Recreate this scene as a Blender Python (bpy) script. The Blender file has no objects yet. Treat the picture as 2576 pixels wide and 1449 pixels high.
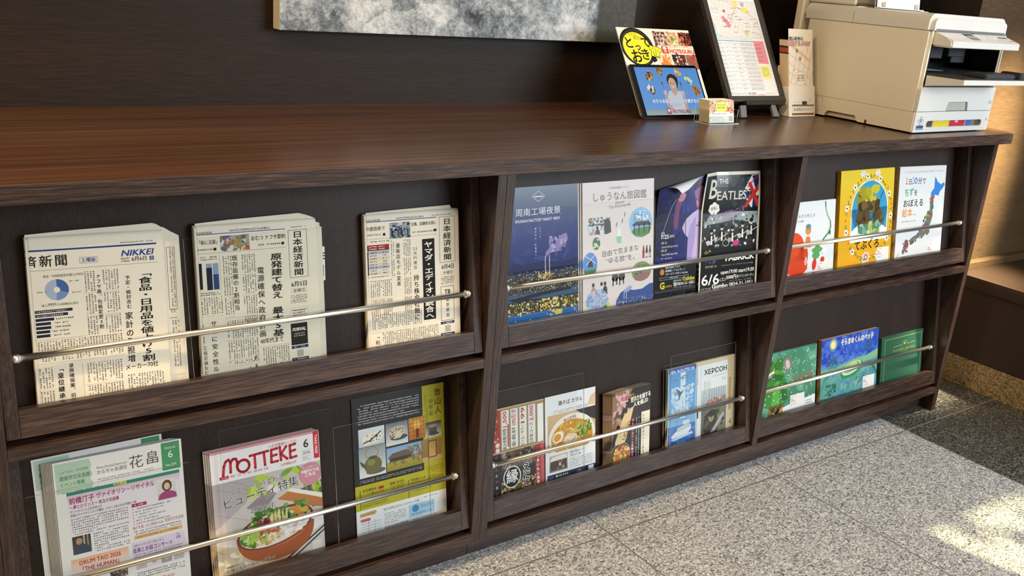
import bpy, bmesh, math, random
from mathutils import Vector, Matrix
R = random.Random(7)
SC = bpy.context.scene
COL = SC.collection

# ------------------------------------------------------------------ camera
cam_d = bpy.data.cameras.new('camera')
cam = bpy.data.objects.new('camera', cam_d)
COL.objects.link(cam)
SC.camera = cam
cam_d.sensor_fit = 'HORIZONTAL'
cam_d.sensor_width = 36.0
cam_d.lens = 36.0 * 2368.67 / 2576.0
cam_d.clip_start = 0.01
YAW, PITCH, ROLL = 0.6362, 0.3197, 0.0842
_f = Vector((math.sin(YAW) * math.cos(PITCH), math.cos(YAW) * math.cos(PITCH), -math.sin(PITCH)))
_r = Vector((math.cos(YAW), -math.sin(YAW), 0))
_u = _r.cross(_f)
_rr = _r * math.cos(ROLL) + _u * math.sin(ROLL)
_uu = -_r * math.sin(ROLL) + _u * math.cos(ROLL)
cam.matrix_world = Matrix(((_rr.x, _uu.x, -_f.x, -1.0285), (_rr.y, _uu.y, -_f.y, -1.4367),
                           (_rr.z, _uu.z, -_f.z, 1.2274), (0, 0, 0, 1)))

# ------------------------------------------------------------------ exposure, world, lights
SC.view_settings.view_transform = 'Standard'
SC.view_settings.look = 'None'
SC.view_settings.gamma = 1.0
SC.view_settings.use_curve_mapping = False
SC.view_settings.exposure = 0.0
SC.cycles.max_bounces = 7
SC.cycles.diffuse_bounces = 4
SC.cycles.glossy_bounces = 4
SC.cycles.transparent_max_bounces = 12
SC.cycles.caustics_reflective = False
SC.cycles.caustics_refractive = False
SC.cycles.sample_clamp_indirect = 4.0
SC.cycles.use_denoising = True
SC.cycles.use_adaptive_sampling = True
SC.cycles.adaptive_threshold = 0.02

world = bpy.data.worlds.new('world')
SC.world = world
world.use_nodes = True
world.node_tree.nodes['Background'].inputs[0].default_value = (0.62, 0.78, 1.0, 1)
world.node_tree.nodes['Background'].inputs[1].default_value = 0.35


def area_light(name, loc, target, size, size_y, power, color, shape='RECTANGLE', spread=math.pi):
    d = bpy.data.lights.new(name, 'AREA')
    d.shape = shape
    d.size = size
    if shape in ('RECTANGLE', 'ELLIPSE'):
        d.size_y = size_y
    d.energy = power
    d.color = color
    d.spread = spread
    o = bpy.data.objects.new(name, d)
    COL.objects.link(o)
    o.location = loc
    o.rotation_euler = (Vector(target) - Vector(loc)).to_track_quat('-Z', 'Y').to_euler()
    return o


# daylight through the big lobby window (front wall, on the right)
area_light('window_daylight', (2.9, -3.6, 1.85), (1.0, 0.2, 0.7), 2.6, 1.3, 190, (0.82, 0.91, 1.0))
# warm recessed ceiling lamps
for i, (lx, ly, pw) in enumerate(((-1.15, -0.55, 27), (-0.3, -1.7, 12), (-2.3, -0.5, 60), (0.3, -0.75, 10), (1.9, -1.0, 6))):
    area_light('downlight_glow', (lx, ly, 2.53), (lx, ly, 0), 0.16, 0.16, pw, (1.0, 0.72, 0.40), 'DISK')


def spot_light(name, loc, target, power, color, angle, blend, radius):
    d = bpy.data.lights.new(name, 'SPOT')
    d.energy = power
    d.color = color
    d.spot_size = math.radians(angle)
    d.spot_blend = blend
    d.shadow_soft_size = radius
    o = bpy.data.objects.new(name, d)
    COL.objects.link(o)
    o.location = loc
    o.rotation_euler = (Vector(target) - Vector(loc)).to_track_quat('-Z', 'Y').to_euler()
    return o


# wall washer over the bench alcove
spot_light('alcove_spot', (2.50, -0.60, 2.25), (1.98, 0.2, 0.53), 3300, (1.0, 0.80, 0.50), 22, 1.0, 0.05)
# low sun that reaches the floor between the leaves outside the window
sun_d = bpy.data.lights.new('sun', 'SUN')
sun_d.energy = 19.0
sun_d.angle = math.radians(0.5)
sun_d.color = (1.0, 0.82, 0.42)
sun = bpy.data.objects.new('sun', sun_d)
COL.objects.link(sun)
SUN_DIR = Vector((-0.60, 3.72, -2.38)).normalized()
sun.rotation_euler = SUN_DIR.to_track_quat('-Z', 'Y').to_euler()
sun.location = (4, -6, 4)

# ------------------------------------------------------------------ helpers


def lin(c):
    c = c / 255.0
    return c / 12.92 if c <= 0.04045 else ((c + 0.055) / 1.055) ** 2.4


_hc = {}


def hx(h):
    if not isinstance(h, str):
        return h
    if h not in _hc:
        s = h.lstrip('#')
        if len(s) == 3:
            s = ''.join(q * 2 for q in s)
        _hc[h] = (lin(int(s[0:2], 16)), lin(int(s[2:4], 16)), lin(int(s[4:6], 16)))
    return _hc[h]


def mix(a, b, t):
    a, b = hx(a), hx(b)
    return tuple(a[i] * (1 - t) + b[i] * t for i in range(3))


def tag(o, label=None, cat=None, group=None, kind=None):
    if label:
        o['label'] = label
    if cat:
        o['category'] = cat
    if group:
        o['group'] = group
    if kind:
        o['kind'] = kind
    return o


def empty(name, loc, label, cat, group=None, mat=None):
    o = bpy.data.objects.new(name, None)
    COL.objects.link(o)
    o.empty_display_size = 0.05
    if mat is not None:
        o.matrix_world = mat
    else:
        o.location = loc
    return tag(o, label, cat, group)


def link(name, me, parent=None, loc=None):
    o = bpy.data.objects.new(name, me)
    COL.objects.link(o)
    if parent is not None:
        o.parent = parent
    if loc is not None:
        o.location = loc
    return o


def finish(bm, name, mats, parent=None, origin=None, smooth=False):
    """bm holds coordinates in the parent's frame (or the world)"""
    if origin is not None:
        bmesh.ops.translate(bm, verts=bm.verts, vec=-Vector(origin))
    bmesh.ops.recalc_face_normals(bm, faces=bm.faces)
    me = bpy.data.meshes.new(name)
    bm.to_mesh(me)
    bm.free()
    for m in (mats if isinstance(mats, (list, tuple)) else [mats]):
        me.materials.append(m)
    if smooth:
        for p in me.polygons:
            p.use_smooth = True
    return link(name, me, parent, origin)


def bm_box(bm, x0, x1, y0, y1, z0, z1, bev=0.0, mi=0, xf=None):
    vs = [bm.verts.new((x, y, z)) for x in (x0, x1) for y in (y0, y1) for z in (z0, z1)]
    fs = []
    for idx in ((0, 1, 3, 2), (4, 6, 7, 5), (0, 4, 5, 1), (2, 3, 7, 6), (0, 2, 6, 4), (1, 5, 7, 3)):
        f = bm.faces.new([vs[i] for i in idx])
        f.material_index = mi
        fs.append(f)
    bmesh.ops.recalc_face_normals(bm, faces=fs)
    if bev > 0:
        es = list({e for f in fs for e in f.edges})
        r = bmesh.ops.bevel(bm, geom=es, offset=bev, segments=2, affect='EDGES', profile=0.7)
        for f in r['faces']:
            f.material_index = mi
        vs = list({v for f in bm.faces for v in f.verts if v in set(vs)} | {v for f in r['faces'] for v in f.verts} | {v for v in vs if v.is_valid})
    if xf is not None:
        for v in vs:
            if v.is_valid:
                v.co = xf(v.co)
    return vs


def box(name, x0, x1, y0, y1, z0, z1, m, parent=None, bev=0.0008, plocal=(0, 0, 0)):
    bm = bmesh.new()
    bm_box(bm, x0, x1, y0, y1, z0, z1, bev)
    p = Vector(plocal)
    o = finish(bm, name, m, parent, ((x0 + x1) / 2, (y0 + y1) / 2, (z0 + z1) / 2))
    o.location = o.location - p
    return o


def bm_prism(bm, pts, axis, a0, a1, mi=0):
    """extrude a 2D outline: axis 'y' -> pts are (x, z); 'x' -> pts are (y, z); 'z' -> (x, y)"""
    def mk(p, a):
        if axis == 'y':
            return (p[0], a, p[1])
        if axis == 'x':
            return (a, p[0], p[1])
        return (p[0], p[1], a)
    A = [bm.verts.new(mk(p, a0)) for p in pts]
    B = [bm.verts.new(mk(p, a1)) for p in pts]
    n = len(pts)
    fs = [bm.faces.new(A), bm.faces.new(B[::-1])]
    for i in range(n):
        fs.append(bm.faces.new((A[i], B[i], B[(i + 1) % n], A[(i + 1) % n])))
    for f in fs:
        f.material_index = mi
    return A + B


def bm_tube(bm, a, b, r, n=16, mi=0):
    a, b = Vector(a), Vector(b)
    d = (b - a).normalized()
    s = d.orthogonal().normalized()
    t = d.cross(s)
    A = [bm.verts.new(a + (s * math.cos(k * math.tau / n) + t * math.sin(k * math.tau / n)) * r) for k in range(n)]
    B = [bm.verts.new(b + (s * math.cos(k * math.tau / n) + t * math.sin(k * math.tau / n)) * r) for k in range(n)]
    for k in range(n):
        f = bm.faces.new((A[k], A[(k + 1) % n], B[(k + 1) % n], B[k]))
        f.smooth = True
        f.material_index = mi
    for f in (bm.faces.new(A[::-1]), bm.faces.new(B)):
        f.material_index = mi


# ------------------------------------------------------------------ materials
def new_mat(name):
    m = bpy.data.materials.new(name)
    m.use_nodes = True
    nt = m.node_tree
    return m, nt, nt.nodes['Principled BSDF']


def node(nt, t, **kw):
    n = nt.nodes.new(t)
    for k, v in kw.items():
        if k in n.inputs:
            n.inputs[k].default_value = v
        else:
            setattr(n, k, v)
    return n


def plain(name, col, rough=0.5, metal=0.0, spec=0.5, var=0.0):
    m, nt, b = new_mat(name)
    c = hx(col)
    b.inputs['Base Color'].default_value = (*c, 1)
    b.inputs['Roughness'].default_value = rough
    b.inputs['Metallic'].default_value = metal
    b.inputs['Specular IOR Level'].default_value = spec
    if var > 0:
        tc = node(nt, 'ShaderNodeTexCoord')
        nz = node(nt, 'ShaderNodeTexNoise', Scale=60.0, Detail=4.0)
        nt.links.new(tc.outputs['Object'], nz.inputs['Vector'])
        rp = node(nt, 'ShaderNodeValToRGB')
        rp.color_ramp.elements[0].color = (*[v * (1 - var) for v in c], 1)
        rp.color_ramp.elements[1].color = (*[min(1, v * (1 + var)) for v in c], 1)
        nt.links.new(nz.outputs['Fac'], rp.inputs['Fac'])
        nt.links.new(rp.outputs['Color'], b.inputs['Base Color'])
    return m


def ramp(nt, stops):
    r = node(nt, 'ShaderNodeValToRGB')
    e = r.color_ramp.elements
    while len(e) < len(stops):
        e.new(0.5)
    for el, (p, c) in zip(e, stops):
        el.position = p
        el.color = (*hx(c), 1)
    return r


def wood(name, dark, base, light, axis, rough=0.42, across=240.0, along=5.0, bump=0.12, contrast=(0.30, 0.52, 0.72), broad=14.0, spec=0.5):
    """laminate wood with grain running along the given world axis"""
    m, nt, b = new_mat(name)
    L = nt.links
    tc = node(nt, 'ShaderNodeNewGeometry')
    sc = [across, across, across]
    sc['xyz'.index(axis)] = along
    mp = node(nt, 'ShaderNodeMapping')
    mp.inputs['Scale'].default_value = sc
    L.new(tc.outputs['Position'], mp.inputs['Vector'])
    n1 = node(nt, 'ShaderNodeTexNoise', Scale=1.0, Detail=3.0, Roughness=0.55, Distortion=0.6)
    L.new(mp.outputs['Vector'], n1.inputs['Vector'])
    mp2 = node(nt, 'ShaderNodeMapping')
    s2 = [broad] * 3
    s2['xyz'.index(axis)] = 0.6
    mp2.inputs['Scale'].default_value = s2
    L.new(tc.outputs['Position'], mp2.inputs['Vector'])
    n2 = node(nt, 'ShaderNodeTexNoise', Scale=1.0, Detail=2.0)
    L.new(mp2.outputs['Vector'], n2.inputs['Vector'])
    mx = node(nt, 'ShaderNodeMath', operation='MULTIPLY_ADD')
    L.new(n2.outputs['Fac'], mx.inputs[0])
    mx.inputs[1].default_value = 0.30
    sub = node(nt, 'ShaderNodeMath', operation='MULTIPLY')
    L.new(n1.outputs['Fac'], sub.inputs[0])
    sub.inputs[1].default_value = 0.70
    L.new(sub.outputs[0], mx.inputs[2])
    rp = ramp(nt, [(contrast[0], dark), (contrast[1], base), (contrast[2], light)])
    L.new(mx.outputs[0], rp.inputs['Fac'])
    L.new(rp.outputs['Color'], b.inputs['Base Color'])
    b.inputs['Roughness'].default_value = rough
    b.inputs['Specular IOR Level'].default_value = spec
    bp = node(nt, 'ShaderNodeBump', Strength=bump, Distance=0.001)
    L.new(n1.outputs['Fac'], bp.inputs['Height'])
    L.new(bp.outputs['Normal'], b.inputs['Normal'])
    return m


W_DK, W_BS, W_LT = '#190f0c', '#33241f', '#54413a'
M_wood_x = wood('dark_wood_horizontal', W_DK, W_BS, W_LT, 'x', contrast=(0.36, 0.49, 0.63), across=430, along=16, rough=0.34)
M_wood_z = wood('dark_wood_vertical', W_DK, W_BS, W_LT, 'z', contrast=(0.34, 0.49, 0.68), across=430, along=14, rough=0.40)
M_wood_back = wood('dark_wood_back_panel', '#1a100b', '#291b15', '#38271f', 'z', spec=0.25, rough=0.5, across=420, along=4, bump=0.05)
M_wood_top = wood('walnut_laminate_top', '#38241a', '#4b3122', '#5e412f', 'x', rough=0.27, across=70, along=1.2, bump=0.015, broad=9, contrast=(0.34, 0.5, 0.66))
M_wood_y = wood('dark_wood_depth', W_DK, W_BS, W_LT, 'y', across=300, along=9)
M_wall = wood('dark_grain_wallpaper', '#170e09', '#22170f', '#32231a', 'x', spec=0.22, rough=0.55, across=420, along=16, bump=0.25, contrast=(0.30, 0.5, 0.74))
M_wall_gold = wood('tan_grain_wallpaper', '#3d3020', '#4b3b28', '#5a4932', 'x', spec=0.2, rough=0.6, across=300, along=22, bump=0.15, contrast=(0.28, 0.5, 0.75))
M_plaster = plain('ceiling_white', '#d9d4c8', 0.8, var=0.03)
M_chrome = plain('polished_chrome', '#f0f0ec', 0.32, 1.0)
M_steel = plain('brushed_steel', '#b8b8b6', 0.28, 1.0)
M_black = plain('black_plastic', '#141414', 0.38, var=0.05)
M_dkgrey = plain('dark_grey_plastic', '#37383b', 0.42, var=0.05)
M_greyp = plain('grey_plastic', '#6c6d70', 0.4, var=0.04)
M_white_pl = plain('printer_white_plastic', '#d8d7d3', 0.33, var=0.015)
M_white_tex = plain('printer_white_matte', '#e6e0d0', 0.5, var=0.02)
M_seam = plain('shadow_gap_plastic', '#4a463f', 0.6, var=0.05)
M_page = plain('paper_edges', '#ded2b4', 0.9, var=0.12)
M_paper = plain('white_paper', '#eceae5', 0.75, var=0.015)
M_news = plain('newsprint', '#dfd8c6', 0.9, var=0.03)
M_leather = plain('dark_bench_leather', '#2a1e1c', 0.55, var=0.15)
M_leather_top = plain('bench_leather_lit', '#2e2218', 0.42, var=0.08)
M_framewood = wood('charcoal_frame_wood', '#211d1a', '#35302b', '#4a433b', 'z', across=260, along=8, rough=0.38)
M_easel = plain('black_easel_paint', '#1c1b1c', 0.3, var=0.08)
M_glow = plain('lamp_trim_white', '#e8e4da', 0.5, var=0.02)
M_leaf = plain('leaf_green', '#3f6a2c', 0.6, var=0.3)
M_greyframe = plain('window_frame_grey', '#5c5c5e', 0.4, var=0.05)


def print_mat(name, rough, spec=0.5):
    m, nt, b = new_mat(name)
    at = node(nt, 'ShaderNodeVertexColor', layer_name='Ink')
    tc = node(nt, 'ShaderNodeTexCoord')
    nz = node(nt, 'ShaderNodeTexNoise', Scale=700.0, Detail=2.0)
    nt.links.new(tc.outputs['Object'], nz.inputs['Vector'])
    mp = node(nt, 'ShaderNodeMapRange')
    mp.inputs['To Min'].default_value = 0.94
    mp.inputs['To Max'].default_value = 1.04
    nt.links.new(nz.outputs['Fac'], mp.inputs['Value'])
    mu = node(nt, 'ShaderNodeVectorMath', operation='SCALE')
    nt.links.new(at.outputs['Color'], mu.inputs[0])
    nt.links.new(mp.outputs['Result'], mu.inputs['Scale'])
    nt.links.new(mu.outputs[0], b.inputs['Base Color'])
    b.inputs['Roughness'].default_value = rough
    b.inputs['Specular IOR Level'].default_value = spec
    return m


M_ink_news = print_mat('ink_on_newsprint', 0.9, 0.2)
M_ink = print_mat('ink_on_coated_paper', 0.42, 0.4)
M_ink_gloss = print_mat('ink_on_glossy_cover', 0.22, 0.5)


def screen_mat():
    m, nt, b = new_mat('tablet_screen_light')
    at = node(nt, 'ShaderNodeVertexColor', layer_name='Ink')
    b.inputs['Base Color'].default_value = (0.01, 0.01, 0.012, 1)
    b.inputs['Roughness'].default_value = 0.15
    nt.links.new(at.outputs['Color'], b.inputs['Emission Color'])
    b.inputs['Emission Strength'].default_value = 0.85
    return m


M_screen = screen_mat()


def clear_mat(name, tint, gloss, rough=0.03):
    m, nt, b = new_mat(name)
    nt.nodes.remove(b)
    out = nt.nodes['Material Output']
    tr = node(nt, 'ShaderNodeBsdfTransparent')
    tr.inputs['Color'].default_value = (*tint, 1)
    gl = node(nt, 'ShaderNodeBsdfGlossy')
    gl.inputs['Roughness'].default_value = rough
    fr = node(nt, 'ShaderNodeFresnel', IOR=gloss)
    ms = node(nt, 'ShaderNodeMixShader')
    nt.links.new(fr.outputs[0], ms.inputs[0])
    nt.links.new(tr.outputs[0], ms.inputs[1])
    nt.links.new(gl.outputs[0], ms.inputs[2])
    nt.links.new(ms.outputs[0], out.inputs['Surface'])
    return m


M_clear = clear_mat('clear_acrylic', (0.97, 0.98, 0.98), 1.12)
M_clear_edge = plain('acrylic_polished_edge', '#dfe6e6', 0.2)
M_glass = clear_mat('window_glass', (0.95, 0.97, 0.97), 1.35)


def granite(name, cols, scale, rough, joints=None, spec=0.5, stretch=1.5):
    m, nt, b = new_mat(name)
    L = nt.links
    g = node(nt, 'ShaderNodeNewGeometry')
    nz = node(nt, 'ShaderNodeTexNoise', Scale=90.0, Detail=2.0)
    L.new(g.outputs['Position'], nz.inputs['Vector'])
    wob = node(nt, 'ShaderNodeVectorMath', operation='SCALE')
    wob.inputs['Scale'].default_value = 0.012
    L.new(nz.outputs['Color'], wob.inputs[0])
    ad = node(nt, 'ShaderNodeVectorMath', operation='ADD')
    L.new(g.outputs['Position'], ad.inputs[0])
    L.new(wob.outputs[0], ad.inputs[1])
    mp = node(nt, 'ShaderNodeMapping')
    mp.inputs['Scale'].default_value = (scale, scale * stretch, scale)
    L.new(ad.outputs[0], mp.inputs['Vector'])
    vo = node(nt, 'ShaderNodeTexVoronoi', Scale=1.0)
    L.new(mp.outputs[0], vo.inputs['Vector'])
    sep = node(nt, 'ShaderNodeSeparateColor')
    L.new(vo.outputs['Color'], sep.inputs[0])
    rp = ramp(nt, cols)
    rp.color_ramp.interpolation = 'CONSTANT'
    L.new(sep.outputs[0], rp.inputs['Fac'])
    n2 = node(nt, 'ShaderNodeTexNoise', Scale=400.0, Detail=3.0)
    L.new(g.outputs['Position'], n2.inputs['Vector'])
    mr = node(nt, 'ShaderNodeMapRange')
    mr.inputs['To Min'].default_value = 0.72
    mr.inputs['To Max'].default_value = 1.25
    L.new(n2.outputs['Fac'], mr.inputs['Value'])
    mu = node(nt, 'ShaderNodeVectorMath', operation='SCALE')
    L.new(rp.outputs['Color'], mu.inputs[0])
    L.new(mr.outputs[0], mu.inputs['Scale'])
    last = mu.outputs[0]
    if joints:
        x0, y0, pitch, jw, jc = joints
        sx = node(nt, 'ShaderNodeSeparateXYZ')
        L.new(g.outputs['Position'], sx.inputs[0])
        masks = []
        for ch, o0 in ((0, x0), (1, y0)):
            a = node(nt, 'ShaderNodeMath', operation='SUBTRACT')
            L.new(sx.outputs[ch], a.inputs[0])
            a.inputs[1].default_value = o0 - pitch / 2
            w = node(nt, 'ShaderNodeMath', operation='FLOORED_MODULO')
            L.new(a.outputs[0], w.inputs[0])
            w.inputs[1].default_value = pitch
            c = node(nt, 'ShaderNodeMath', operation='COMPARE')
            L.new(w.outputs[0], c.inputs[0])
            c.inputs[1].default_value = pitch / 2
            c.inputs[2].default_value = jw / 2
            masks.append(c)
        mxm = node(nt, 'ShaderNodeMath', operation='MAXIMUM')
        L.new(masks[0].outputs[0], mxm.inputs[0])
        L.new(masks[1].outputs[0], mxm.inputs[1])
        mc = node(nt, 'ShaderNodeMix', data_type='RGBA')
        L.new(mxm.outputs[0], mc.inputs['Factor'])
        L.new(last, mc.inputs[6])
        mc.inputs[7].default_value = (*hx(jc), 1)
        last = mc.outputs[2]
    L.new(last, b.inputs['Base Color'])
    b.inputs['Roughness'].default_value = rough
    b.inputs['Specular IOR Level'].default_value = spec
    return m


JT = (0.343, -0.049, 0.6003, 0.004)
M_gran_lt = granite('light_grey_granite', [(0.0, '#595c60'), (0.10, '#83868a'), (0.30, '#a3a6a9'), (0.52, '#b9bcbf'), (0.72, '#a09f9f'), (0.80, '#d4d6d7')],
                    235, 0.38, JT + ('#6f6d6a',))
M_gran_dk = granite('dark_grey_granite', [(0.0, '#222423'), (0.25, '#3d3f3e'), (0.5, '#525453'), (0.75, '#686a68'), (0.9, '#868783')],
                    190, 0.4, JT + ('#8a8882',), stretch=2.2)
M_gran_gold = granite('tan_speckled_granite', [(0.0, '#5f5038'), (0.12, '#7d6c4e'), (0.34, '#938261'), (0.62, '#a39373'), (0.86, '#b3a587')], 250, 0.45, stretch=1.0)


def canvas_mat():
    m, nt, b = new_mat('abstract_grey_canvas_paint')
    L = nt.links
    g = node(nt, 'ShaderNodeNewGeometry')
    # broad patches
    mp = node(nt, 'ShaderNodeMapping')
    mp.inputs['Scale'].default_value = (5.5, 5.5, 9)
    L.new(g.outputs['Position'], mp.inputs['Vector'])
    vo = node(nt, 'ShaderNodeTexVoronoi', Scale=1.0, distance='CHEBYCHEV')
    L.new(mp.outputs[0], vo.inputs['Vector'])
    sp = node(nt, 'ShaderNodeSeparateColor')
    L.new(vo.outputs['Color'], sp.inputs[0])
    n1 = node(nt, 'ShaderNodeTexNoise', Scale=9.0, Detail=6.0, Roughness=0.7)
    L.new(g.outputs['Position'], n1.inputs['Vector'])
    n2 = node(nt, 'ShaderNodeTexNoise', Scale=70.0, Detail=8.0, Roughness=0.72, Distortion=0.9)
    L.new(g.outputs['Position'], n2.inputs['Vector'])
    a1 = node(nt, 'ShaderNodeMath', operation='MULTIPLY_ADD')
    L.new(sp.outputs[0], a1.inputs[0])
    a1.inputs[1].default_value = 0.16
    L.new(n1.outputs['Fac'], a1.inputs[2])
    a2 = node(nt, 'ShaderNodeMath', operation='MULTIPLY_ADD')
    L.new(n2.outputs['Fac'], a2.inputs[0])
    a2.inputs[1].default_value = 0.62
    L.new(a1.outputs[0], a2.inputs[2])
    rp = ramp(nt, [(0.60, '#343a40'), (0.74, '#7a838b'), (0.86, '#b3bac0'), (1.0, '#e6e8ea')])
    sc = node(nt, 'ShaderNodeMath', operation='MULTIPLY')
    sc.inputs[1].default_value = 0.98
    L.new(a2.outputs[0], sc.inputs[0])
    L.new(sc.outputs[0], rp.inputs['Fac'])
    # dark painted band at the right end
    sx = node(nt, 'ShaderNodeSeparateXYZ')
    L.new(g.outputs['Position'], sx.inputs[0])
    mr = node(nt, 'ShaderNodeMapRange')
    mr.inputs['From Min'].default_value = 0.685
    mr.inputs['From Max'].default_value = 0.705
    L.new(sx.outputs[0], mr.inputs['Value'])
    rp2 = ramp(nt, [(0.3, '#24292b'), (0.6, '#3c4140'), (0.9, '#4f4c46')])
    L.new(a2.outputs[0], rp2.inputs['Fac'])
    mc = node(nt, 'ShaderNodeMix', data_type='RGBA')
    L.new(mr.outputs[0], mc.inputs['Factor'])
    L.new(rp.outputs['Color'], mc.inputs[6])
    L.new(rp2.outputs['Color'], mc.inputs[7])
    L.new(mc.outputs[2], b.inputs['Base Color'])
    b.inputs['Roughness'].default_value = 0.5
    bp = node(nt, 'ShaderNodeBump', Strength=0.9, Distance=0.004)
    L.new(n2.outputs['Fac'], bp.inputs['Height'])
    L.new(bp.outputs['Normal'], b.inputs['Normal'])
    return m


M_canvas = canvas_mat()
M_canvas_side = plain('unpainted_canvas_side', '#cdc7ba', 0.8, var=0.05)

# ------------------------------------------------------------------ the room
HC = 0.902           # counter height
YW = 0.6566          # main wall plane


def quad_obj(name, corners, m, kind='structure'):
    bm = bmesh.new()
    bm.faces.new([bm.verts.new(c) for c in corners])
    o = finish(bm, name, m)
    if kind:
        o['kind'] = kind
    return o


bm = bmesh.new()
bm_box(bm, -4.0, 1.5437, -4.2, 0.75, -0.05, 0.0)
o = finish(bm, 'floor', M_gran_lt)
o['kind'] = 'structure'
bm = bmesh.new()
bm_box(bm, 1.5437, 5.4, -4.2, 0.75, -0.05, 0.0)
o = finish(bm, 'trim_1', M_gran_dk)
o['kind'] = 'structure'
bm = bmesh.new()
bm_box(bm, -4.0, 5.4, -4.2, 0.75, 2.6, 2.7)
finish(bm, 'ceiling', M_plaster)['kind'] = 'structure'
bm = bmesh.new()
bm_box(bm, -4.1, 1.866, YW, YW + 0.12, 0, 2.6)
finish(bm, 'wall_back', M_wall)['kind'] = 'structure'
# projecting wall beside the counter: dark side, tan front
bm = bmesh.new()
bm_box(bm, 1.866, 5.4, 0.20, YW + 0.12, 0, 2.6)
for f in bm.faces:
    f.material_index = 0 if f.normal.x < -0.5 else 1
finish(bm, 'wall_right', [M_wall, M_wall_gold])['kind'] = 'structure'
bm = bmesh.new()
bm_box(bm, -4.1, -4.0, -4.2, YW, 0, 2.6)
finish(bm, 'wall_left', M_wall)['kind'] = 'structure'
bm = bmesh.new()
bm_box(bm, 2.65, 2.77, -1.05, 0.1995, 0, 2.6)
finish(bm, 'wall_side', M_wall_gold)['kind'] = 'structure'
bm = bmesh.new()
bm_box(bm, 5.4, 5.5, -4.2, YW, 0, 2.6)
finish(bm, 'wall_end', M_plaster)['kind'] = 'structure'
# front wall with the window opening
bm = bmesh.new()
for b_ in ((-4.0, 1.6, 0, 2.6), (4.9, 5.4, 0, 2.6), (1.6, 4.9, 0, 0.35), (1.6, 4.9, 2.45, 2.6)):
    bm_box(bm, b_[0], b_[1], -4.2, -4.08, b_[2], b_[3])
finish(bm, 'wall_front', M_plaster)['kind'] = 'structure'
bm = bmesh.new()
for x in (1.6, 2.68, 3.76, 4.84):
    bm_box(bm, x, x + 0.06, -4.17, -4.11, 0.35, 2.45)
for z in (0.35, 2.39):
    bm_box(bm, 1.6, 4.9, -4.17, -4.11, z, z + 0.06)
wf = finish(bm, 'window_1', M_greyframe)
wf['kind'] = 'structure'
bm = bmesh.new()
bm_box(bm, 1.66, 4.84, -4.145, -4.135, 0.41, 2.39)
finish(bm, 'window_glass', M_glass, wf)

# ------------------------------------------------------------------ corner bench
bench = empty('corner_bench', (2.055, -0.4, 0), 'dark leather corner bench on a speckled stone plinth at the right edge', 'bench')
BL = (2.055, -0.4, 0)
box('stone_plinth', 2.055, 2.648, -1.05, 0.198, 0.0, 0.100, M_gran_gold, bench, 0.002, BL)
box('bench_base', 2.060, 2.648, -1.05, 0.198, 0.100, 0.345, M_leather, bench, 0.004, BL)
bm = bmesh.new()
bm_box(bm, 2.040, 2.648, -1.05, 0.170, 0.345, 0.390, 0.012)
for f in bm.faces:
    f.material_index = 1 if f.normal.z > 0.6 else 0  # pad top: browner copy of the dark leather, the light put into its colour
s_ = finish(bm, 'seat_pad', [M_leather, M_leather_top], bench, (2.34, -0.5, 0.345))
s_.location -= Vector(BL)
tr = box('trim_2', 2.030, 2.648, 0.170, 0.199, 0.385, 0.412, M_wall_gold, None, 0.003)
tr['kind'] = 'structure'

# ------------------------------------------------------------------ magazine rack cabinets
TH = math.radians(9.7)
ST, CT = math.sin(TH), math.cos(TH)
NV, TV = Vector((0, CT, -ST)), Vector((0, ST, CT))
TP = {1: Vector((0, 0.006, 0.5045)), 0: Vector((0, 0.006, 0.0955))}


def tray(up, X, d, v):
    p = TP[up] + NV * d + TV * v
    return Vector((X, p.y, p.z))


def tray_box(name, up, x0, x1, d0, d1, v0, v1, m, parent, ploc, bev=0.0008):
    bm = bmesh.new()
    bm_box(bm, x0, x1, d0, d1, v0, v1, bev)
    for v in bm.verts:
        v.co = tray(up, v.co.x, v.co.y, v.co.z)
    o = finish(bm, name, m, parent, tray(up, (x0 + x1) / 2, (d0 + d1) / 2, (v0 + v1) / 2))
    o.location -= Vector(ploc)
    return o


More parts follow.
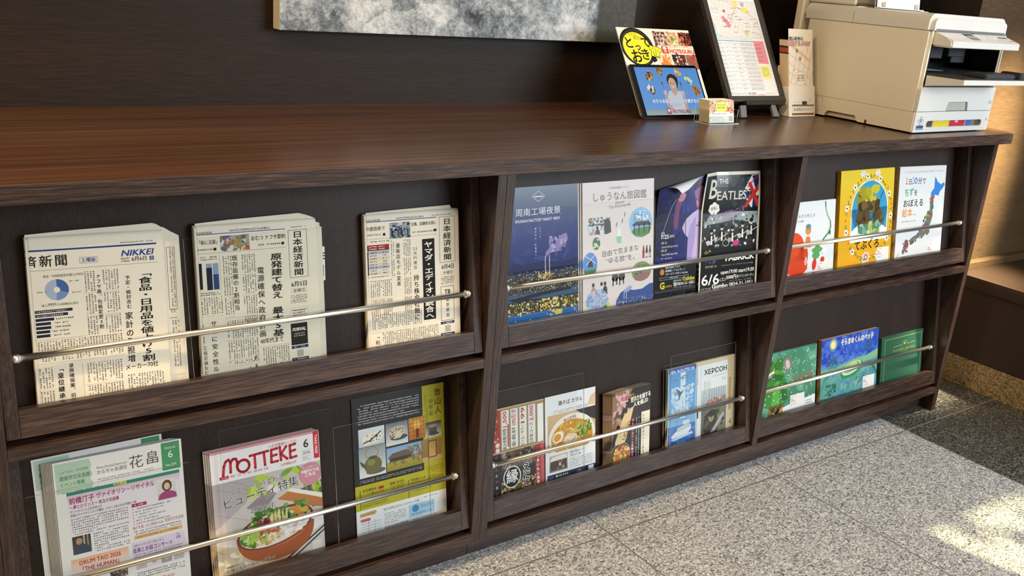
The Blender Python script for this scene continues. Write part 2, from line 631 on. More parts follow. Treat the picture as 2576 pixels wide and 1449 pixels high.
def cabinet(name, label, panels, bays, kick, full_right=False):
    """panels: (x0, x1, z0); bays: (x0, x1)"""
    base = Vector(((kick[0] + kick[1]) / 2, 0.3, 0))
    cab = empty(name, base, label, 'cabinet', 'magazine rack cabinet units')
    for (a, b, z0) in panels:
        box('side_panel', a, b, 0.0, 0.635, z0, 0.8715, M_wood_z, cab, 0.0008, base)
    box('kick_board', kick[0], kick[1], 0.042, 0.060, 0.0, 0.0610, M_wood_x, cab, 0.0005, base)
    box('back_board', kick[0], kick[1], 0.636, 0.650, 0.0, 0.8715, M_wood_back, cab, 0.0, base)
    xl, xr = bays[0][0], bays[-1][1]
    box('bottom_shelf', xl, xr, 0.0, 0.635, 0.0615, 0.0828, M_wood_x, cab, 0.0010, base)
    for (x0, x1) in bays:
        box('shelf', x0 + 0.0004, x1 - 0.0004, 0.0, 0.635, 0.4715, 0.4912, M_wood_x, cab, 0.0010, base)
        for up, vt in ((1, 0.371), (0, 0.379)):
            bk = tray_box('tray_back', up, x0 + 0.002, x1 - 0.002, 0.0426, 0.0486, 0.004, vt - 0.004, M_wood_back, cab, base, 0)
            org = bk.location + base
            for a, b in ((x0 + 0.002, x0 + 0.0215), (x1 - 0.0215, x1 - 0.002)):
                tray_box('stile', up, a, b, 0.0, 0.0422, 0.0, vt, M_wood_z, bk, org)
            tray_box('front_rail', up, x0 + 0.022, x1 - 0.022, 0.0, 0.018, 0.0, 0.044, M_wood_x, bk, org)
            tray_box('tray_floor', up, x0 + 0.022, x1 - 0.022, 0.0182, 0.0422, 0.008, 0.0230, M_wood_x, bk, org, 0)
            bm = bmesh.new()
            ya, yb = tray(up, x0 + 0.0218, 0.010, 0.1215), tray(up, x1 - 0.0218, 0.010, 0.1215)
            e = Vector((0.010, 0, 0))
            bm_tube(bm, ya + e * 0.5, yb - e * 0.5, 0.0052)
            bm_tube(bm, ya, ya + e, 0.0072)
            bm_tube(bm, yb - e, yb, 0.0072)
            bm_tube(bm, yb - e * 1.15, yb - e, 0.0078)
            bm_tube(bm, ya + e, ya + e * 1.15, 0.0062)
            ro = finish(bm, 'guard_rod', M_chrome, bk, (ya + yb) / 2)
            ro.location -= org
    return cab


cabinet('magazine_rack_cabinet', 'left dark wood magazine rack holding three newspapers above flyers and magazines',
        [(-0.9003, -0.8803, 0.062), (-0.0203, -0.0003, 0.062)], [(-0.8803, -0.0203)], (-0.9003, -0.0005))
cabinet('magazine_rack_cabinet', 'double width dark wood magazine rack under the tablet and printer, books at its right end',
        [(0.0003, 0.0203, 0.0635), (0.8745, 0.8948, 0.0835), (1.7565, 1.7768, 0.0)], [(0.0203, 0.8745), (0.8948, 1.7565)], (0.0003, 1.7560))
cabinet('magazine_rack_cabinet', 'empty dark wood magazine rack at the far left edge beside the newspaper rack',
        [(-1.8003, -1.7803, 0.062), (-0.9211, -0.9009, 0.062)], [(-1.7803, -0.9211)], (-1.8003, -0.9008))

# counter top: chamfered right end
bm = bmesh.new()
outline = [(-1.95, -0.020), (1.8085, -0.020), (1.8535, 0.036), (1.8535, YW - 0.001), (-1.95, YW - 0.001)]
bm_prism(bm, outline, 'z', 0.8722, HC)
bmesh.ops.recalc_face_normals(bm, faces=bm.faces)
es = [e for e in bm.edges if abs(e.verts[0].co.z - e.verts[1].co.z) < 1e-6 and max(e.verts[0].co.y, e.verts[1].co.y) < 0.5]
bmesh.ops.bevel(bm, geom=es, offset=0.0016, segments=3, affect='EDGES')
for f in bm.faces:
    f.material_index = 1 if abs(f.normal.z) < 0.5 else 0
o = finish(bm, 'counter_top', [M_wood_top, M_wood_x], None, (0, 0.3, 0.8722))
tag(o, 'long dark walnut laminate counter top running over the magazine racks', 'counter')

# canvas painting on the wall
bm = bmesh.new()
bm_box(bm, -0.2075, 0.838, YW - 0.040, YW - 0.001, 1.0715, 1.75, 0.003)
for f in bm.faces:
    f.material_index = 0 if f.normal.y < -0.5 else 1
o = finish(bm, 'canvas_painting', [M_canvas, M_canvas_side], None, (0.31, YW - 0.001, 1.0715))
tag(o, 'large textured grey and white abstract canvas painting hanging on the dark wall', 'painting')

# leafy shrub outside the window: the sun reaches the floor through it
bm = bmesh.new()
rl = random.Random(3)
for k in range(900):
    c_ = Vector((rl.uniform(1.3, 3.6), rl.uniform(-5.4, -4.6), rl.uniform(1.6, 3.6)))
    s_ = rl.uniform(0.012, 0.045)
    u_ = Vector((rl.uniform(-1, 1), rl.uniform(-1, 1), rl.uniform(-1, 1))).normalized()
    v_ = u_.orthogonal().normalized()
    P_ = [c_ + u_ * s_ * 2, c_ + v_ * s_ * 0.8, c_ - u_ * s_ * 2, c_ - v_ * s_ * 0.8]
    bm.faces.new([bm.verts.new(q) for q in P_])
shrub = finish(bm, 'foliage', M_leaf)
bm = bmesh.new()
for k in range(7):
    bm_tube(bm, (2.4 + 0.05 * k, -5.0, 0.0), (1.5 + 0.33 * k, -5.0 + 0.1 * (k % 3), 3.4), 0.012, 8)
tk = finish(bm, 'stem', plain('bark_brown', '#4a3a2a', 0.8))
rt_ = empty('garden_shrub', (2.4, -5.0, 0), 'tall leafy shrub standing outside the lobby window', 'shrub')
for o_ in (shrub, tk):
    o_.parent = rt_
    o_.location = (-2.4, 5.0, 0)

# ------------------------------------------------------------------ printing: flat coloured outlines laid on a sheet (mm, from the top left corner)
_gl = {}


def glyphs(s, bold=0.0, res=2):
    k = (s, round(bold, 3), res)
    if k not in _gl:
        cu = bpy.data.curves.new('t', 'FONT')
        cu.body = s
        cu.size = 1
        cu.resolution_u = res
        cu.offset = bold
        o = bpy.data.objects.new('t', cu)
        COL.objects.link(o)
        dg = bpy.context.evaluated_depsgraph_get()
        me = bpy.data.meshes.new_from_object(o.evaluated_get(dg))
        vs = [(v.co.x, v.co.y) for v in me.vertices]
        fs = [tuple(p.vertices) for p in me.polygons]
        bpy.data.objects.remove(o)
        bpy.data.curves.remove(cu)
        bpy.data.meshes.remove(me)
        _gl[k] = (vs, fs)
    return _gl[k]


ROT90 = set('ー〜～（）「」()-…—')
LZ = 2.2e-5


class Print:
    def __init__(s, w, h, base, seed=1, base2=None, grid=1):
        s.w, s.h = w, h
        s.V, s.F, s.C = [], [], []
        s.r = random.Random(seed)
        s.clip = None
        n = grid
        for i in range(n):
            for j in range(n):
                s.rect(w * i / n, h * j / n, w / n, h / n, mix(base, base2 or base, j / n), mix(base, base2 or base, (j + 1) / n), L=0)

    def face(s, pts, cols, L):
        i0 = len(s.V)
        z = L * LZ
        c = s.clip
        for (x, y) in pts:
            if c:
                x, y = min(max(x, c[0]), c[2]), min(max(y, c[1]), c[3])
            s.V.append((x, y, z))
        s.F.append(tuple(range(i0, i0 + len(pts))))
        if isinstance(cols, list):
            s.C.append([hx(q) for q in cols])
        else:
            s.C.append([hx(cols)] * len(pts))

    def rect(s, x, y, w, h, c, c2=None, L=1, rot=0):
        p = [(x, y), (x + w, y), (x + w, y + h), (x, y + h)]
        if rot:
            a = math.radians(rot)
            cx, cy = x + w / 2, y + h / 2
            p = [(cx + (q[0] - cx) * math.cos(a) - (q[1] - cy) * math.sin(a), cy + (q[0] - cx) * math.sin(a) + (q[1] - cy) * math.cos(a)) for q in p]
        s.face(p, [c, c, c2 or c, c2 or c], L)

    def frame(s, x, y, w, h, t, c, L=2):
        s.rect(x, y, w, t, c, L=L)
        s.rect(x, y + h - t, w, t, c, L=L)
        s.rect(x, y + t, t, h - 2 * t, c, L=L)
        s.rect(x + w - t, y + t, t, h - 2 * t, c, L=L)

    def poly(s, pts, c, L=2):
        # ear-free: fan from the centroid only works for star-shaped outlines; use mathutils tessellation
        from mathutils.geometry import tessellate_polygon
        tri = tessellate_polygon([[Vector((p[0], p[1], 0)) for p in pts]])
        for t in tri:
            s.face([pts[k] for k in t], c, L)

    def ell(s, cx, cy, rx, ry, c, L=2, n=28, rot=0, a0=0, a1=360, c2=None):
        a = math.radians(rot)
        P = []
        full = abs(a1 - a0) >= 360
        m = n if full else n + 1
        for k in range(m):
            t = math.radians(a0 + (a1 - a0) * k / n)
            x, y = rx * math.cos(t), ry * math.sin(t)
            P.append((cx + x * math.cos(a) - y * math.sin(a), cy + x * math.sin(a) + y * math.cos(a)))
        if not full:
            P.append((cx, cy))
            s.poly(P, c, L)
        elif c2 is not None:
            for k in range(n):
                s.face([P[k], P[(k + 1) % n], (cx, cy)], [c2, c2, c], L)
        else:
            s.face(P, c, L)

    def line(s, pts, w, c, L=3):
        for (a, b) in zip(pts, pts[1:]):
            dx, dy = b[0] - a[0], b[1] - a[1]
            q = math.hypot(dx, dy) or 1
            nx, ny = -dy / q * w / 2, dx / q * w / 2
            ex, ey = dx / q * w * 0.2, dy / q * w * 0.2
            s.face([(a[0] + nx - ex, a[1] + ny - ey), (b[0] + nx + ex, b[1] + ny + ey), (b[0] - nx + ex, b[1] - ny + ey), (a[0] - nx - ex, a[1] - ny - ey)], c, L)

    def ring(s, cx, cy, rx, ry, w, c, L=3, n=28, rot=0):
        a = math.radians(rot)
        P = []
        for k in range(n + 1):
            t = math.tau * k / n
            x, y = rx * math.cos(t), ry * math.sin(t)
            P.append((cx + x * math.cos(a) - y * math.sin(a), cy + x * math.sin(a) + y * math.cos(a)))
        s.line(P, w, c, L)

    def _put(s, vs, fs, x, y, sx, sy, c, L, rot=0, shear=0):
        a = math.radians(rot)
        ca, sa = math.cos(a), math.sin(a)
        i0 = len(s.V)
        z = L * LZ
        cc = hx(c)
        for (u, v) in vs:
            px, py = (u + v * shear) * sx, -v * sy
            s.V.append((x + px * ca - py * sa, y + px * sa + py * ca, z))
        for f in fs:
            s.F.append(tuple(i + i0 for i in f))
            s.C.append([cc] * len(f))

    def _bold(s, vs, fs, x, y, sx, sy, c, L, rot, shear, bold):
        """heavier stroke: the same outline laid down again with a small shift"""
        if bold <= 0:
            return s._put(vs, fs, x, y, sx, sy, c, L, rot, shear)
        n = 3 if bold < 0.04 else 8
        for k in range(n):
            a = math.tau * (k + 0.25) / n
            du, dv = bold * 0.8 * math.cos(a), bold * 0.8 * math.sin(a)
            s._put([(u + du, v + dv) for (u, v) in vs], fs, x, y, sx, sy, c, L + 0.04 * k, rot, shear)

    def text(s, t, x, y, size, c, al='l', bold=0.0, w=None, rot=0, shear=0, out=None, L=7, sx=1.0):
        """y is the top of the em box; w squeezes the line to that width"""
        vs, fs = glyphs(t)
        if not vs:
            return
        x0, x1 = min(v[0] for v in vs), max(v[0] for v in vs)
        k = size * sx if w is None else w / (x1 - x0)
        a = math.radians(rot)
        off = {'l': 0, 'c': -(x0 + x1) / 2 * k, 'r': -x1 * k}[al] - (x0 * k if w is not None and al == 'l' else 0)
        bx = x + off * math.cos(a) - 0.86 * size * math.sin(a)
        by = y + off * math.sin(a) + 0.86 * size * math.cos(a)
        if out:
            s._bold(vs, fs, bx, by, k, size, out[0], L - 1, rot, shear, bold + out[1])
        s._bold(vs, fs, bx, by, k, size, c, L, rot, shear, bold)

    def vtext(s, t, xc, y, size, c, pitch=None, bold=0.0, sx=1.0, drift=0.0, L=7, out=None):
        """a vertical line of characters, centred on xc"""
        pitch = pitch or size
        for k, ch in enumerate(t):
            if ch in ' 　':
                continue
            cx, cy = xc + drift * k, y + pitch * k + size * 0.5
            for (bo, co, l_) in (((bold + out[1], out[0], L - 1),) if out else ()) + ((bold, c, L),):
                vs, fs = glyphs(ch)
                if ch in ROT90:
                    v2 = [(v - 0.38 + 0.0, -(u - 0.5)) for (u, v) in vs]
                    s._bold(v2, fs, cx, cy, size * sx, size, co, l_, 0, 0, bo)
                elif ch in '、。':
                    s._bold(vs, fs, cx + size * sx * 0.1, cy - size * 0.25, size * sx, size, co, l_, 0, 0, bo)
                else:
                    xm = (min(v[0] for v in vs) + max(v[0] for v in vs)) / 2 if vs else 0.5
                    xm = 0.5 if ord(ch) > 0x2000 else xm
                    v2 = [(u - xm, v - 0.38) for (u, v) in vs]
                    s._bold(v2, fs, cx, cy, size * sx, size, co, l_, 0, 0, bo)

    def body(s, x, y, w, h, size, c, pitch=None, vertical=False, L=4, dens=0.9):
        """small print too fine to read: rows (or columns) of character-sized marks"""
        pitch = pitch or size * 1.5
        r = s.r
        n_l = max(1, int((w if vertical else h) / pitch))
        n_c = max(1, int((h if vertical else w) / (size * 1.02)))
        for i in range(n_l):
            stop = n_c if (i + 1) % 6 else int(n_c * r.uniform(0.4, 0.9))
            for k in range(stop):
                if r.random() > dens:
                    continue
                if vertical:
                    cx, cy = x + w - pitch * (i + 0.5), y + size * 1.02 * (k + 0.5)
                else:
                    cx, cy = x + size * 1.02 * (k + 0.5), y + pitch * (i + 0.5)
                q = size * 0.40
                t = size * 0.17
                m = r.random()
                h1 = r.uniform(-0.9, -0.2) * q
                h2 = r.uniform(0.1, 0.9) * q
                v1 = r.uniform(-0.7, 0.7) * q
                s.face([(cx - q, cy + h1), (cx + q, cy + h1), (cx + q, cy + h1 + t), (cx - q, cy + h1 + t)], c, L)
                if m > 0.45:
                    s.face([(cx - q, cy - 0.08 * q), (cx + q * 0.9, cy - 0.08 * q), (cx + q * 0.9, cy + t - 0.08 * q), (cx - q, cy + t - 0.08 * q)], c, L)
                if m > 0.25:
                    s.face([(cx - q * r.uniform(0.5, 1), cy + h2), (cx + q, cy + h2), (cx + q, cy + h2 + t), (cx - q * 0.8, cy + h2 + t)], c, L)
                s.face([(cx + v1, cy - q), (cx + v1 + t, cy - q), (cx + v1 * 0.6 + t, cy + q), (cx + v1 * 0.6, cy + q)], c, L)

    def blobs(s, n, x, y, w, h, cols, r0, r1, L=3, flat=1.0, rot=None, inside=None, nv=7):
        r = s.r
        old = s.clip
        s.clip = old or (x, y, x + w, y + h)
        k = 0
        while k < n:
            cx, cy = r.uniform(x, x + w), r.uniform(y, y + h)
            k += 1
            if inside and not inside(cx, cy):
                continue
            rr = r.uniform(r0, r1)
            a0 = r.uniform(0, 6.28) if rot is None else math.radians(rot)
            c = cols[r.randrange(len(cols))]
            pts = []
            for q in range(nv):
                t = math.tau * q / nv
                g = rr * r.uniform(0.7, 1.2)
                ux, uy = g * math.cos(t), g * flat * math.sin(t)
                pts.append((cx + ux * math.cos(a0) - uy * math.sin(a0), cy + ux * math.sin(a0) + uy * math.cos(a0)))
            s.face(pts, c, L + r.random())
        s.clip = old

    def photo(s, x, y, w, h, c1, c2, cols, n, r0, r1, L=2, flat=0.7):
        s.rect(x, y, w, h, c1, c2, L=L)
        s.blobs(n, x, y, w, h, cols, r0, r1, L=L + 1, flat=flat)

    def build(s, name, mat, parent=None, back=0.0, back_mat=None, warp=None, fn=None, cuts=((), ()), zmul=None):
        """local frame: x to the right, z up from the bottom edge, the print facing -y; back = sheet thickness (m)"""
        w, h = s.w / 1000, s.h / 1000
        vs = []
        for (x, y, z) in s.V:
            p = (x / 1000, -z * (zmul or (3.0 if warp else 1.0)) - 1e-4, h - y / 1000)
            vs.append(p)
        fs = list(s.F)
        over = any(v[0] < -1e-6 or v[0] > w + 1e-6 or v[2] < -1e-6 or v[2] > h + 1e-6 for v in vs)
        if over or warp:
            me = bpy.data.meshes.new(name)
            me.from_pydata(vs, [], fs)
            at = me.color_attributes.new('Ink', 'FLOAT_COLOR', 'CORNER')
            at.data.foreach_set('color', [q for f in s.C for c in f for q in (c[0], c[1], c[2], 1.0)])
            bm = bmesh.new()
            bm.from_mesh(me)
            bpy.data.meshes.remove(me)

            def cut(co, no, out=False):
                bmesh.ops.bisect_plane(bm, geom=bm.verts[:] + bm.edges[:] + bm.faces[:], dist=1e-7, plane_co=co, plane_no=no, clear_outer=out)
            if over:
                cut((0, 0, 0), (-1, 0, 0), True)
                cut((w, 0, 0), (1, 0, 0), True)
                cut((0, 0, 0), (0, 0, -1), True)
                cut((0, 0, h), (0, 0, 1), True)
            if warp:
                for q in cuts[0]:
                    cut((q, 0, 0), (1, 0, 0))
                for q in cuts[1]:
                    cut((0, 0, q), (0, 0, 1))
            lay = bm.loops.layers.float_color['Ink']
            bm.verts.index_update()
            vs = [tuple(v.co) for v in bm.verts]
            fs = [tuple(v.index for v in f.verts) for f in bm.faces]
            cols = [[tuple(l[lay])[:3] for l in f.loops] for f in bm.faces]
            bm.free()
        else:
            cols = s.C
        nf = len(fs)
        if back > 0 and warp:
            xs = [0.0] + [q for q in cuts[0] if 0 < q < w] + [w]
            zs = [0.0] + [q for q in cuts[1] if 0 < q < h] + [h]
            i = len(vs)
            nx, nz = len(xs), len(zs)
            for yy in (0.0, back):
                vs += [(x, yy, z) for z in zs for x in xs]
            K = lambda a, b, c: i + c * nx * nz + b * nx + a
            for a in range(nx - 1):
                for b in range(nz - 1):
                    fs += [(K(a, b, 0), K(a + 1, b, 0), K(a + 1, b + 1, 0), K(a, b + 1, 0)), (K(a, b + 1, 1), K(a + 1, b + 1, 1), K(a + 1, b, 1), K(a, b, 1))]
                fs += [(K(a, 0, 1), K(a + 1, 0, 1), K(a + 1, 0, 0), K(a, 0, 0)), (K(a, nz - 1, 0), K(a + 1, nz - 1, 0), K(a + 1, nz - 1, 1), K(a, nz - 1, 1))]
            for b in range(nz - 1):
                fs += [(K(0, b, 0), K(0, b + 1, 0), K(0, b + 1, 1), K(0, b, 1)), (K(nx - 1, b, 1), K(nx - 1, b + 1, 1), K(nx - 1, b + 1, 0), K(nx - 1, b, 0))]
        elif back > 0:
            i = len(vs)
            for yy in (0.0, back):
                vs += [(0, yy, 0), (w, yy, 0), (w, yy, h), (0, yy, h)]
            fs += [(i + 3, i + 2, i + 1, i), (i + 4, i + 5, i + 6, i + 7), (i, i + 1, i + 5, i + 4), (i + 1, i + 2, i + 6, i + 5), (i + 2, i + 3, i + 7, i + 6), (i + 3, i, i + 4, i + 7)]
        if warp:
            vs = [warp(*p) for p in vs]
        if fn:
            vs = [fn(*p) for p in vs]
        me = bpy.data.meshes.new(name)
        me.from_pydata(vs, [], fs)
        me.materials.append(mat)
        if back > 0:
            me.materials.append(back_mat or M_paper)
        at = me.color_attributes.new('Ink', 'FLOAT_COLOR', 'CORNER')
        buf = []
        for k, p in enumerate(me.polygons):
            if k < nf:
                for c in cols[k]:
                    buf += (c[0], c[1], c[2], 1.0)
            else:
                p.material_index = 1
                buf += (0.8, 0.8, 0.78, 1.0) * p.loop_total
        at.data.foreach_set('color', buf)
        me.update()
        return link(name, me, parent)


def rack_at(up, X, d, v=0.0, roll=0.0, lean=0.0, w=0.22):
    v = 0.0234 + v + max(0.0, w * math.sin(math.radians(roll)))
    M = Matrix.Translation(tray(up, X, d, v)) @ Matrix.Rotation(-TH + lean, 4, 'X') @ Matrix.Rotation(math.radians(roll), 4, 'Y')
    return M


def qr_free(p, x, y, w, c='#d8d8d8'):
    """plain blank square where a code would sit"""
    p.rect(x, y, w, w, c, L=5)


# ------------------------------------------------------------------ clear acrylic sheets standing behind the rods
def acrylic(up, x0, x1, top, label):
    bm = bmesh.new()
    w, h = x1 - x0, top - 0.0234
    bm_box(bm, 0, w, 0, 0.0018, 0, h)
    for f in bm.faces:
        f.material_index = 0 if abs(f.normal.y) > 0.5 else 1
    o = finish(bm, 'acrylic_sheet', [M_clear, M_clear_edge])
    o.matrix_world = rack_at(up, x0, 0.0188)
    tag(o, label, 'acrylic sheet', 'clear acrylic sheets in the racks')


acrylic(1, -0.5895, -0.2995, 0.278, 'clear acrylic sheet in front of the middle newspaper, upper left rack')
acrylic(0, -0.8530, -0.5930, 0.277, 'clear acrylic sheet in front of the green topped newsletter stack')
acrylic(0, -0.5355, -0.3190, 0.322, 'clear acrylic sheet in front of the salad bowl magazines')
acrylic(0, -0.3150, -0.1050, 0.281, 'clear acrylic sheet in front of the black and yellow pottery flyer')
acrylic(1, 0.0500, 0.5660, 0.277, 'wide clear acrylic sheet in front of the night view and travel booklets')
acrylic(0, 0.0460, 0.3125, 0.282, 'clear acrylic sheet in front of the ramen leaflet, lower middle rack')
acrylic(0, 0.5925, 0.8285, 0.275, 'clear acrylic sheet in front of the blue ferry leaflet holder')

# ------------------------------------------------------------------ newspapers
NB = '#e9e2d0'
INK = '#26241f'
INKG = '#5c564c'


def newspaper(up, X, d, roll, P, sheets, label, thick=0.013, rtop=0.007, strip=False):
    root = empty('newspaper', None, label, 'newspaper', 'folded newspapers in the upper left rack', rack_at(up, X, d, 0.0004, roll))
    w, h = P.w / 1000, P.h / 1000

    def wp(x, y, z):
        # the fold rounds over at the top edge; the sheet bellies a little
        y -= 0.0018 * math.sin(math.pi * min(1, max(0, x / w)))
        zt = h - rtop
        if z > zt:
            t = (z - zt) / rtop
            y += rtop * (1 - math.sqrt(max(0, 1 - t * t))) * 0.8
        # the folded left edge is soft
        if x < 0.006:
            y += 0.5 * (0.006 - x)
        return (x, y, z)
    P.build('front_page', M_ink_news, root, warp=wp, zmul=1.5, cuts=([0.002, 0.004, 0.006, 0.03, 0.07, 0.11, 0.15, 0.18], [0.05, 0.12, 0.2, h - rtop, h - rtop * 0.66, h - rtop * 0.4, h - rtop * 0.2, h - rtop * 0.08]))
    bm = bmesh.new()
    # folded body behind the front page
    prof = [(0.0002, 0), (0.0002, h - rtop)]
    for k in range(1, 9):
        a = math.pi * k / 8
        prof.append((thick / 2 - math.cos(a) * thick / 2 + 0.0002, h - rtop + math.sin(a) * rtop * 0.9))
    prof.append((thick, 0))
    # layered page edges on both ends
    A = bm_prism(bm, prof, 'x', 0.001, w - 0.0015)
    finish(bm, 'folded_body', M_news, root)
    bm = bmesh.new()
    for k, pts in enumerate(sheets):
        y0 = 0.0035 + k * 0.0028
        q = [(x / 1000, max(0.0003, h - y / 1000)) for (x, y) in pts]
        bm_prism(bm, q, 'y', y0, y0 + 0.0011)
        q2 = [(x - (0.0015 if x > w / 2 else -0.001), z - 0.0012 if z > 0.05 else z) for (x, z) in q]
        bm_prism(bm, q2, 'y', y0 + 0.0012, y0 + 0.0022)
    finish(bm, 'inner_section', M_news, root)
    if strip:
        q = Print(22, 225, NB, 9)
        q.frame(2, 10, 13, 105, 0.7, '#3b382f')
        q.body(3, 12, 11, 100, 3, INKG, 4.2, True)
        q.rect(1, 128, 13, 0.8, '#3b382f')
        q.vtext('□', 8, 112, 8, INK)
        q.body(1, 132, 16, 80, 3, INKG, 4.2, True)
        so = q.build('inner_page', M_ink_news, root)
        so.location = ((w + 0.0045), 0.0060, h - 0.245)
    return root


def news_cols(p, x, y, w, h, dan=38):
    k = 0
    while k * dan < h - 6:
        hh = min(dan - 2.2, h - k * dan)
        p.body(x, y + k * dan, w, hh, 2.9, INKG, 4.15, True)
        p.rect(x, y + k * dan + hh + 0.8, w, 0.35, '#9c968a', L=3)
        k += 1


# 6 June
p = Print(202, 272, NB, 11)
p.rect(0, 20.5, 192, 2.6, '#2c3f7d')
for i, ch in enumerate('済新聞'):
    p.text(ch, -3.5 + i * 21.5, 29, 19, INK, bold=0.02)
p.frame(75, 36, 26, 9.5, 0.5, '#3a5596')
p.text('土曜版', 88, 37, 7.2, '#3a5596', 'c', bold=0.02)
p.text('NIKKEI', 137, 27.2, 13.5, '#2b4a92', bold=0.035, w=48, shear=0.22)
p.text('2026年', 135.5, 40.5, 4.4, INK)
p.text('(令和8年)', 136, 45.5, 3.2, INK)
p.text('6月6日', 152, 40.2, 8.2, INK, bold=0.015)
p.rect(180, 41.5, 6.8, 6.8, '#2b3f7f', L=4)
p.text('土', 183.4, 41.6, 5.8, '#e9e2d0', 'c', bold=0.02)
p.rect(2, 52, 190, 0.5, '#55504a')
p.body(136, 15.5, 52, 3, 2.6, INKG, 3)
p.vtext('「食品・日用品を値上げ5割', 171, 63, 11.4, INK, 11.65, bold=0.03, sx=1.9, drift=-0.15)
p.vtext('予定・検討含む', 144, 70, 7.4, INK, 7.8, bold=0.02, sx=1.05)
p.vtext('家計の負担増', 142.5, 129, 13, INK, 14.1, bold=0.02, sx=0.95)
p.vtext('ナフサ高、包装変更3割', 100.5, 64, 7.4, INK, 8.05, bold=0.02, sx=1.0)
p.text('メーカー70社', 132.5, 215, 10, INK, w=51, bold=0.01)
p.text('食品・日用品各社の値上げ対応', 22, 59.5, 4.6, INK, w=57)
p.ell(40, 83.5, 17, 16.5, '#a8b2cc')
p.ell(40, 83.5, 17, 16.5, '#46659f', L=3, a0=-90, a1=20)
p.ell(40, 83.5, 17, 16.5, '#7690bd', L=3, a0=20, a1=95)
p.ell(40, 83.5, 4.6, 4.5, NB, L=4)
for (bx, by) in ((58, 70), (61, 88), (12, 84), (26, 103)):
    p.body(bx, by, 15, 6, 2.7, INKG, 3.1)
p.text('値上げ以外でも知恵絞る各社', 17, 104.5, 4.2, INK, w=52)
for i, bw in enumerate((53, 46, 26, 21, 21, 19, 19)):
    yy = 113.5 + i * 6.35
    p.rect(7, yy, bw, 4.4, '#222a3c', L=3)
    if i < 2:
        p.body(9, yy + 0.7, bw - 8, 3.2, 2.8, '#cfc9ba', 3.0, L=5)
    else:
        p.body(9 + bw, yy + 0.6, 26, 3.4, 2.8, INK, 3.2)
p.rect(3, 160, 74, 0.4, '#8a857a', L=3)
news_cols(p, 78, 58, 18, 104, 36)
news_cols(p, 106, 58, 25, 104, 36)
news_cols(p, 3, 162, 128, 37, 37)
p.rect(68, 204, 0.4, 70, '#8a857a', L=3)
p.vtext('「皇位継承資', 36, 203, 9.6, INK, 10.9, bold=0.03)
p.vtext('皇族確保案、旧宮', 52, 201, 7.3, INK, 8.0, bold=0.02)
news_cols(p, 2, 204, 24, 74, 37)
news_cols(p, 70, 204, 58, 74, 37)
news_cols(p, 130, 232, 62, 44, 40)
newspaper(1, -0.8285, 0.0275, 1.4, p,
          [[(2, -3), (60, -6), (188, -11), (194, -9), (205, -2), (207, 278), (2, 278)], [(4, -2), (150, -6), (206, -3), (216, 4), (230, 12), (234, 278), (4, 278)],
           [(6, -1), (150, -3), (212, 5), (228, 16), (231, 278), (6, 278)]],
          'folded newspaper with a blue pie chart, leftmost of the three newspapers', strip=True)

# 5 June
p = Print(216, 271, NB, 12)
p.rect(0, 15, 158, 1.6, '#5a6da3')
p.text('2026年(令和8年)6月5日(金曜日)', 60, 9.5, 4.6, INKG, w=70)
p.text('日本経済新聞', 4, 11, 4.4, INKG)
p.body(168, 12, 30, 3, 2.6, INKG, 3)
p.photo(43, 20, 50, 26.5, '#a9a9b4', '#8f8b87', ['#d8d6da', '#8d7a4a', '#b0545c', '#5c6b86', '#cfc8b8', '#a58c3e'], 60, 2, 7)
p.text('おむつ ナフサ節約', 96.5, 23.5, 9, INK, w=61, bold=0.015)
p.body(108, 38, 42, 4.2, 3.6, INKG, 4.2)
p.rect(150, 38, 5, 4.6, INK, L=4)
p.text('決「秋に法案」', -2, 25, 8.4, INK, w=40, bold=0.01)
p.body(0, 39, 30, 4.2, 3.6, INKG, 4.2)
p.rect(31, 39, 5, 4.6, INK, L=4)
p.rect(0, 47.5, 158, 0.5, '#6b665c')
p.frame(163, 18.5, 35, 85, 0.7, '#4b463e')
p.vtext('日本経済新聞', 180.3, 20.5, 12.6, INK, 13.4, bold=0.025, sx=1.5)
p.text('6月5日', 165, 110, 10.5, INK, w=29, bold=0.02)
p.frame(163.5, 123.5, 30, 7.5, 0.4, '#8b867a')
p.text('金曜日', 178.5, 123.8, 6.2, INK, 'c', sx=1.25)
p.body(162, 134, 34, 19, 2.6, INKG, 3.2)
p.frame(162, 157, 32, 22, 0.3, '#9c968a')
p.body(165, 160, 27, 14, 3.3, INK, 4.6)
p.rect(160, 186, 31.5, 39.5, '#2b2a27', L=3)
p.text('FORVAL', 163, 193, 8, '#f0ead8', w=25, bold=0.05, shear=0.3)
p.body(165, 203, 22, 8, 3, '#cfc9b8', 4, L=5)
p.rect(160, 227, 32, 5, '#27315e', L=3)
p.body(165, 228, 22, 3.4, 2.9, '#e9e2d0', 3.2, L=5)
p.rect(160, 249, 32, 5, '#27315e', L=3)
p.body(163, 250, 27, 3.4, 2.9, '#e9e2d0', 3.2, L=5)
qr_free(p, 170, 235, 12, '#b4ad9d')
p.vtext('原発建て替え 最大5基', 139.5, 56.5, 13.0, INK, 13.55, bold=0.035, sx=1.6, drift=-0.25)
p.vtext('電源確保へ政府計画', 110, 78, 12.6, INK, 14.0, bold=0.015, drift=-0.18)
p.vtext('既存設備の2割相当', 66, 54, 10, INK, 10.75, bold=0.015, drift=-0.08)
p.text('40年代まで', 103, 205, 10.5, INK, w=42, bold=0.01)
p.rect(40, 50, 0.4, 95, '#8a857a', L=3)
p.body(-1, 52, 38, 8, 3, INK, 4)
p.rect(1, 64, 9, 44, '#1f2637')
p.rect(17, 65, 9.5, 45, '#232b3f')
p.rect(17, 65, 9.5, 7, '#8fa0c2', L=2)
p.rect(28, 65, 9.5, 45, '#2f4a7e')
p.rect(28, 65, 9.5, 19, '#8fa0c2', L=2)
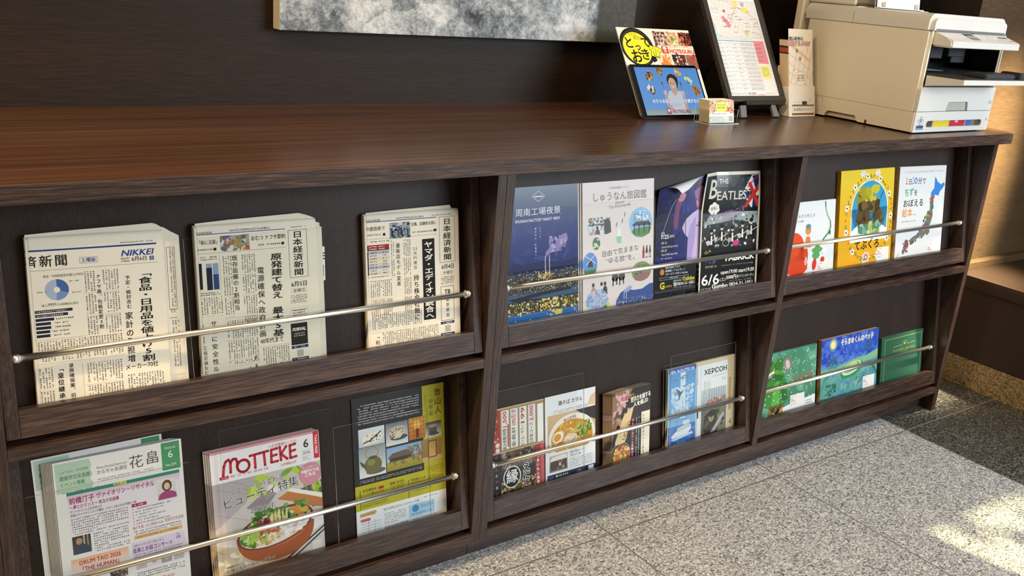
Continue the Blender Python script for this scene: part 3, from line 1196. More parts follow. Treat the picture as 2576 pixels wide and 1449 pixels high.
p.body(2, 113, 36, 7, 2.7, INK, 3.4)
news_cols(p, 2, 122, 40, 34, 34)
news_cols(p, 44, 54, 17, 104, 36)
news_cols(p, 76, 54, 26, 122, 36)
p.rect(44, 162, 60, 0.4, '#8a857a', L=3)
news_cols(p, 44, 166, 56, 80, 36)
p.vtext('サリに安全性ル', 24, 163, 10.5, INK, 13.2, bold=0.015, drift=-0.05)
p.vtext('工程記録など', 7, 205, 7.4, INK, 8.6, bold=0.01)
p.body(0, 168, 8, 34, 2.9, INKG, 4.1, True)
p.vtext('Paris', 94, 232, 11, INK, 12.5, bold=0.01)
p.text('T', 81, 251, 7, INK)
news_cols(p, 104, 222, 52, 54, 36)
p.rect(40, 220, 118, 0.4, '#8a857a', L=3)
newspaper(1, -0.5735, 0.0270, 0.8, p,
          [[(4, -3), (60, -6), (186, -10), (200, -6), (213, -1), (217, 276), (2, 276)], [(8, -1), (150, -3), (219, 8), (226, 10), (226, 276), (4, 276)],
           [(8, 0), (150, -2), (222, 14), (231, 18), (231, 276), (6, 276)]],
          'folded newspaper with two dark blue bars, middle of the three newspapers', 0.0135)

# 4 June
p = Print(205, 267, NB, 13)
p.rect(4, 14, 150, 1.6, '#4c61a0')
p.text('2026年(令和8年)6月4日(木曜日)', 66, 9, 4.2, INKG, w=60)
p.text('本経済新聞', 2, 10, 4.2, INKG, sx=1.5)
p.body(144, 9, 46, 3, 2.6, INKG, 3)
p.photo(52, 19, 44, 30, '#9aa6b0', '#8b8f92', ['#3a424d', '#2b3038', '#5d7390', '#cdd4d6', '#77808a', '#444b55', '#b8c4cc'], 90, 1.2, 4)
for i in range(6):
    p.ell(57 + i * 6.6, 31 + (i % 3) * 1.5, 1.9, 2.1, '#2e3138', L=5, n=10)
    p.rect(55 + i * 6.6, 33 + (i % 3) * 1.5, 4.4, 11, ['#333b49', '#7d8794', '#4b5568'][i % 3], L=5)
p.text('台風、記録的大雨に', 98.5, 21, 7.6, INK, w=55, bold=0.01)
p.body(100, 38, 46, 4, 3.4, INKG, 4.2)
p.rect(147, 37, 7, 4.6, INK, L=4)
p.text('外部技術で', 3, 23.5, 8.4, INK, w=39, bold=0.01)
p.body(6, 37, 28, 4, 3.4, INKG, 4.2)
p.rect(38, 37, 5, 5, INK, L=4)
p.rect(3, 47, 152, 0.5, '#6b665c')
p.frame(160, 14.5, 36, 90, 0.7, '#4b463e')
p.vtext('日本経済新聞', 178, 18, 12.8, INK, 13.9, bold=0.025, sx=1.45)
p.text('6月4日', 164, 108, 10.5, INK, w=28, bold=0.02)
p.frame(162.5, 122, 30, 7.5, 0.4, '#8b867a')
p.text('木曜日', 177.5, 122.3, 6.2, INK, 'c', sx=1.25)
p.body(161, 132, 34, 17, 2.6, INKG, 3.2)
p.frame(160.5, 152, 31, 69, 0.9, '#3b3831')
p.text('TB', 176, 157, 12, INK, 'c', bold=0.03)
p.vtext('東京貿易', 176, 175, 8.4, INK, 10.4, bold=0.01)
p.rect(159, 223, 32, 5, '#27315e', L=3)
p.body(165, 224, 22, 3.4, 2.9, '#e9e2d0', 3.2, L=5)
p.rect(159, 246, 32, 5, '#27315e', L=3)
p.body(162, 247, 26, 3.4, 2.9, '#e9e2d0', 3.2, L=5)
qr_free(p, 169, 231, 13, '#b4ad9d')
p.rect(121, 55, 27.5, 159, '#26262a', L=3)
p.vtext('ヤマダ・エディオン統合へ', 134.7, 60, 12.6, '#f1ebdb', 12.75, bold=0.035, sx=1.6)
p.text('2.5', 105, 68, 7.4, INK, 'c', w=9)
p.vtext('兆円連合', 105, 77, 7.2, INK, 9.2, sx=1.1)
p.vtext('持ち株会社軸に', 106.5, 122, 12.4, INK, 12.9, bold=0.015)
p.vtext('量販店モデル変革', 68.5, 58, 9.4, INK, 10.5, bold=0.01)
p.body(5, 50, 46, 6, 3, INK, 3.6)
p.rect(4, 58, 46, 6.4, '#9c3438', L=3)
p.rect(4, 64.4, 46, 4.6, '#80333a', L=3)
p.body(8, 59, 34, 10, 3.2, '#ecdcc8', 4.4, L=5)
for i in range(8):
    yy = 70 + i * 5.6
    p.rect(7, yy, 43, 5.4, ['#a4aac2', '#ddd5c3', '#d3cbb9', '#ddd5c3', '#d3cbb9', '#a4aac2', '#ddd5c3', '#d3cbb9'][i], L=3)
    p.body(9, yy + 1, 17, 3.4, 2.9, INK, 3.4, L=5)
    p.body(36, yy + 1, 11, 3.4, 2.9, INK, 3.4, L=5)
p.rect(4, 70, 3, 45, '#27315e', L=3)
p.body(5, 117, 45, 6, 2.7, INKG, 3.2)
news_cols(p, 8, 125, 46, 74, 37)
news_cols(p, 52, 52, 9, 72, 36)
news_cols(p, 78, 52, 18, 146, 37)
news_cols(p, 9, 190, 108, 34, 34)
news_cols(p, 28, 226, 126, 44, 40)
p.rect(8, 226, 146, 0.4, '#8a857a', L=3)
p.vtext('「利上', 20, 228, 9.4, INK, 12, bold=0.01)
newspaper(1, -0.2610, 0.0290, 0.6, p,
          [[(6, -2), (60, -4), (188, -7), (191, -1), (203, 1), (204, 272), (2, 272)], [(8, -1), (150, -3), (192, -1), (205, 3), (205, 272), (4, 272)]],
          'folded newspaper with a black headline panel, rightmost of the three newspapers', 0.012)

# small white day card behind the middle newspaper
p = Print(70, 62, '#eeece8', 3)
p.vtext('昨日', 60, 6, 24, '#161616', 25, bold=0.02, sx=0.9)
o = p.build('day_card', M_ink, None, 0.0005)
o.matrix_world = rack_at(1, -0.4045, 0.0419, 0.1505, 1.5)
tag(o, 'small white day card half hidden behind the middle newspaper', 'card')

# ------------------------------------------------------------------ lower left rack
GRN = '#4f9a68'


def art_newsletter(p):
    p.rect(173, 2, 31, 50, '#4a9862', L=2)
    p.text('2026.06', 188, 9, 6, '#e8efe6', 'c')
    p.text('6', 188, 14, 19, '#f4f6f1', 'c')
    p.text('No.374', 188, 40, 6, '#f4f6f1', 'c', bold=0.01)
    p.poly([(3, 3), (56, 3), (59, 14), (57, 22), (60, 30), (56, 38), (60, 46), (57, 54), (3, 54)], '#b9d2b8', L=2)
    p.text('しゅうなん・文化会館', 9, 16, 5, '#5f7d66', w=44)
    p.text('周南市文化会館', 9, 25, 9, '#3f7d58', w=47, bold=0.015)
    p.text('イベント情報', 9, 36, 8.6, '#3f7d58', w=38, bold=0.01)
    p.text('Music,Drama,Dance,etc.', 67, 19.5, 5.4, '#55524e', w=49)
    p.text('かるちゃあ通信', 67, 26.5, 8.4, '#55524e', w=48)
    p.text('花', 118, 13, 25, '#5a514b', sx=1.0)
    p.text('畠', 145, 11, 25, '#5a514b', sx=1.0)
    p.body(67, 41, 92, 8, 2.6, '#7a7670', 3.6)
    p.body(10, 53, 60, 3, 2.4, '#7a7670', 3)
    p.rect(17, 55, 184, 6, '#2f8a73', L=3)
    p.text('今月開催', 101, 55, 5.6, '#e7d84c', 'c', bold=0.04)
    p.rect(17, 61, 184, 12, '#dfc4d6', '#e8d8e2', L=2)
    p.rect(17, 73, 184, 104, '#ece4ea', '#f0ecec', L=2)
    p.text('前橋汀子', 20, 65, 12.5, '#a3265f', w=39, bold=0.03)
    p.text('ヴァイオリン・リサイタル', 63, 65, 11, '#a3265f', w=94, bold=0.025)
    p.text('〜夢とロマンス〜 珠玉の名曲集', 20, 78.5, 7.6, '#a3265f', w=78, bold=0.03)
    p.text('ヴァイオリンと人生を歩んだ', 20, 87.5, 5.2, '#33302e', w=50, bold=0.02)
    p.text('至高のヴァイオリニストが贈る、ロマンスあふれる午後の一時。', 20, 94, 5.2, '#33302e', w=106, bold=0.02)
    p.body(20, 101, 92, 32, 3.3, '#6a6662', 4.5)
    p.body(52, 134, 60, 38, 3.3, '#6a6662', 4.5)
    # recital portrait
    p.rect(161, 67, 32, 38, '#e9e3dc', '#d8d0cc', L=3)
    p.ell(178, 80, 8.5, 10.5, '#5b4136', L=4)
    p.poly([(162, 104), (164, 95), (172, 90), (184, 90), (193, 95), (194, 104)], '#a9487d', L=5)
    p.ell(178, 81, 5, 6.5, '#e6c0a8', L=5)
    p.rect(117, 100, 25, 6, '#b02f64', L=3)
    p.body(121, 101.2, 17, 3.6, 3, '#f4e4ec', 3.6, L=5)
    for i in range(6):
        p.ell(118.5, 110 + i * 5.4, 1, 1, '#b04a76', L=4, n=8)
        p.body(122, 107.4 + i * 5.4, 62 - (i * 13) % 30, 4.6, 3.1, '#6a5f66', 4.8)
    p.text('6/16', 116, 139, 9, '#c0392f', w=18)
    p.text('(火) 開演14:00', 137, 141, 6, '#c0392f', w=30)
    p.text('周南市文化会館', 170, 139.5, 7, '#c0392f', w=32)
    p.body(117, 149, 82, 9, 3.2, '#55514d', 4.5)
    p.rect(117, 158.5, 82, 7, '#e6b877', L=3)
    p.body(121, 160, 72, 4.4, 3, '#7d5a30', 4.2, L=5)
    # conductor picture
    p.rect(19, 134, 29, 32, '#3b3634', '#5a5350', L=3)
    p.rect(36, 134, 2.5, 20, '#b9b4ac', L=4)
    p.rect(42, 134, 2, 22, '#9c958c', L=4)
    p.poly([(22, 166), (24, 152), (33, 147), (44, 154), (47, 166)], '#3f4a5e', L=5)
    p.ell(29.5, 143.5, 5, 6, '#b8917a', L=5)
    p.ell(28, 141.5, 5, 5, '#3a302c', L=4)
    p.rect(14, 174, 92, 10, '#efb48c', '#f3d0b8', L=3)
    p.rect(14, 184, 92, 18, '#f3d0b8', '#f3ebe4', L=3)
    p.text('DRUM TAO 2026', 60, 177, 10.5, '#bf3a33', 'c', w=66, bold=0.03)
    p.text('「THE HUMAN」', 60, 189, 10.5, '#bf3a33', 'c', w=58, bold=0.03)
    p.text('世界観客動員数1000万人!', 15, 206, 6.4, '#2b2928', w=55, bold=0.03)
    p.text('DRUM TAOが', 15, 214, 7, '#2b2928', w=34, bold=0.01)
    p.photo(73, 204, 29, 22, '#3d3634', '#5f5450', ['#8b7f78', '#211d1b', '#c8b9ae', '#5c4a43', '#a5958b'], 60, 0.8, 2.6, L=3)
    p.rect(112, 170, 90, 60, '#e7d5e8', '#f0e9f0', L=3)
    p.text('0歳から大人まで楽しめる', 114, 174, 5.4, '#4b3157', w=52)
    p.text('音楽とお話コンサート', 113, 181, 9.6, '#7c2f8a', w=67, bold=0.03)
    p.text('Part', 191, 171, 4, '#4b3157', 'c')
    p.text('10', 191, 175, 8, '#2f2a3a', 'c', bold=0.02)
    p.body(114, 192, 84, 10, 2.8, '#77706f', 4)
    for i in range(4):
        x = 116 + i * 21.5
        p.rect(x, 203, 18, 18, ['#c9c4c0', '#e8e4e4', '#a9a4a0', '#c4bfbc'][i], L=4)
        p.ell(x + 9, 209, 5.6, 5.6, '#2b2523', L=5, n=16)
        p.ell(x + 9, 212, 4, 5, '#d9b49e', L=6, n=16)
    p.body(114, 226, 86, 16, 3.2, '#4c4744', 4.4)
    p.rect(113, 244, 26, 10, '#1f2c4f', L=4)
    p.text('開演14:00', 150, 244, 7, '#c0392f')
    p.text('開演13:00', 150, 254, 7, '#c0392f')
    p.photo(73, 228, 29, 20, '#2d2a28', '#3f3a37', ['#6f665f', '#b4a79c', '#161312'], 40, 0.8, 2.6, L=3)
    p.body(15, 224, 54, 40, 3.2, '#6a6662', 4.6)


p = Print(208, 298, '#efece6', 21)
art_newsletter(p)
front_me = p.build('newsletter', M_ink, None, 0.0007)
front_me.matrix_world = rack_at(0, -0.8115, 0.0235, 0.0, 0.5)
tag(front_me, 'white and green community newsletter with a recital article, front sheet of its stack', 'newsletter', 'newsletters in the lower left rack')
ords = ('second', 'third', 'fourth', 'fifth', 'sixth', 'seventh', 'eighth', 'ninth')
for k in range(8):
    c = front_me.copy()
    COL.objects.link(c)
    c.matrix_world = rack_at(0, -0.8135 - 0.0016 * k, 0.0252 + 0.0018 * k, 0.0, 0.5 - 0.05 * k)
    c['label'] = 'green cornered newsletter, %s sheet from the front of its stack' % ords[k]
c = front_me.copy()
COL.objects.link(c)
c.matrix_world = rack_at(0, -0.8350, 0.0410, 0.009, -0.4)
c['label'] = 'newsletter sheet standing taller at the back of the green cornered stack'


def art_motteke(p):
    p.rect(0, 0, 211, 4.5, '#d99aa6', L=2)
    RED = '#c8283c'
    # hand-drawn logo letters
    def st(pts, w=5.0):
        pts = [(22 + (q[0] - 20) * 0.895, q[1]) for q in pts]
        p.line(pts, w, RED, L=6)
        for q in pts:
            p.ell(q[0], q[1], w / 2, w / 2, RED, L=6, n=12)
    st([(20, 48), (23, 30), (27, 22), (33, 19), (37, 24), (36, 44)])
    st([(37, 26), (42, 20), (48, 20), (51, 26), (50, 36)])
    p.ring(60.5, 37, 11.2, 11.5, 5.0, RED, L=6, n=32)
    st([(78, 21), (97, 20)])
    st([(88, 21), (88, 46)])
    st([(99, 20), (117, 19)])
    st([(108, 20), (109, 45)])
    st([(137, 18), (124, 19), (123, 43), (137, 43)])
    st([(124, 31), (135, 30)])
    st([(143, 17), (144, 43)])
    st([(157, 18), (145, 31), (158, 43)])
    st([(177, 17), (165, 18), (165, 43), (178, 42)])
    st([(166, 30), (176, 29)])
    p.text('お店情報もってけ!', 117, 7.5, 8, RED, w=48)
    p.ring(113, 12.5, 2.8, 2.8, 0.5, RED, L=6)
    p.text('お店情報262件', 132, 49.5, 6, RED, w=31)
    p.rect(15, 49, 17, 6, RED, L=3)
    p.body(17, 50.2, 13, 3.6, 3, '#f6dcdc', 3.6, L=5)
    p.text('周南・下松・光・柳井・周防大島・岩国', 35, 49.5, 5.4, RED, w=72)
    p.text('6', 184, 9, 23, '#1c1b1b', 'c', bold=0.02)
    p.rect(175, 34.5, 17, 0.4, '#777', L=4)
    p.text('2026', 184, 35.5, 8, '#1c1b1b', 'c')
    p.frame(175.5, 46, 16, 9, 0.3, '#777')
    p.body(177, 47, 13, 7, 2.6, '#333', 3.3)
    p.rect(199, 1, 11, 54, '#cf2338', L=4)
    p.text('TAKE FREE', 208, 8, 7, '#fbeeee', w=38, rot=90, bold=0.03)
    # photograph
    p.rect(0, 61, 211, 200, '#c9c2c4', '#d8cfc6', L=2)
    p.poly([(0, 61), (90, 61), (60, 110), (0, 150)], '#b3abb0', L=3)
    for (a, b) in (((10, 72), (100, 108)), ((4, 120), (75, 150)), ((0, 190), (40, 215)), ((30, 61), (110, 95))):
        p.line([a, b], 0.6, '#8d8488', L=4)
    p.blobs(26, 60, 62, 150, 42, ['#b9cf3f', '#9fbe2c', '#d4dd5a', '#7ea42a', '#c3d65a', '#6f9631'], 6, 17, L=4, flat=0.42)
    p.blobs(14, 165, 75, 45, 55, ['#8fb53a', '#7aa032', '#b5cc4e'], 5, 13, L=4, flat=0.4)
    p.poly([(165, 110), (211, 100), (211, 150), (190, 152)], '#4d5a63', L=3)
    p.rect(178, 108, 3, 40, '#a5843f', L=4)
    p.rect(190, 106, 3, 40, '#a5843f', L=4)
    p.poly([(60, 120), (100, 95), (120, 105), (90, 140)], '#8f858a', L=4)
    p.poly([(90, 96), (120, 80), (128, 100), (100, 115)], '#e6e0e2', L=4)
    # tray, table
    p.poly([(120, 118), (142, 108), (211, 138), (211, 156), (190, 150), (150, 130)], '#c07a44', L=5)
    p.poly([(140, 106), (150, 103), (211, 128), (211, 138)], '#efe8df', L=5)
    p.poly([(0, 180), (60, 200), (211, 250), (211, 261), (0, 261)], '#cbb79a', L=4)
    p.blobs(20, 0, 200, 60, 60, ['#d9c9ae', '#bfa583', '#e6dccb'], 5, 14, L=4.3, flat=0.4)
    # chopsticks
    p.line([(130, 244), (211, 196)], 3.4, '#2c3340', L=6)
    p.line([(136, 250), (211, 204)], 3.4, '#384252', L=6)
    p.poly([(150, 190), (200, 168), (211, 176), (211, 190), (178, 204)], '#e8e6ea', L=5)
    # bowl
    cx, cy = 114, 172
    P = []
    for k in range(25):
        t = math.pi * k / 24
        P.append((cx + 77 * math.cos(t), 176 + 62 * math.sin(t) ** 0.8 * (1 if k else 1)))
    p.poly(P, '#a5562f', L=7)
    p.poly([(x * 0.8 + cx * 0.2, y * 0.55 + 80) for (x, y) in P], '#b5663b', L=7.5)
    p.ell(cx, cy, 77, 36, '#7a3b22', L=8, n=40, rot=-9)
    p.ell(cx, cy + 1, 72, 32, '#e4dcd2', L=9, n=40, rot=-9)

    def inb(x, y):
        a = math.radians(9)
        u, v = (x - cx) * math.cos(a) - (y - cy) * math.sin(a), (x - cx) * math.sin(a) + (y - cy) * math.cos(a)
        return (u / 70) ** 2 + (v / 31) ** 2 < 1
    old = p.clip
    p.clip = (0, 0, 211, 261)
    p.blobs(190, 40, 150, 60, 50, ['#8fb83a', '#6f9e2e', '#b6d25a', '#4d7a2a', '#a9cc4a'], 2, 6, L=10, inside=inb)
    p.blobs(70, 70, 132, 110, 30, ['#3f6b2c', '#2f5526', '#5b8a37', '#79a548'], 3, 7, L=10)
    p.blobs(40, 82, 152, 30, 18, ['#8e1f4a', '#b03060', '#6d1a3c'], 1.5, 4.5, L=12)
    p.blobs(60, 84, 162, 40, 22, ['#cf5b3a', '#e2855a', '#b8432e', '#d86c4a'], 2, 5, L=12)
    p.blobs(70, 120, 165, 58, 30, ['#f0ece6', '#e4dcd6', '#dcb9b2', '#f7f4ef'], 2, 6, L=12, inside=inb)
    p.blobs(34, 76, 182, 46, 16, ['#e9d9b2', '#d8a878', '#f0e6c8', '#b5cf7a'], 2.5, 5, L=13, inside=inb)
    p.blobs(14, 144, 142, 32, 16, ['#dcb83f', '#c79a2a', '#e28a3c'], 3, 6, L=13)
    p.clip = old
    for i in range(5):
        x = 106 + i * 7
        p.poly([(x, 172), (x - 3 + i, 150 - (2 - abs(i - 2)) * 3), (x + 3, 142 - (2 - abs(i - 2)) * 3), (x + 6, 170)], ['#efe2a2', '#e4d184'][i % 2], L=15)
    # cover lines
    p.text('この夏、どう変わる?', 35, 76, 13, '#3b3838', w=104, rot=-3, L=17, out=('#ece8ea', 0.05))
    p.text('ビューティ特集', 19, 92, 22, '#221f20', w=145, rot=-5, L=17, out=('#ece8ea', 0.04))
    p.text('2026年', 67, 119, 15, '#55504f', w=50, L=17, out=('#ece8ea', 0.05))
    p.ell(189, 83, 23, 23, '#cf8fa0', L=17, n=32)
    p.text('もっと詳しく!', 189, 67, 5, '#fbeef0', 'c', L=19)
    p.text('WEBサイトは', 189, 73, 8, '#fdf6f6', 'c', w=36, bold=0.05, L=19)
    p.text('こちら', 189, 81, 7.6, '#fdf6f6', 'c', w=21, bold=0.05, L=19)
    qr_free(p, 181.5, 90, 15, '#e9dfe0')
    p.text('我慢しないヘルシーグルメ', 14, 231, 8.4, '#2a2422', w=94, rot=-3, bold=0.02, L=17, out=('#e8dccb', 0.05))
    p.text('周南産ピカピカ', 14, 224, 5, '#4a4240', w=34, L=17)
    p.body(14, 243, 80, 5, 4, '#4a4240', 5, L=16)
    p.rect(184, 222, 20, 24, '#e7e3dc', L=16)


p = Print(211, 257, '#f1eef0', 22)
art_motteke(p)
for q in range(len(p.V)):
    pass
mag = p.build('magazine', M_ink, None, 0.0028, M_page)
mag.matrix_world = rack_at(0, -0.5520, 0.0280, 0.0, -0.2)
tag(mag, 'magazine with a red MOTTEKE title and a salad bowl, front copy of its stack', 'magazine', 'salad bowl magazines')
for k in range(3):
    c = mag.copy()
    COL.objects.link(c)
    c.matrix_world = rack_at(0, -0.5545 - 0.003 * k, 0.0312 + 0.0032 * k, 0.0012 * k, -0.25)
    c['label'] = 'salad bowl magazine, %s copy from the front of its stack' % ords[k]

# pottery exhibition flyer
p = Print(212, 298, '#1c1b1a', 23)
YL = '#b9b21f'
p.rect(160, 0, 52, 298, '#b5ae22', L=1)
p.rect(0, 183, 212, 53, '#bdb526', L=2)
p.rect(0, 236, 212, 62, '#e9ecee', L=3)
p.body(12, 14, 143, 44, 3.2, '#d6d4cf', 5.3)
p.vtext('魯山人', 197, 10, 17, '#1d1a12', 19.5)
p.vtext('の宇宙', 180, 30, 11.5, '#1d1a12', 13)
p.body(165, 20, 4, 60, 2.8, '#5b5718', 4, True)
p.ring(201, 62, 9, 16, 0.4, '#6f6a1c', L=3)


def pot(x, y, w, h, a, b):
    p.rect(x, y, w, h, a, b, L=4)


pot(12, 65, 58, 38, '#dfe3e6', '#c6ccd0')
p.poly([(18, 92), (22, 79), (60, 74), (66, 88), (58, 97), (24, 100)], '#efe9dc', L=5)
p.line([(22, 95), (36, 92), (50, 84), (62, 76)], 2.6, '#2c2521', L=6)
p.blobs(26, 22, 80, 40, 15, ['#5c4334', '#8a2f24', '#3a2c25'], 0.8, 2.2, L=6)
pot(73, 65, 51, 48, '#6a7076', '#dfe1e0')
p.ell(103, 98, 20, 6, '#4c4f52', L=5)
p.poly([(80, 80), (117, 76), (115, 90), (106, 99), (92, 100), (84, 93)], '#d9cfb8', L=6)
p.ell(98, 80, 19, 6, '#c3b79c', L=7, rot=-5)
p.blobs(16, 82, 78, 32, 20, ['#5c3f2c', '#3c2a20', '#8a5a3a'], 1, 2.6, L=8)
pot(126, 64, 38, 47, '#d99a3a', '#b96a22')
for i in range(5):
    p.rect(126, 66 + i * 9, 38, 0.8, '#7a3a14', L=6)
    p.rect(128 + i * 8.5, 64, 0.8, 47, '#7a3a14', L=6)
p.ell(146, 80, 10, 9, '#f3c54e', L=5)
p.rect(143, 88, 7, 20, '#6d3514', L=6)
pot(166, 81, 38, 33, '#2c2b2c', '#cfccc6')
p.ell(186, 108, 13, 3.5, '#56524c', L=5)
p.rect(174, 90, 19, 17, '#6c6657', '#3b372f', L=6)
p.ell(183.5, 90, 9.5, 3, '#a39c88', L=7)
pot(156, 117, 48, 49, '#a9824a', '#8b6a3a')
p.frame(170, 121, 22, 38, 2.5, '#6a4d26', L=6)
p.rect(173, 124, 16, 32, '#b8944a', '#caa85a', L=6)
p.rect(156, 156, 48, 10, '#c4a56a', L=5)
pot(11, 104, 60, 64, '#8d989b', '#e3e6e6')
p.ring(40, 118, 14, 12, 2, '#b28f52', L=6)
p.ell(48, 158, 22, 6, '#5d605c', L=5)
p.ell(42, 144, 20, 18, '#6f6a3c', L=7)
p.ell(38, 138, 9, 7, '#8d8854', L=8)
p.poly([(22, 138), (12, 130), (16, 142), (26, 150)], '#5b562f', L=7)
p.ell(42, 128, 10, 3.5, '#54502c', L=8)
pot(73, 117, 82, 50, '#86a8cf', '#c9d3d8')
p.blobs(40, 120, 122, 35, 26, ['#7a7a66', '#5c6350', '#9a8a7c', '#8a7a70'], 2, 6, L=5)
p.poly([(76, 138), (86, 130), (118, 127), (134, 137), (134, 140), (76, 141)], '#6b5a4c', L=7)
p.rect(80, 140, 50, 8, '#3c332c', L=6)
p.rect(73, 148, 82, 19, '#b3a03e', '#8f8a36', L=6)
p.blobs(14, 74, 146, 80, 12, ['#8c6a44', '#6f7a3c', '#a5814e'], 2, 5, L=8)
p.body(10, 172, 146, 9, 2.6, '#c9c6be', 3.6)
p.rect(10, 193, 1.4, 40, '#3c3a10', L=4)
p.text('記念講演会', 16, 192, 6.4, '#2a280c', bold=0.02)
p.rect(52, 193, 12, 6, '#b0281f', L=4)
p.text('野崎 洋光氏', 78, 191, 6.4, '#2a280c', bold=0.02)
p.text('「魯山人の味」', 30, 201, 5.6, '#2a280c')
p.body(14, 209, 60, 22, 3, '#4c4812', 4.4)
p.body(80, 198, 34, 20, 2.4, '#5d5818', 3.2)
p.rect(121, 196, 1.4, 40, '#3c3a10', L=4)
p.text('学芸員による', 127, 195, 6, '#2a280c', bold=0.02)
p.text('ギャラリートーク', 127, 203, 6, '#2a280c', bold=0.02)
p.body(127, 212, 50, 14, 3, '#4c4812', 4.4)
p.body(167, 176, 40, 36, 2.6, '#5d5818', 4)
p.poly([(8, 243), (42, 241), (46, 245), (42, 250), (8, 250)], '#c9a35c', L=4)
p.body(11, 244, 30, 4, 3, '#5a421a', 4)
p.text('「誕生50周年 ねずみくんのチョッキ展」', 60, 243, 6, '#39393b', w=86)
p.body(156, 240, 36, 4, 3, '#555', 4)
p.rect(9, 255, 22, 6, '#d45a6c', L=4)
for i in range(6):
    p.rect(10, 265 + i * 6, 44, 1, '#a9adb2', L=4)
p.rect(26, 256, 1.2, 40, '#a9adb2', L=4)
p.rect(40, 260, 1, 36, '#a9adb2', L=4)
p.body(62, 254, 52, 26, 2.8, '#777', 4.2)
p.rect(120, 252, 62, 28, '#a9cfe6', L=4)
p.ell(136, 262, 8, 8, '#3f8fc4', L=5)
p.body(148, 256, 32, 8, 3, '#2f6fa4', 4, L=6)
p.body(126, 272, 50, 6, 3, '#2f6fa4', 4, L=6)
p.text('周南市美術博物館', 62, 283, 7.5, '#4b5a66', w=56)
p.body(128, 284, 60, 8, 3, '#777', 4)
o = p.build('flyer', M_ink, None, 0.0012, M_paper)
o.matrix_world = rack_at(0, -0.2660, 0.0400, 0.0002, 0.3)
tag(o, 'black and yellow pottery exhibition flyer with teapot photos, right end of the lower left rack', 'flyer')

# ------------------------------------------------------------------ upper middle rack
# night view booklet
p = Print(210, 298, '#3d5164', 31, '#3d5164')
p.V, p.F, p.C = [], [], []
stops = [(0, '#415468'), (50, '#3a4a6e'), (95, '#36407e'), (140, '#2f3a78'), (172, '#27336a')]
for (a, ca), (b, cb) in zip(stops, stops[1:]):
    p.rect(0, a, 210, b - a, ca, cb, L=0)
p.rect(0, 172, 210, 126, '#2b3350', '#1d2a4c', L=0)
p.blobs(60, 0, 60, 210, 108, ['#3a4485', '#343d7c', '#40498a', '#38427c'], 6, 18, L=1, flat=0.4)
p.poly([(0, 166), (40, 158), (70, 163), (110, 158), (160, 166), (210, 160), (210, 182), (0, 182)], '#232c58', L=3)
# lit town and works
p.rect(0, 176, 210, 58, '#3a3c48', '#2e313c', L=3)
p.blobs(520, 0, 178, 210, 50, ['#b7a27a', '#e8dcb4', '#8d826c', '#d9c98e', '#6c7a88', '#f4ecd0', '#55503f', '#a88a4a', '#9aa4b0'], 0.5, 2.0, L=4, flat=0.5, rot=-4)
p.blobs(60, 0, 196, 210, 34, ['#2a2c34', '#3c3d40', '#4a4438'], 2, 6, L=4, flat=0.35, rot=-4)
p.blobs(420, 0, 190, 210, 40, ['#d8b86a', '#f0dc9c', '#b09a6c', '#8d8470', '#fbf0c8', '#6f6a5c'], 0.5, 1.7, L=5.2, flat=0.6, rot=-4)
p.poly([(0, 226), (210, 222), (210, 238), (120, 240), (60, 236), (0, 243)], '#3f5f82', L=6)
p.poly([(20, 234), (120, 224), (190, 222), (190, 228), (110, 233), (40, 240)], '#2c2c2c', L=7)
p.rect(0, 243, 210, 27, '#41412f', '#3a3c34', L=6)
p.blobs(420, 0, 241, 210, 32, ['#e3c767', '#c9a640', '#f2e2a0', '#8c7a3c', '#fbf3cc', '#b08f3a', '#5f5a40', '#dcb94c'], 0.6, 2.6, L=7, flat=0.8)
p.blobs(60, 110, 240, 70, 22, ['#f0d468', '#e4bf4a', '#f8e9a8'], 1, 3.4, L=8)
p.rect(0, 268, 210, 30, '#2c62a8', '#2f7ac8', L=8)
p.blobs(30, 0, 266, 210, 30, ['#6f9ad0', '#e8d67c', '#f3e6a4', '#4f86c4', '#c8a2c4'], 0.8, 2.2, L=9, flat=3.0, rot=0)
p.blobs(14, 130, 268, 45, 12, ['#e3cf4e', '#d8c54a'], 1.5, 4, L=9, flat=1.6)
# chimneys and smoke
p.rect(119, 150, 2, 48, '#cfc6d4', L=9)
p.rect(130, 148, 2, 47, '#cfc6d4', L=9)
p.poly([(119, 152), (122, 140), (132, 132), (146, 128), (150, 118), (166, 106), (178, 104), (182, 116), (176, 128), (164, 134), (150, 140), (136, 143), (126, 148), (121, 153)], '#8f84b8', L=8)
p.blobs(26, 130, 108, 46, 34, ['#a79bc8', '#9388ba', '#b6a9cc', '#7b72a8'], 3, 7, L=9, flat=0.7)
p.blobs(60, 100, 184, 40, 18, ['#e6cc7a', '#d0aa4c', '#f4e6b4'], 0.6, 2.2, L=10)
p.line([(104, 10), (121, 21), (104, 32), (87, 21), (104, 10)], 0.9, '#c8d0dc', L=6)
p.rect(92, 20.4, 24, 2.2, '#d8dee6', L=6)
p.text('周南工場夜景', 44, 44, 17.5, '#eceef4', w=118, bold=0.0)
p.text('SHUNAN FACTORY NIGHT VIEW', 43, 66, 8.6, '#dfe3ee', w=117, bold=0.03)
p.vtext('瀬戸内の、多島美へ―', 95, 86, 5.2, '#dfe0ee', 6.9)
p.vtext('ようこそ、', 107, 86, 4.8, '#dfe0ee', 6.1)
o = p.build('booklet', M_ink_gloss, None, 0.003, M_paper)
o.matrix_world = rack_at(1, 0.0475, 0.0390)
tag(o, 'dark blue factory night view booklet, left end of the upper middle rack', 'booklet')

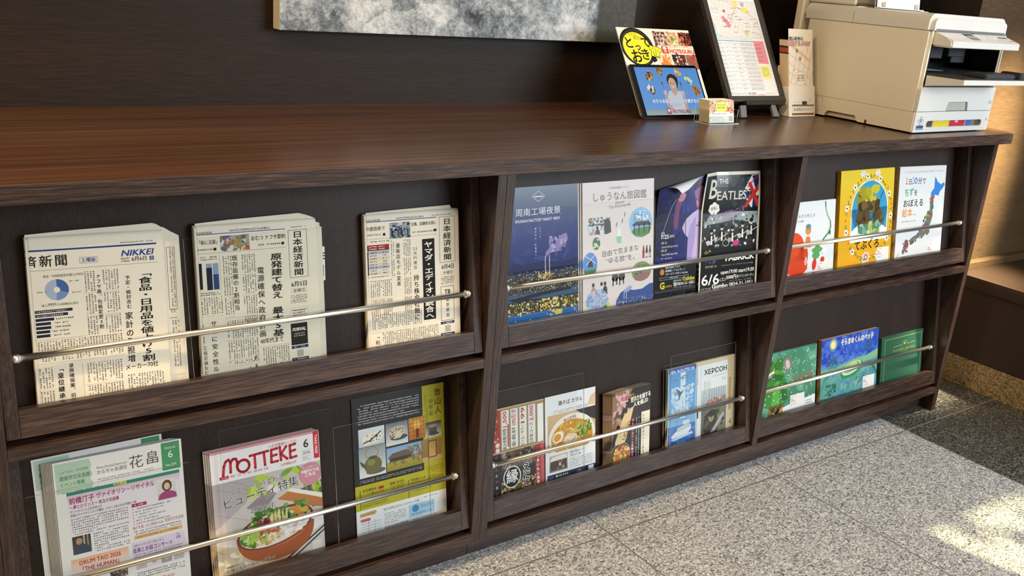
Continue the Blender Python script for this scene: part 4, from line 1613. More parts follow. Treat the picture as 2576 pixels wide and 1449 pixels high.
# pale pink travel guide, three copies
p = Print(211, 298, '#e6dad6', 32)
p.text('山口県周南市観光パンフレット', 76, 12.5, 5, '#7a706d', w=60)
p.text('しゅうなん旅図鑑', 31, 23, 21, '#5b5250', w=157)
p.text('Shunan', 93, 44, 9, '#6a605e', w=27, shear=0.3, rot=-4)
p.text('Trip Encyclopedia', 73, 52, 10, '#6a605e', w=66, shear=0.3, rot=-3)
# temple and visitors
p.ell(47, 97, 36, 21, '#d8dde2', L=2)
p.clip = (12, 77, 82, 116)
p.blobs(40, 14, 78, 66, 18, ['#8d4c3c', '#6f6a68', '#a86a58', '#5c5a58', '#b9c4cc'], 2, 6, L=3, flat=0.5)
p.rect(16, 92, 62, 3, '#5a5654', L=5)
p.blobs(24, 14, 96, 66, 18, ['#e8e6e2', '#a4a8aa', '#c8ccd0', '#8a9094'], 2, 7, L=3, flat=0.5)
p.poly([(36, 114), (38, 104), (43, 102), (48, 106), (50, 116)], '#7c4a3c', L=6)
p.ell(42, 100, 3, 3.6, '#3c2a24', L=6)
p.poly([(62, 116), (62, 86), (70, 80), (80, 88), (82, 112), (72, 116)], '#4a4644', L=6)
p.clip = None
# shelter on the hill
p.ell(171, 98, 36, 35, '#6fa6dc', L=2, rot=10, c2='#9cc4e8')
p.blobs(16, 150, 70, 44, 24, ['#e8f0f6', '#c8dcee'], 3, 7, L=3, flat=0.5)
p.poly([(142, 118), (148, 112), (196, 108), (204, 112), (196, 126), (176, 132), (154, 128)], '#5f8a3e', L=4)
p.poly([(142, 104), (156, 96), (196, 96), (204, 106)], '#4a4038', L=6)
for x in (150, 164, 180, 196):
    p.rect(x, 102, 3, 22, '#3f3832', L=6)
p.line([(152, 96), (152, 78), (174, 82), (174, 98)], 2, '#8a8276', L=6)
# birds, melon float, small pictures
for (x, y) in ((121, 77), (114, 91), (97, 98)):
    p.line([(x + 2, y - 5), (x, y + 4)], 2, '#4a4a52', L=5)
p.poly([(97, 124), (113, 124), (111, 140), (100, 140)], '#8fd0a8', L=4)
p.poly([(98, 124), (101, 112), (106, 103), (110, 113), (113, 124)], '#eef0ee', L=5)
p.ell(39, 135, 11, 14, '#4f7a48', L=3)
p.blobs(10, 30, 124, 18, 22, ['#e8ece8', '#c8d4c0'], 2, 4, L=4)
p.text('自由で気ままな', 56, 153, 15, '#3d3836', w=108, rot=-3)
p.text('“ゆる旅”を。', 66, 170, 15, '#3d3836', w=86, rot=-2)
p.rect(56, 170, 108, 0.5, '#c9bfbb', L=3)
for i, (x, c_, b_) in enumerate(((180, '#7c3a32', '#c8323e'), (190, '#33302e', '#d8d0c8'), (200, '#5a504a', '#b8aea4'))):
    p.poly([(x - 1, 152), (x + 1.5, 152), (x + 3.5, 166), (x + 3.5, 181), (x - 3.5, 181), (x - 3.5, 166)], c_, L=4)
    p.rect(x - 3.5, 170, 7, 9, b_, L=5)
# windmill scene
p.ell(21, 179, 21, 26, '#5f92d6', L=2)
p.poly([(2, 192), (40, 190), (36, 202), (20, 205), (6, 200)], '#4a7a3c', L=3)
p.poly([(14, 186), (18, 168), (26, 168), (30, 186)], '#3c3a3c', L=4)
p.line([(8, 160), (36, 178)], 1.5, '#e4e6ea', L=5)
p.line([(34, 160), (10, 180)], 1.5, '#e4e6ea', L=5)
# bridge, people, elephants
p.ell(174, 211, 30, 23, '#7c9a5c', L=2)
p.blobs(24, 146, 192, 56, 30, ['#5c7c44', '#8fae6a', '#48663a', '#a05a5c', '#8a6f6a'], 3, 8, L=3, flat=0.4)
p.poly([(148, 218), (202, 214), (196, 228), (170, 234), (154, 230)], '#a06a68', L=5)
for x in (94, 114):
    p.ell(x, 217, 10, 9, '#4b4644', L=4)
    p.rect(x - 8, 218, 4, 18, '#4b4644', L=4)
    p.rect(x + 3, 218, 4, 16, '#4b4644', L=4)
p.ell(76, 214, 9, 6, '#e9e4e0', L=4)
for (x, c_) in ((30, '#c08a78'), (54, '#e6e2de'), (64, '#4a3c38')):
    p.poly([(x - 7, 252), (x - 5, 236), (x, 230), (x + 6, 236), (x + 8, 254)], c_, L=4)
    p.ell(x, 227, 4, 4.6, '#4a352c', L=5)
p.ell(41, 263, 33, 25, '#a8c0d8', L=6)


def inh(x, y):
    return ((x - 41) / 33) ** 2 + ((y - 263) / 25) ** 2 < 1


p.blobs(150, 8, 238, 66, 50, ['#c890b8', '#7fb0dc', '#e4c8e0', '#6f8cc8', '#b8d8ec', '#a87cb4', '#4f9ac0'], 1, 3.5, L=7, inside=inh)
p.ell(74, 276, 5, 5, '#e4d83a', L=9)
p.ell(66, 280, 6, 5, '#4f8a3c', L=8)
# night scene wave
p.poly([(94, 298), (98, 270), (110, 254), (128, 246), (150, 252), (176, 252), (200, 242), (211, 242), (211, 298)], '#2f4c94', L=5)
p.rect(120, 250, 2, 20, '#c8c4d4', L=6)
p.rect(127, 250, 2, 20, '#c8c4d4', L=6)
p.poly([(120, 254), (126, 246), (138, 240), (146, 244), (138, 252), (128, 254)], '#9ca6d4', L=6)
p.blobs(150, 96, 268, 115, 24, ['#c8b88a', '#8d8a7c', '#e8dcae', '#6c7a8c', '#4a5468'], 0.8, 2.6, L=6, flat=0.5)
for i in range(30):
    p.line([(2 + i * 0.8, 262 + i), (10 + i * 0.8, 262 + i)], 0.3, '#b9b0b2', L=2)
base_pk = p.build('travel_guide', M_ink, None, 0.002, M_paper)
base_pk.matrix_world = rack_at(1, 0.2660, 0.0340)
tag(base_pk, 'pale pink travel guide covered in round pictures, front copy of three', 'booklet', 'pink travel guides')
for k in range(2):
    c = base_pk.copy()
    COL.objects.link(c)
    c.matrix_world = rack_at(1, 0.2620 - 0.0040 * k, 0.0368 + 0.0028 * k)
    c['label'] = ('pale pink travel guide, middle copy of three', 'pale pink travel guide, rear copy of three')[k]

# concert flyer with a folded corner
p = Print(210, 298, '#2c2a6a', 33)
p.V, p.F, p.C = [], [], []
p.poly([(0, 33), (20, 29), (60, 21), (172, 0), (210, 0), (210, 298), (0, 298)], '#2b2c6e', L=0)
p.poly([(0, 34), (70, 22), (80, 70), (40, 150), (0, 170)], '#272a4e', L=1)
p.clip = (0, 24, 210, 298)
p.blobs(40, 60, 40, 150, 110, ['#30317c', '#2d3a8c', '#3a2f7a', '#2a2860'], 8, 24, L=1)
p.blobs(20, 0, 90, 60, 100, ['#22243f', '#262845'], 8, 22, L=1)
p.clip = None
p.line([(17, 145), (48, 75), (68, 50)], 1.6, '#9aa0b8', L=5)
p.ell(67, 52, 6.5, 6, '#2c2c36', L=7)
p.poly([(54, 112), (60, 72), (70, 50), (86, 42), (94, 48), (84, 62), (74, 84), (70, 124), (60, 130)], '#7a4a6a', L=6)
p.poly([(68, 56), (78, 44), (90, 42), (96, 50), (86, 62), (72, 64)], '#c08a96', L=7)
p.poly([(84, 126), (96, 106), (118, 92), (136, 84), (160, 86), (160, 212), (102, 212), (104, 150), (92, 140)], '#c4b4dc', L=6)
p.poly([(104, 150), (112, 120), (130, 100), (128, 150), (116, 212), (102, 212)], '#a998cc', L=7)
p.poly([(126, 60), (122, 40), (130, 26), (146, 20), (160, 24), (160, 84), (140, 88), (132, 78)], '#8f6a88', L=6)
p.poly([(122, 40), (128, 22), (146, 12), (162, 16), (162, 34), (146, 28), (134, 34)], '#3c2436', L=8)
p.poly([(126, 60), (131, 58), (130, 64)], '#5a2c40', L=8)
p.poly([(130, 60), (142, 70), (136, 80), (130, 74)], '#b28898', L=7)
p.body(130, 112, 30, 14, 5, '#4c4460', 7, L=9)
p.text('2026', 16, 131, 6, '#e8e8f0', bold=0.02)
p.text('7/25', 16, 136, 14, '#f2f2f6', w=25, bold=0.03)
p.text('(SAT)', 44, 139, 8, '#f2f2f6', w=16, bold=0.02)
for i in range(4):
    p.text(('①第一部', 'Open/15:00 Start/16:00', '②第二部', 'Open/18:00 Start/19:00')[i], 17 + 2 * (i % 2), 155 + i * 9, 6.4, '#d4d4e4', bold=0.02, w=(18, 52, 18, 52)[i])
p.body(18, 192, 44, 6, 4, '#d4d4e4', 6)
p.rect(0, 204, 210, 94, '#18171c', L=3)
p.text('会場 周南 Gumbo', 17, 207, 7, '#dcdce4', w=46, bold=0.02, L=8)
p.ell(23, 227, 7, 7.5, '#e0863a', L=5)
for i in range(3):
    p.text(('周南市文化会館プレイガイド', '街楽座 / アスピラート', 'スターピアくだまつ / Gumbo')[i], 33, 214 + i * 8, 6.2, '#dedee4', w=(48, 66, 74)[i], bold=0.03, L=8)
p.frame(15, 240, 96, 6, 0.7, '#c8c8d0', L=6)
p.text('お問い合わせ', 62, 240, 4.8, '#dedee4', 'c', L=8)
p.text('LIVE HOUSE', 60, 248, 5.4, '#dedee4', w=26, bold=0.03, L=8)
p.text('Gumbo', 91, 241, 14, '#e4cf3a', w=40, bold=0.04, L=8)
p.text('☎0834-31-1051', 60, 254, 10, '#ecece8', w=70, bold=0.03, L=8)
p.body(60, 265, 64, 4, 3, '#b0b0b8', 4, L=8)
p.text('G', 16, 248, 22, '#e4cf3a', bold=0.06, L=8)
p.text('umbo', 33, 256, 10, '#b8a22e', bold=0.03, L=8)
for i in range(5):
    p.text(('チ', 'ケ', 'ッ', 'ト', '売')[i], 140, 214 + i * 12, 9, '#e8e0b0', bold=0.04, L=8)


def bend_p3(x, y, z):
    # upper left of the sheet leans forward towards its folded corner
    t = max(0.0, (0.12 - x) / 0.12) * max(0.0, (z - 0.19) / 0.108)
    return (x, y - 0.018 * t * t, z)


bmf = bmesh.new()
root = p.build('concert_flyer', M_ink_gloss, None, 0.0, warp=bend_p3, cuts=([0.015 * i for i in range(1, 9)], [0.19 + 0.018 * i for i in range(6)]))
root.matrix_world = rack_at(1, 0.4880, 0.0412, 0.0, 1.2)
tag(root, 'purple concert flyer with a folded white corner, partly behind the black band flyer', 'flyer')
g0, g1, g2 = (0.018, 0.298 - 0.0295), (0.172, 0.298 + 0.0), (0.068, 0.298 - 0.043)
N = 10
grid = {}
for i in range(N + 1):
    for j in range(N + 1 - i):
        a, b = i / N, j / N
        c_ = 1 - a - b
        x = g0[0] * a + g1[0] * b + g2[0] * c_
        z = g0[1] * a + g1[1] * b + g2[1] * c_
        y0 = bend_p3(x, 0, min(z, 0.298))[1]
        bulge = 0.013 * (1 - (1 - c_) ** 2) * (1 - b) + 0.008 * math.sin(math.pi * c_) * (1 - b)
        grid[i, j] = bmf.verts.new((x, y0 - 0.0005 - bulge, z + 0.006 * math.sin(math.pi * min(1, c_ * 1.2))))
for i in range(N):
    for j in range(N - i):
        bmf.faces.new((grid[i, j], grid[i + 1, j], grid[i, j + 1]))
        if j < N - i - 1:
            bmf.faces.new((grid[i + 1, j], grid[i + 1, j + 1], grid[i, j + 1]))
fl = finish(bmf, 'folded_corner', M_paper, root, None, True)
fl['label'] = 'white folded corner'
bmf = bmesh.new()
bm_prism(bmf, [(0, 0), (0.21, 0), (0.21, 0.298), (0.172, 0.298), (0.06, 0.270), (0.0, 0.20)], 'y', 0.0004, 0.0009)
finish(bmf, 'sheet_back', M_paper, root)

# band flyer
p = Print(210, 297, '#dcd7c4', 34)
p.rect(5, 8, 198, 282, '#121416', L=1)
p.blobs(30, 60, 10, 120, 80, ['#1b2424', '#20302f', '#1a1d20', '#28383a'], 6, 18, L=2)
# union flag corner
p.clip = (128, 9, 203, 90)
p.poly([(150, 62), (128, 70), (176, 10), (203, 9), (203, 88), (176, 90)], '#e0dcd8', L=3)
p.poly([(178, 12), (203, 9), (203, 36), (190, 44)], '#1c2458', L=5)
p.poly([(136, 62), (158, 46), (168, 60), (150, 74)], '#1c2458', L=5)
p.poly([(182, 66), (203, 60), (203, 88), (180, 90)], '#1c2458', L=5)
p.poly([(162, 30), (172, 26), (203, 74), (203, 88), (196, 88)], '#c22f2c', L=6)
p.poly([(203, 30), (203, 46), (158, 90), (148, 88), (170, 62)], '#c22f2c', L=6)
p.line([(160, 38), (203, 10)], 3, '#b32c2c', L=6)
p.clip = None
LT = '#d8d4c4'
p.text('B', 21, 6, 66, LT, w=29, bold=0.02, shear=0.12)
p.text('THE', 58, 14, 17, LT, w=31, bold=0.03)
p.text('EATLES', 52, 42, 30, LT, w=104, bold=0.015, shear=0.05)
for (x, y) in ((34, 84), (44, 79), (53, 84), (55, 91), (48, 96), (38, 96), (32, 91)):
    p.ell(x, y, 8, 6.5, '#eeeade', L=4, n=16)
p.rect(32, 82, 22, 13, '#eeeade', L=4.5)
p.text('周南に', 43, 83, 9, '#2a2a2a', 'c', L=8, w=24, rot=-8)
# band on stage, black and white
p.rect(5, 100, 198, 86, '#3c4243', '#232526', L=3)
p.poly([(8, 128), (30, 104), (110, 98), (200, 100), (203, 130), (120, 118), (60, 124)], '#9aa3a2', L=4)
p.blobs(120, 6, 104, 196, 80, ['#7c8484', '#c4c9c6', '#1c1e1f', '#4b5152', '#a8adab', '#2c2f30', '#e4e6e2'], 2, 7, L=5, flat=0.6)
for (x, y, s_) in ((38, 150, 1.0), (74, 142, 1.2), (112, 146, 1.1), (148, 138, 1.25), (180, 132, 1.3)):
    p.poly([(x - 11 * s_, y + 34), (x - 9 * s_, y + 6), (x, y), (x + 9 * s_, y + 6), (x + 11 * s_, y + 34)], '#191a1b', L=7)
    p.poly([(x - 2, y + 4), (x + 3, y + 4), (x + 4, y + 26), (x - 2, y + 26)], '#e6e6e0', L=8)
    p.ell(x, y - 5 * s_, 4.4 * s_, 5.6 * s_, '#cfcac2', L=8, n=16)
    p.ell(x, y - 8 * s_, 5 * s_, 4.2 * s_, '#1a1918', L=8.5, n=16)
    p.line([(x - 16, y + 24), (x + 22, y + 8)], 1.8, '#d9d4c8', L=9)
    p.ell(x - 10, y + 21, 7, 6, ['#b8b4aa', '#2c2a28', '#a49c90', '#d0ccc4', '#4a4844'][int(x) % 5], L=9, n=16)
p.ring(90, 174, 11, 8, 1.4, '#cfd0cc', L=9)
p.ell(126, 176, 12, 7, '#c23f86', L=9)
p.text('ビートルズがやってくる', 40, 102, 12, '#b07ac4', w=110, rot=-9, bold=0.03, L=11)
p.text('ヤァ!ヤァ!', 80, 116, 10, '#b07ac4', w=46, rot=-12, bold=0.03, L=11)
p.rect(5, 186, 198, 104, '#121416', L=4)
p.text('O.A', 16, 190, 10, '#cdb24a', w=22, rot=-14, bold=0.02)
p.blobs(30, 20, 204, 36, 20, ['#4a3a8a', '#2a2c50', '#6f64b4', '#383a44'], 1.5, 4, L=6)
p.text('エイトビート', 21, 226, 7.4, '#e0d8a8', w=39, bold=0.03)
p.text('FABRICK', 92, 202, 20, '#efece2', w=104, bold=0.05)
p.text('♪', 172, 206, 12, '#3a86c8', L=9)
p.body(72, 227, 124, 11, 4.4, '#d8d4c8', 5.6)
p.text('6/6', 10, 243, 36, '#f4f2ea', w=61, bold=0.02)
p.text('(土)', 74, 259, 10, '#e8e4d8', w=20)
p.text('open19:00 start19:30', 76, 240, 13, '#f0ede4', w=122, bold=0.03)
p.text('2000円', 96, 255, 11.5, '#f0ede4', w=36, bold=0.03)
p.text('(要1ドリンクオーダー)', 134, 257, 8.6, '#e8e4d8', w=64)
p.body(110, 268, 84, 4, 3.6, '#d8d4c8', 5)
p.text('Gumbo', 47, 272, 15, '#f4f2ea', w=56, bold=0.04)
p.text('0834-31-1051', 108, 273, 13, '#f4f2ea', w=86, bold=0.02)
p.text('LIVE HOUSE', 8, 280, 7, '#d8d4c8', w=36)
p.r.seed(5)


def bend_p4(x, y, z):
    zt = max(0.0, (z - 0.20) / 0.097)
    xl = max(0.0, (0.05 - x) / 0.05)
    t = zt * zt
    return (x + 0.016 * xl * zt * zt, y + 0.004 * t - 0.012 * xl * zt * (1 - 0.6 * zt) - 0.004 * math.sin(math.pi * min(1, x / 0.21)) * zt, z - 0.004 * xl * t)


o = p.build('band_flyer', M_ink_gloss, None, 0.0, warp=bend_p4, cuts=([0.01 * i for i in range(1, 6)] + [0.09, 0.13, 0.17], [0.20 + 0.012 * i for i in range(8)]))
o.matrix_world = rack_at(1, 0.6280, 0.0355, 0.0, 1.6)
tag(o, 'black tribute band flyer with a union flag corner, right end of the upper middle rack', 'flyer')

# ------------------------------------------------------------------ lower middle rack
p = Print(148, 211, '#1b1a1e', 41)
p.rect(0, 0, 148, 104, '#cbb98f', L=1)
p.rect(2, 2, 144, 100, '#a5835a', L=2)
p.rect(4, 4, 20, 96, '#9c3a2c', L=3)
p.blobs(30, 4, 4, 18, 96, ['#b8503c', '#7c2a22', '#d8b48a'], 1.5, 4, L=4)
for i, (a, b_) in enumerate((('飲み放題2時間', '1,500'), ('全会計', '10%引き'), ('ビール・サワー', '199'), ('2次会コース', '2,000'))):
    x = 27 + i * 24.5
    p.rect(x, 6, 21, 92, '#e6e4dc', L=4)
    p.frame(x, 6, 21, 92, 0.8, '#8aa49c', L=5)
    p.text(a, x + 3, 97, 11, '#25211f', w=48, rot=-90, bold=0.02)
    p.text(b_, x + 2, 45, 14, '#b8323c', w=36, rot=-90, bold=0.03)
    if i == 0:
        p.rect(x + 16, 40, 4, 52, '#b04a5c', L=6)
p.rect(126, 8, 18, 92, '#eef0ee', L=4)
p.frame(126, 8, 18, 92, 0.8, '#9a8a6a', L=5)
p.rect(0, 104, 148, 107, '#2c2724', L=2)
p.blobs(150, 24, 104, 96, 42, ['#6a5a4c', '#8a7c70', '#3c332c', '#a89a8c', '#52463c'], 3, 9, L=3)
p.blobs(240, 24, 174, 100, 37, ['#b8924e', '#7a5a34', '#d8c08a', '#3f3a28', '#8c3f2c', '#e4d8b0', '#5f6a34'], 1.2, 4, L=3)
p.rect(120, 104, 28, 107, '#a8383a', L=4)
for i in range(18):
    p.rect(134, 106 + i * 6, 12, 2.4, '#d8908a', L=5, rot=-30)
p.vtext('うまいもん酒場', 127, 128, 9, '#f4ece0', 10.5, bold=0.04, out=('#5a1c1c', 0.03))
p.ell(54, 166, 23, 25, '#141414', L=6, rot=0)
p.ring(54, 166, 23, 25, 2.6, '#f2f0ea', L=7)
p.text('縁', 54, 148, 34, '#f2f0ea', 'c', bold=0.02, L=8)
p.vtext('えにし', 94, 140, 22, '#171514', 20, bold=0.05, L=9, out=('#f4f1ea', 0.07))
p.rect(6, 104, 18, 107, '#202024', L=4)
for i in range(7):
    p.text('日月火水木金土'[i], 12, 108 + i * 14, 8, ['#c8505a', '#d0d0d4'][i % 2], 'c', L=8)
for y_ in (84, 96):
    p.ell(16, y_, 6.5, 6.5, '#e8d8d4', L=6)
    p.ring(16, y_, 5.6, 5.6, 0.9, '#b8404a', L=7)
o = p.build('menu_flyer', M_ink, None, 0.0012, M_paper)
o.matrix_world = rack_at(0, 0.0663, 0.0405)
tag(o, 'dark pub menu flyer with red prices, left end of the lower middle rack', 'flyer')

p = Print(150, 213, '#e9ebee', 42)
p.poly([(126, 40), (134, 20), (150, 12), (150, 44)], '#e0bf9c', L=2)
p.text('鶏そば カヲル', 39, 15, 12.5, '#3c3632', w=71, bold=0.02)
p.body(24, 36, 104, 9, 2.8, '#6c6864', 4.4)
p.rect(7, 46, 143, 89, '#d3b38a', '#b89468', L=2)
p.poly([(90, 46), (150, 46), (150, 80), (120, 66)], '#2c2420', L=3)
p.clip = (7, 46, 150, 138)
p.ell(79, 108, 70, 56, '#e9e4da', L=4, n=40)
p.ell(79, 110, 62, 44, '#c88f2a', L=5, n=40)


def inr(x, y):
    return ((x - 79) / 60) ** 2 + ((y - 110) / 42) ** 2 < 1


p.blobs(90, 20, 70, 118, 70, ['#e0b040', '#d69a2c', '#ecc860', '#c9862a', '#f0d88a'], 2, 6, L=6, inside=inr, flat=0.4)
for i in range(46):
    a = p.r.uniform(0, 6.28)
    x, y = 79 + p.r.uniform(-46, 40), 110 + p.r.uniform(-30, 26)
    p.line([(x, y), (x + 12 * math.cos(a), y + 6 * math.sin(a)), (x + 20 * math.cos(a + 0.5), y + 10 * math.sin(a + 0.5))], 1.3, ['#f2dc8c', '#e4bc50', '#f7e8b0'][i % 3], L=7 + p.r.random())
p.blobs(50, 92, 78, 44, 34, ['#5f8c2c', '#3f6c22', '#86ac3c', '#9cbf50'], 2.5, 7, L=9, flat=0.5)
p.ell(37, 102, 17, 13, '#f2e8d8', L=9, rot=-20)
p.ell(35, 103, 11, 9, '#e09a30', L=10, rot=-20)
p.ell(74, 114, 21, 14, '#ead2b8', L=9, rot=-10)
p.ell(74, 113, 16, 10, '#f0dcc8', L=10, rot=-10)
p.blobs(24, 62, 106, 26, 16, ['#e2c45a', '#d8c8a8', '#f4ecd4', '#b8c060'], 1, 3, L=11)
p.clip = None
p.text('鶏そば', 54, 62, 7, '#b8322c', w=17, rot=-10, bold=0.03, L=9)
p.text('カヲル', 72, 58.5, 8.4, '#2c2824', w=19, rot=-8, bold=0.04, L=9)
p.rect(11, 144, 54, 40, '#c4b8ac', '#7c6c60', L=3)
p.poly([(11, 158), (20, 148), (60, 146), (65, 156)], '#e6e0da', L=4)
p.rect(14, 158, 48, 22, '#4a3c34', L=5)
p.blobs(14, 16, 158, 44, 20, ['#8a7464', '#d8c49a', '#2c2420'], 1.5, 4, L=6)
p.text('店舗の看板メニュー', 70, 143, 6.6, '#55504c', w=50)
p.text('「鶏そば 塩」', 72, 151, 6.6, '#55504c', w=34)
p.body(70, 161, 72, 28, 3, '#8a8682', 5)
p.rect(5, 190, 145, 23, '#23243a', L=3)
p.text('鶏そば カヲル', 29, 193, 7, '#eceef4', w=38, bold=0.02)
p.text('TEL 0834-34-0293', 29, 201, 7, '#eceef4', w=50, bold=0.02)
p.rect(9, 194, 15, 16, '#5c4f9c', L=5)
p.rect(128, 192, 16, 16, '#c4dcf0', L=5)
qr_free(p, 94, 194, 14, '#5c5f74')
o = p.build('ramen_leaflet', M_ink, None, 0.0012, M_paper)
o.matrix_world = rack_at(0, 0.2130, 0.0380)
tag(o, 'white leaflet with a bowl of ramen noodles on its cover', 'leaflet')

# fanned pack of restaurant leaflets


def art_uddo(p):
    p.rect(0, 0, 130, 200, '#191718', L=1)
    p.poly([(0, 0), (70, 0), (40, 40), (0, 120)], '#8a6a50', L=2)
    p.blobs(40, 0, 0, 60, 90, ['#a08878', '#6f5240', '#b89aa4', '#c4a4a8', '#5a3c2c'], 4, 11, L=3)
    p.rect(26, 14, 28, 16, '#e4b8c0', L=5)
    p.text('肉盛', 28, 14, 13, '#b03a4c', bold=0.04)
    p.text('だし', 56, 12, 13, '#c8a05a', bold=0.04)
    p.text('匠の力を結する', 64, 22, 14, '#e8e4dc', w=64, bold=0.05, rot=-5)
    p.text('人を結ぶ!', 72, 36, 13, '#e8e4dc', w=48, bold=0.05, rot=-5)
    p.poly([(12, 124), (40, 64), (64, 48), (74, 46), (50, 124), (44, 132), (12, 132)], '#d8bd8c', L=5)
    p.text('UDDO', 34, 120, 15, '#6a4f2c', w=48, rot=-64, bold=0.02, L=8)
    p.text('ノ', 24, 100, 8, '#6a4f2c', L=8)
    p.ell(30, 162, 34, 34, '#3a3430', L=4)
    p.ring(30, 162, 34, 34, 1.4, '#a8a49c', L=5)
    p.ell(34, 162, 28, 27, '#a87440', L=6)
    p.blobs(130, 4, 132, 60, 56, ['#c88a48', '#8a5228', '#e0b878', '#6c3c1c', '#d8a05c', '#b06a34'], 1.6, 5, L=7, inside=lambda x, y: ((x - 34) / 28) ** 2 + ((y - 162) / 27) ** 2 < 1)
    p.blobs(8, 36, 164, 14, 12, ['#7c9c5c', '#5f8444'], 2, 5, L=9)
    p.rect(66, 74, 11, 126, '#6c1f38', L=5)
    p.vtext('フュージョン・2大鍋コース3,180円', 71.5, 78, 7, '#f0e8e4', 8.0, bold=0.03)
    for x_ in (84, 92):
        p.body(x_ - 3, 76, 6, 118, 4, '#d8d4cc', 6, True)
    p.rect(100, 66, 28, 134, '#e4ddc8', L=5)
    p.vtext('もちろん焼肉のコース単品ご用意!', 107, 72, 7, '#3a2c24', 8.4, bold=0.02)
    p.body(114, 72, 12, 120, 3.2, '#6a5c50', 5, True)


p = Print(130, 186, '#191718', 43)
p.r.seed(43)
art_uddo(p)


def bend_fan(x, y, z):
    t = max(0.0, (z - 0.02) / 0.17)
    s_ = max(0.0, (0.085 - x) / 0.085)
    return (x, y - 0.005 * s_ * s_ - 0.001 * t * s_, z + 0.004 * (x / 0.13))


fan0 = p.build('restaurant_leaflet', M_ink_gloss, None, 0.0006, M_page, warp=bend_fan, cuts=([0.01 * i for i in range(1, 10)], [0.03 * i for i in range(1, 6)]), zmul=1.0)
fan0.matrix_world = rack_at(0, 0.3980, 0.0255, 0.0005, 1.0)
tag(fan0, 'black curled restaurant leaflet with a food bowl, front sheet of its fanned pack', 'leaflet', 'fanned restaurant leaflets')
for k in range(13):
    c = fan0.copy()
    COL.objects.link(c)
    c.matrix_world = rack_at(0, 0.3980 - 0.0012 * k, 0.0266 + 0.0011 * k, 0.0005 + 0.0004 * k, 1.0 - 0.1 * k)
    c['label'] = 'curled restaurant leaflet with cream page edges inside the fanned pack in the rack'

# ferry leaflets in a clear holder


def art_ferry(p):
    p.rect(0, 0, 97, 213, '#5fa2e0', '#8cc0ec', L=0.4)
    p.rect(0, 0, 97, 12, '#2f4aa0', '#3b5cb4', L=2)
    p.text('SEA ROUTE120', 5, 2.5, 11, '#dfe8f8', w=86, bold=0.05)
    p.blobs(60, 10, 48, 80, 70, ['#d4e6f6', '#eaf3fa', '#b4d4f0', '#c4def4'], 4, 11, L=2, flat=0.6)
    p.rect(42, 14, 18, 120, '#d8eaf6', L=4)
    p.text('スオーナダフェリー', 12, 26, 13, '#27427a', w=74, bold=0.05, rot=-6, shear=0.2, out=('#f0f6fc', 0.05))
    p.poly([(24, 50), (38, 60), (44, 64), (56, 60), (44, 72), (36, 88), (36, 72)], '#5c6a80', L=6)
    p.poly([(48, 48), (56, 50), (66, 46), (58, 54)], '#5c6a80', L=6)
    p.vtext('周防灘を結ぶ航路', 51, 80, 4.6, '#7a94b4', 5.6)
    p.rect(0, 152, 97, 61, '#2f6cc0', '#2a5cb4', L=5)
    p.blobs(40, 0, 154, 97, 50, ['#3a7acc', '#2a62b4', '#4a88d4'], 3, 10, L=5.2, flat=0.3, rot=0)
    p.poly([(11, 178), (14, 184), (70, 178), (82, 168), (82, 158), (60, 160), (26, 168)], '#e4eaf0', L=7)
    p.poly([(30, 168), (34, 158), (62, 152), (80, 154), (80, 162), (40, 168)], '#c4ccd6', L=7.5)
    p.rect(52, 142, 24, 10, '#dfe6ee', L=8)
    p.rect(30, 140, 1.2, 26, '#6c7688', L=8)
    p.poly([(10, 186), (84, 176), (90, 182), (20, 190)], '#cfe0f0', L=6)
    p.text('周防灘フェリー', 32, 196, 9, '#dfe8f8', w=56, bold=0.03)


p = Print(97, 213, '#6aa8e0', 44)
art_ferry(p)
fer = p.build('ferry_leaflet', M_ink_gloss, None, 0.0015, M_paper)
fer.matrix_world = rack_at(0, 0.5916, 0.0262, 0.0020)
tag(fer, 'blue and white ferry leaflet, front one in the clear holder', 'leaflet', 'ferry leaflets in the clear holder')
for k in range(5):
    c = fer.copy()
    COL.objects.link(c)
    c.matrix_world = rack_at(0, 0.5916, 0.0280 + 0.0018 * k, 0.0020)
    c['label'] = 'blue ferry leaflet, %s from the front in the clear holder' % ords[k]
hold = empty('leaflet_holder', None, 'clear acrylic leaflet holder filled with blue ferry leaflets', 'leaflet holder', None, rack_at(0, 0.5895, 0.0242, 0.0002))
for nm, b_ in (('front_plate', (0, 0.1015, 0, 0.0015, 0.0, 0.214)), ('back_plate', (0, 0.1015, 0.0155, 0.0170, 0.0, 0.222)), ('side_plate', (-0.0015, 0.0, 0, 0.017, 0, 0.214)), ('side_plate', (0.1015, 0.103, 0, 0.017, 0, 0.214)), ('base_plate', (0, 0.1015, 0.0016, 0.0154, 0.0, 0.0015))):
    bm = bmesh.new()
    bm_box(bm, *b_)
    big = 1 if 'front' in nm or 'back' in nm else 0
    for f in bm.faces:
        n_ = f.normal
        f.material_index = 0 if (abs(n_.y) > 0.5 if big else (abs(n_.x) > 0.5 if 'side' in nm else abs(n_.z) > 0.5)) else 1
    finish(bm, nm, [M_clear, M_clear_edge], hold)

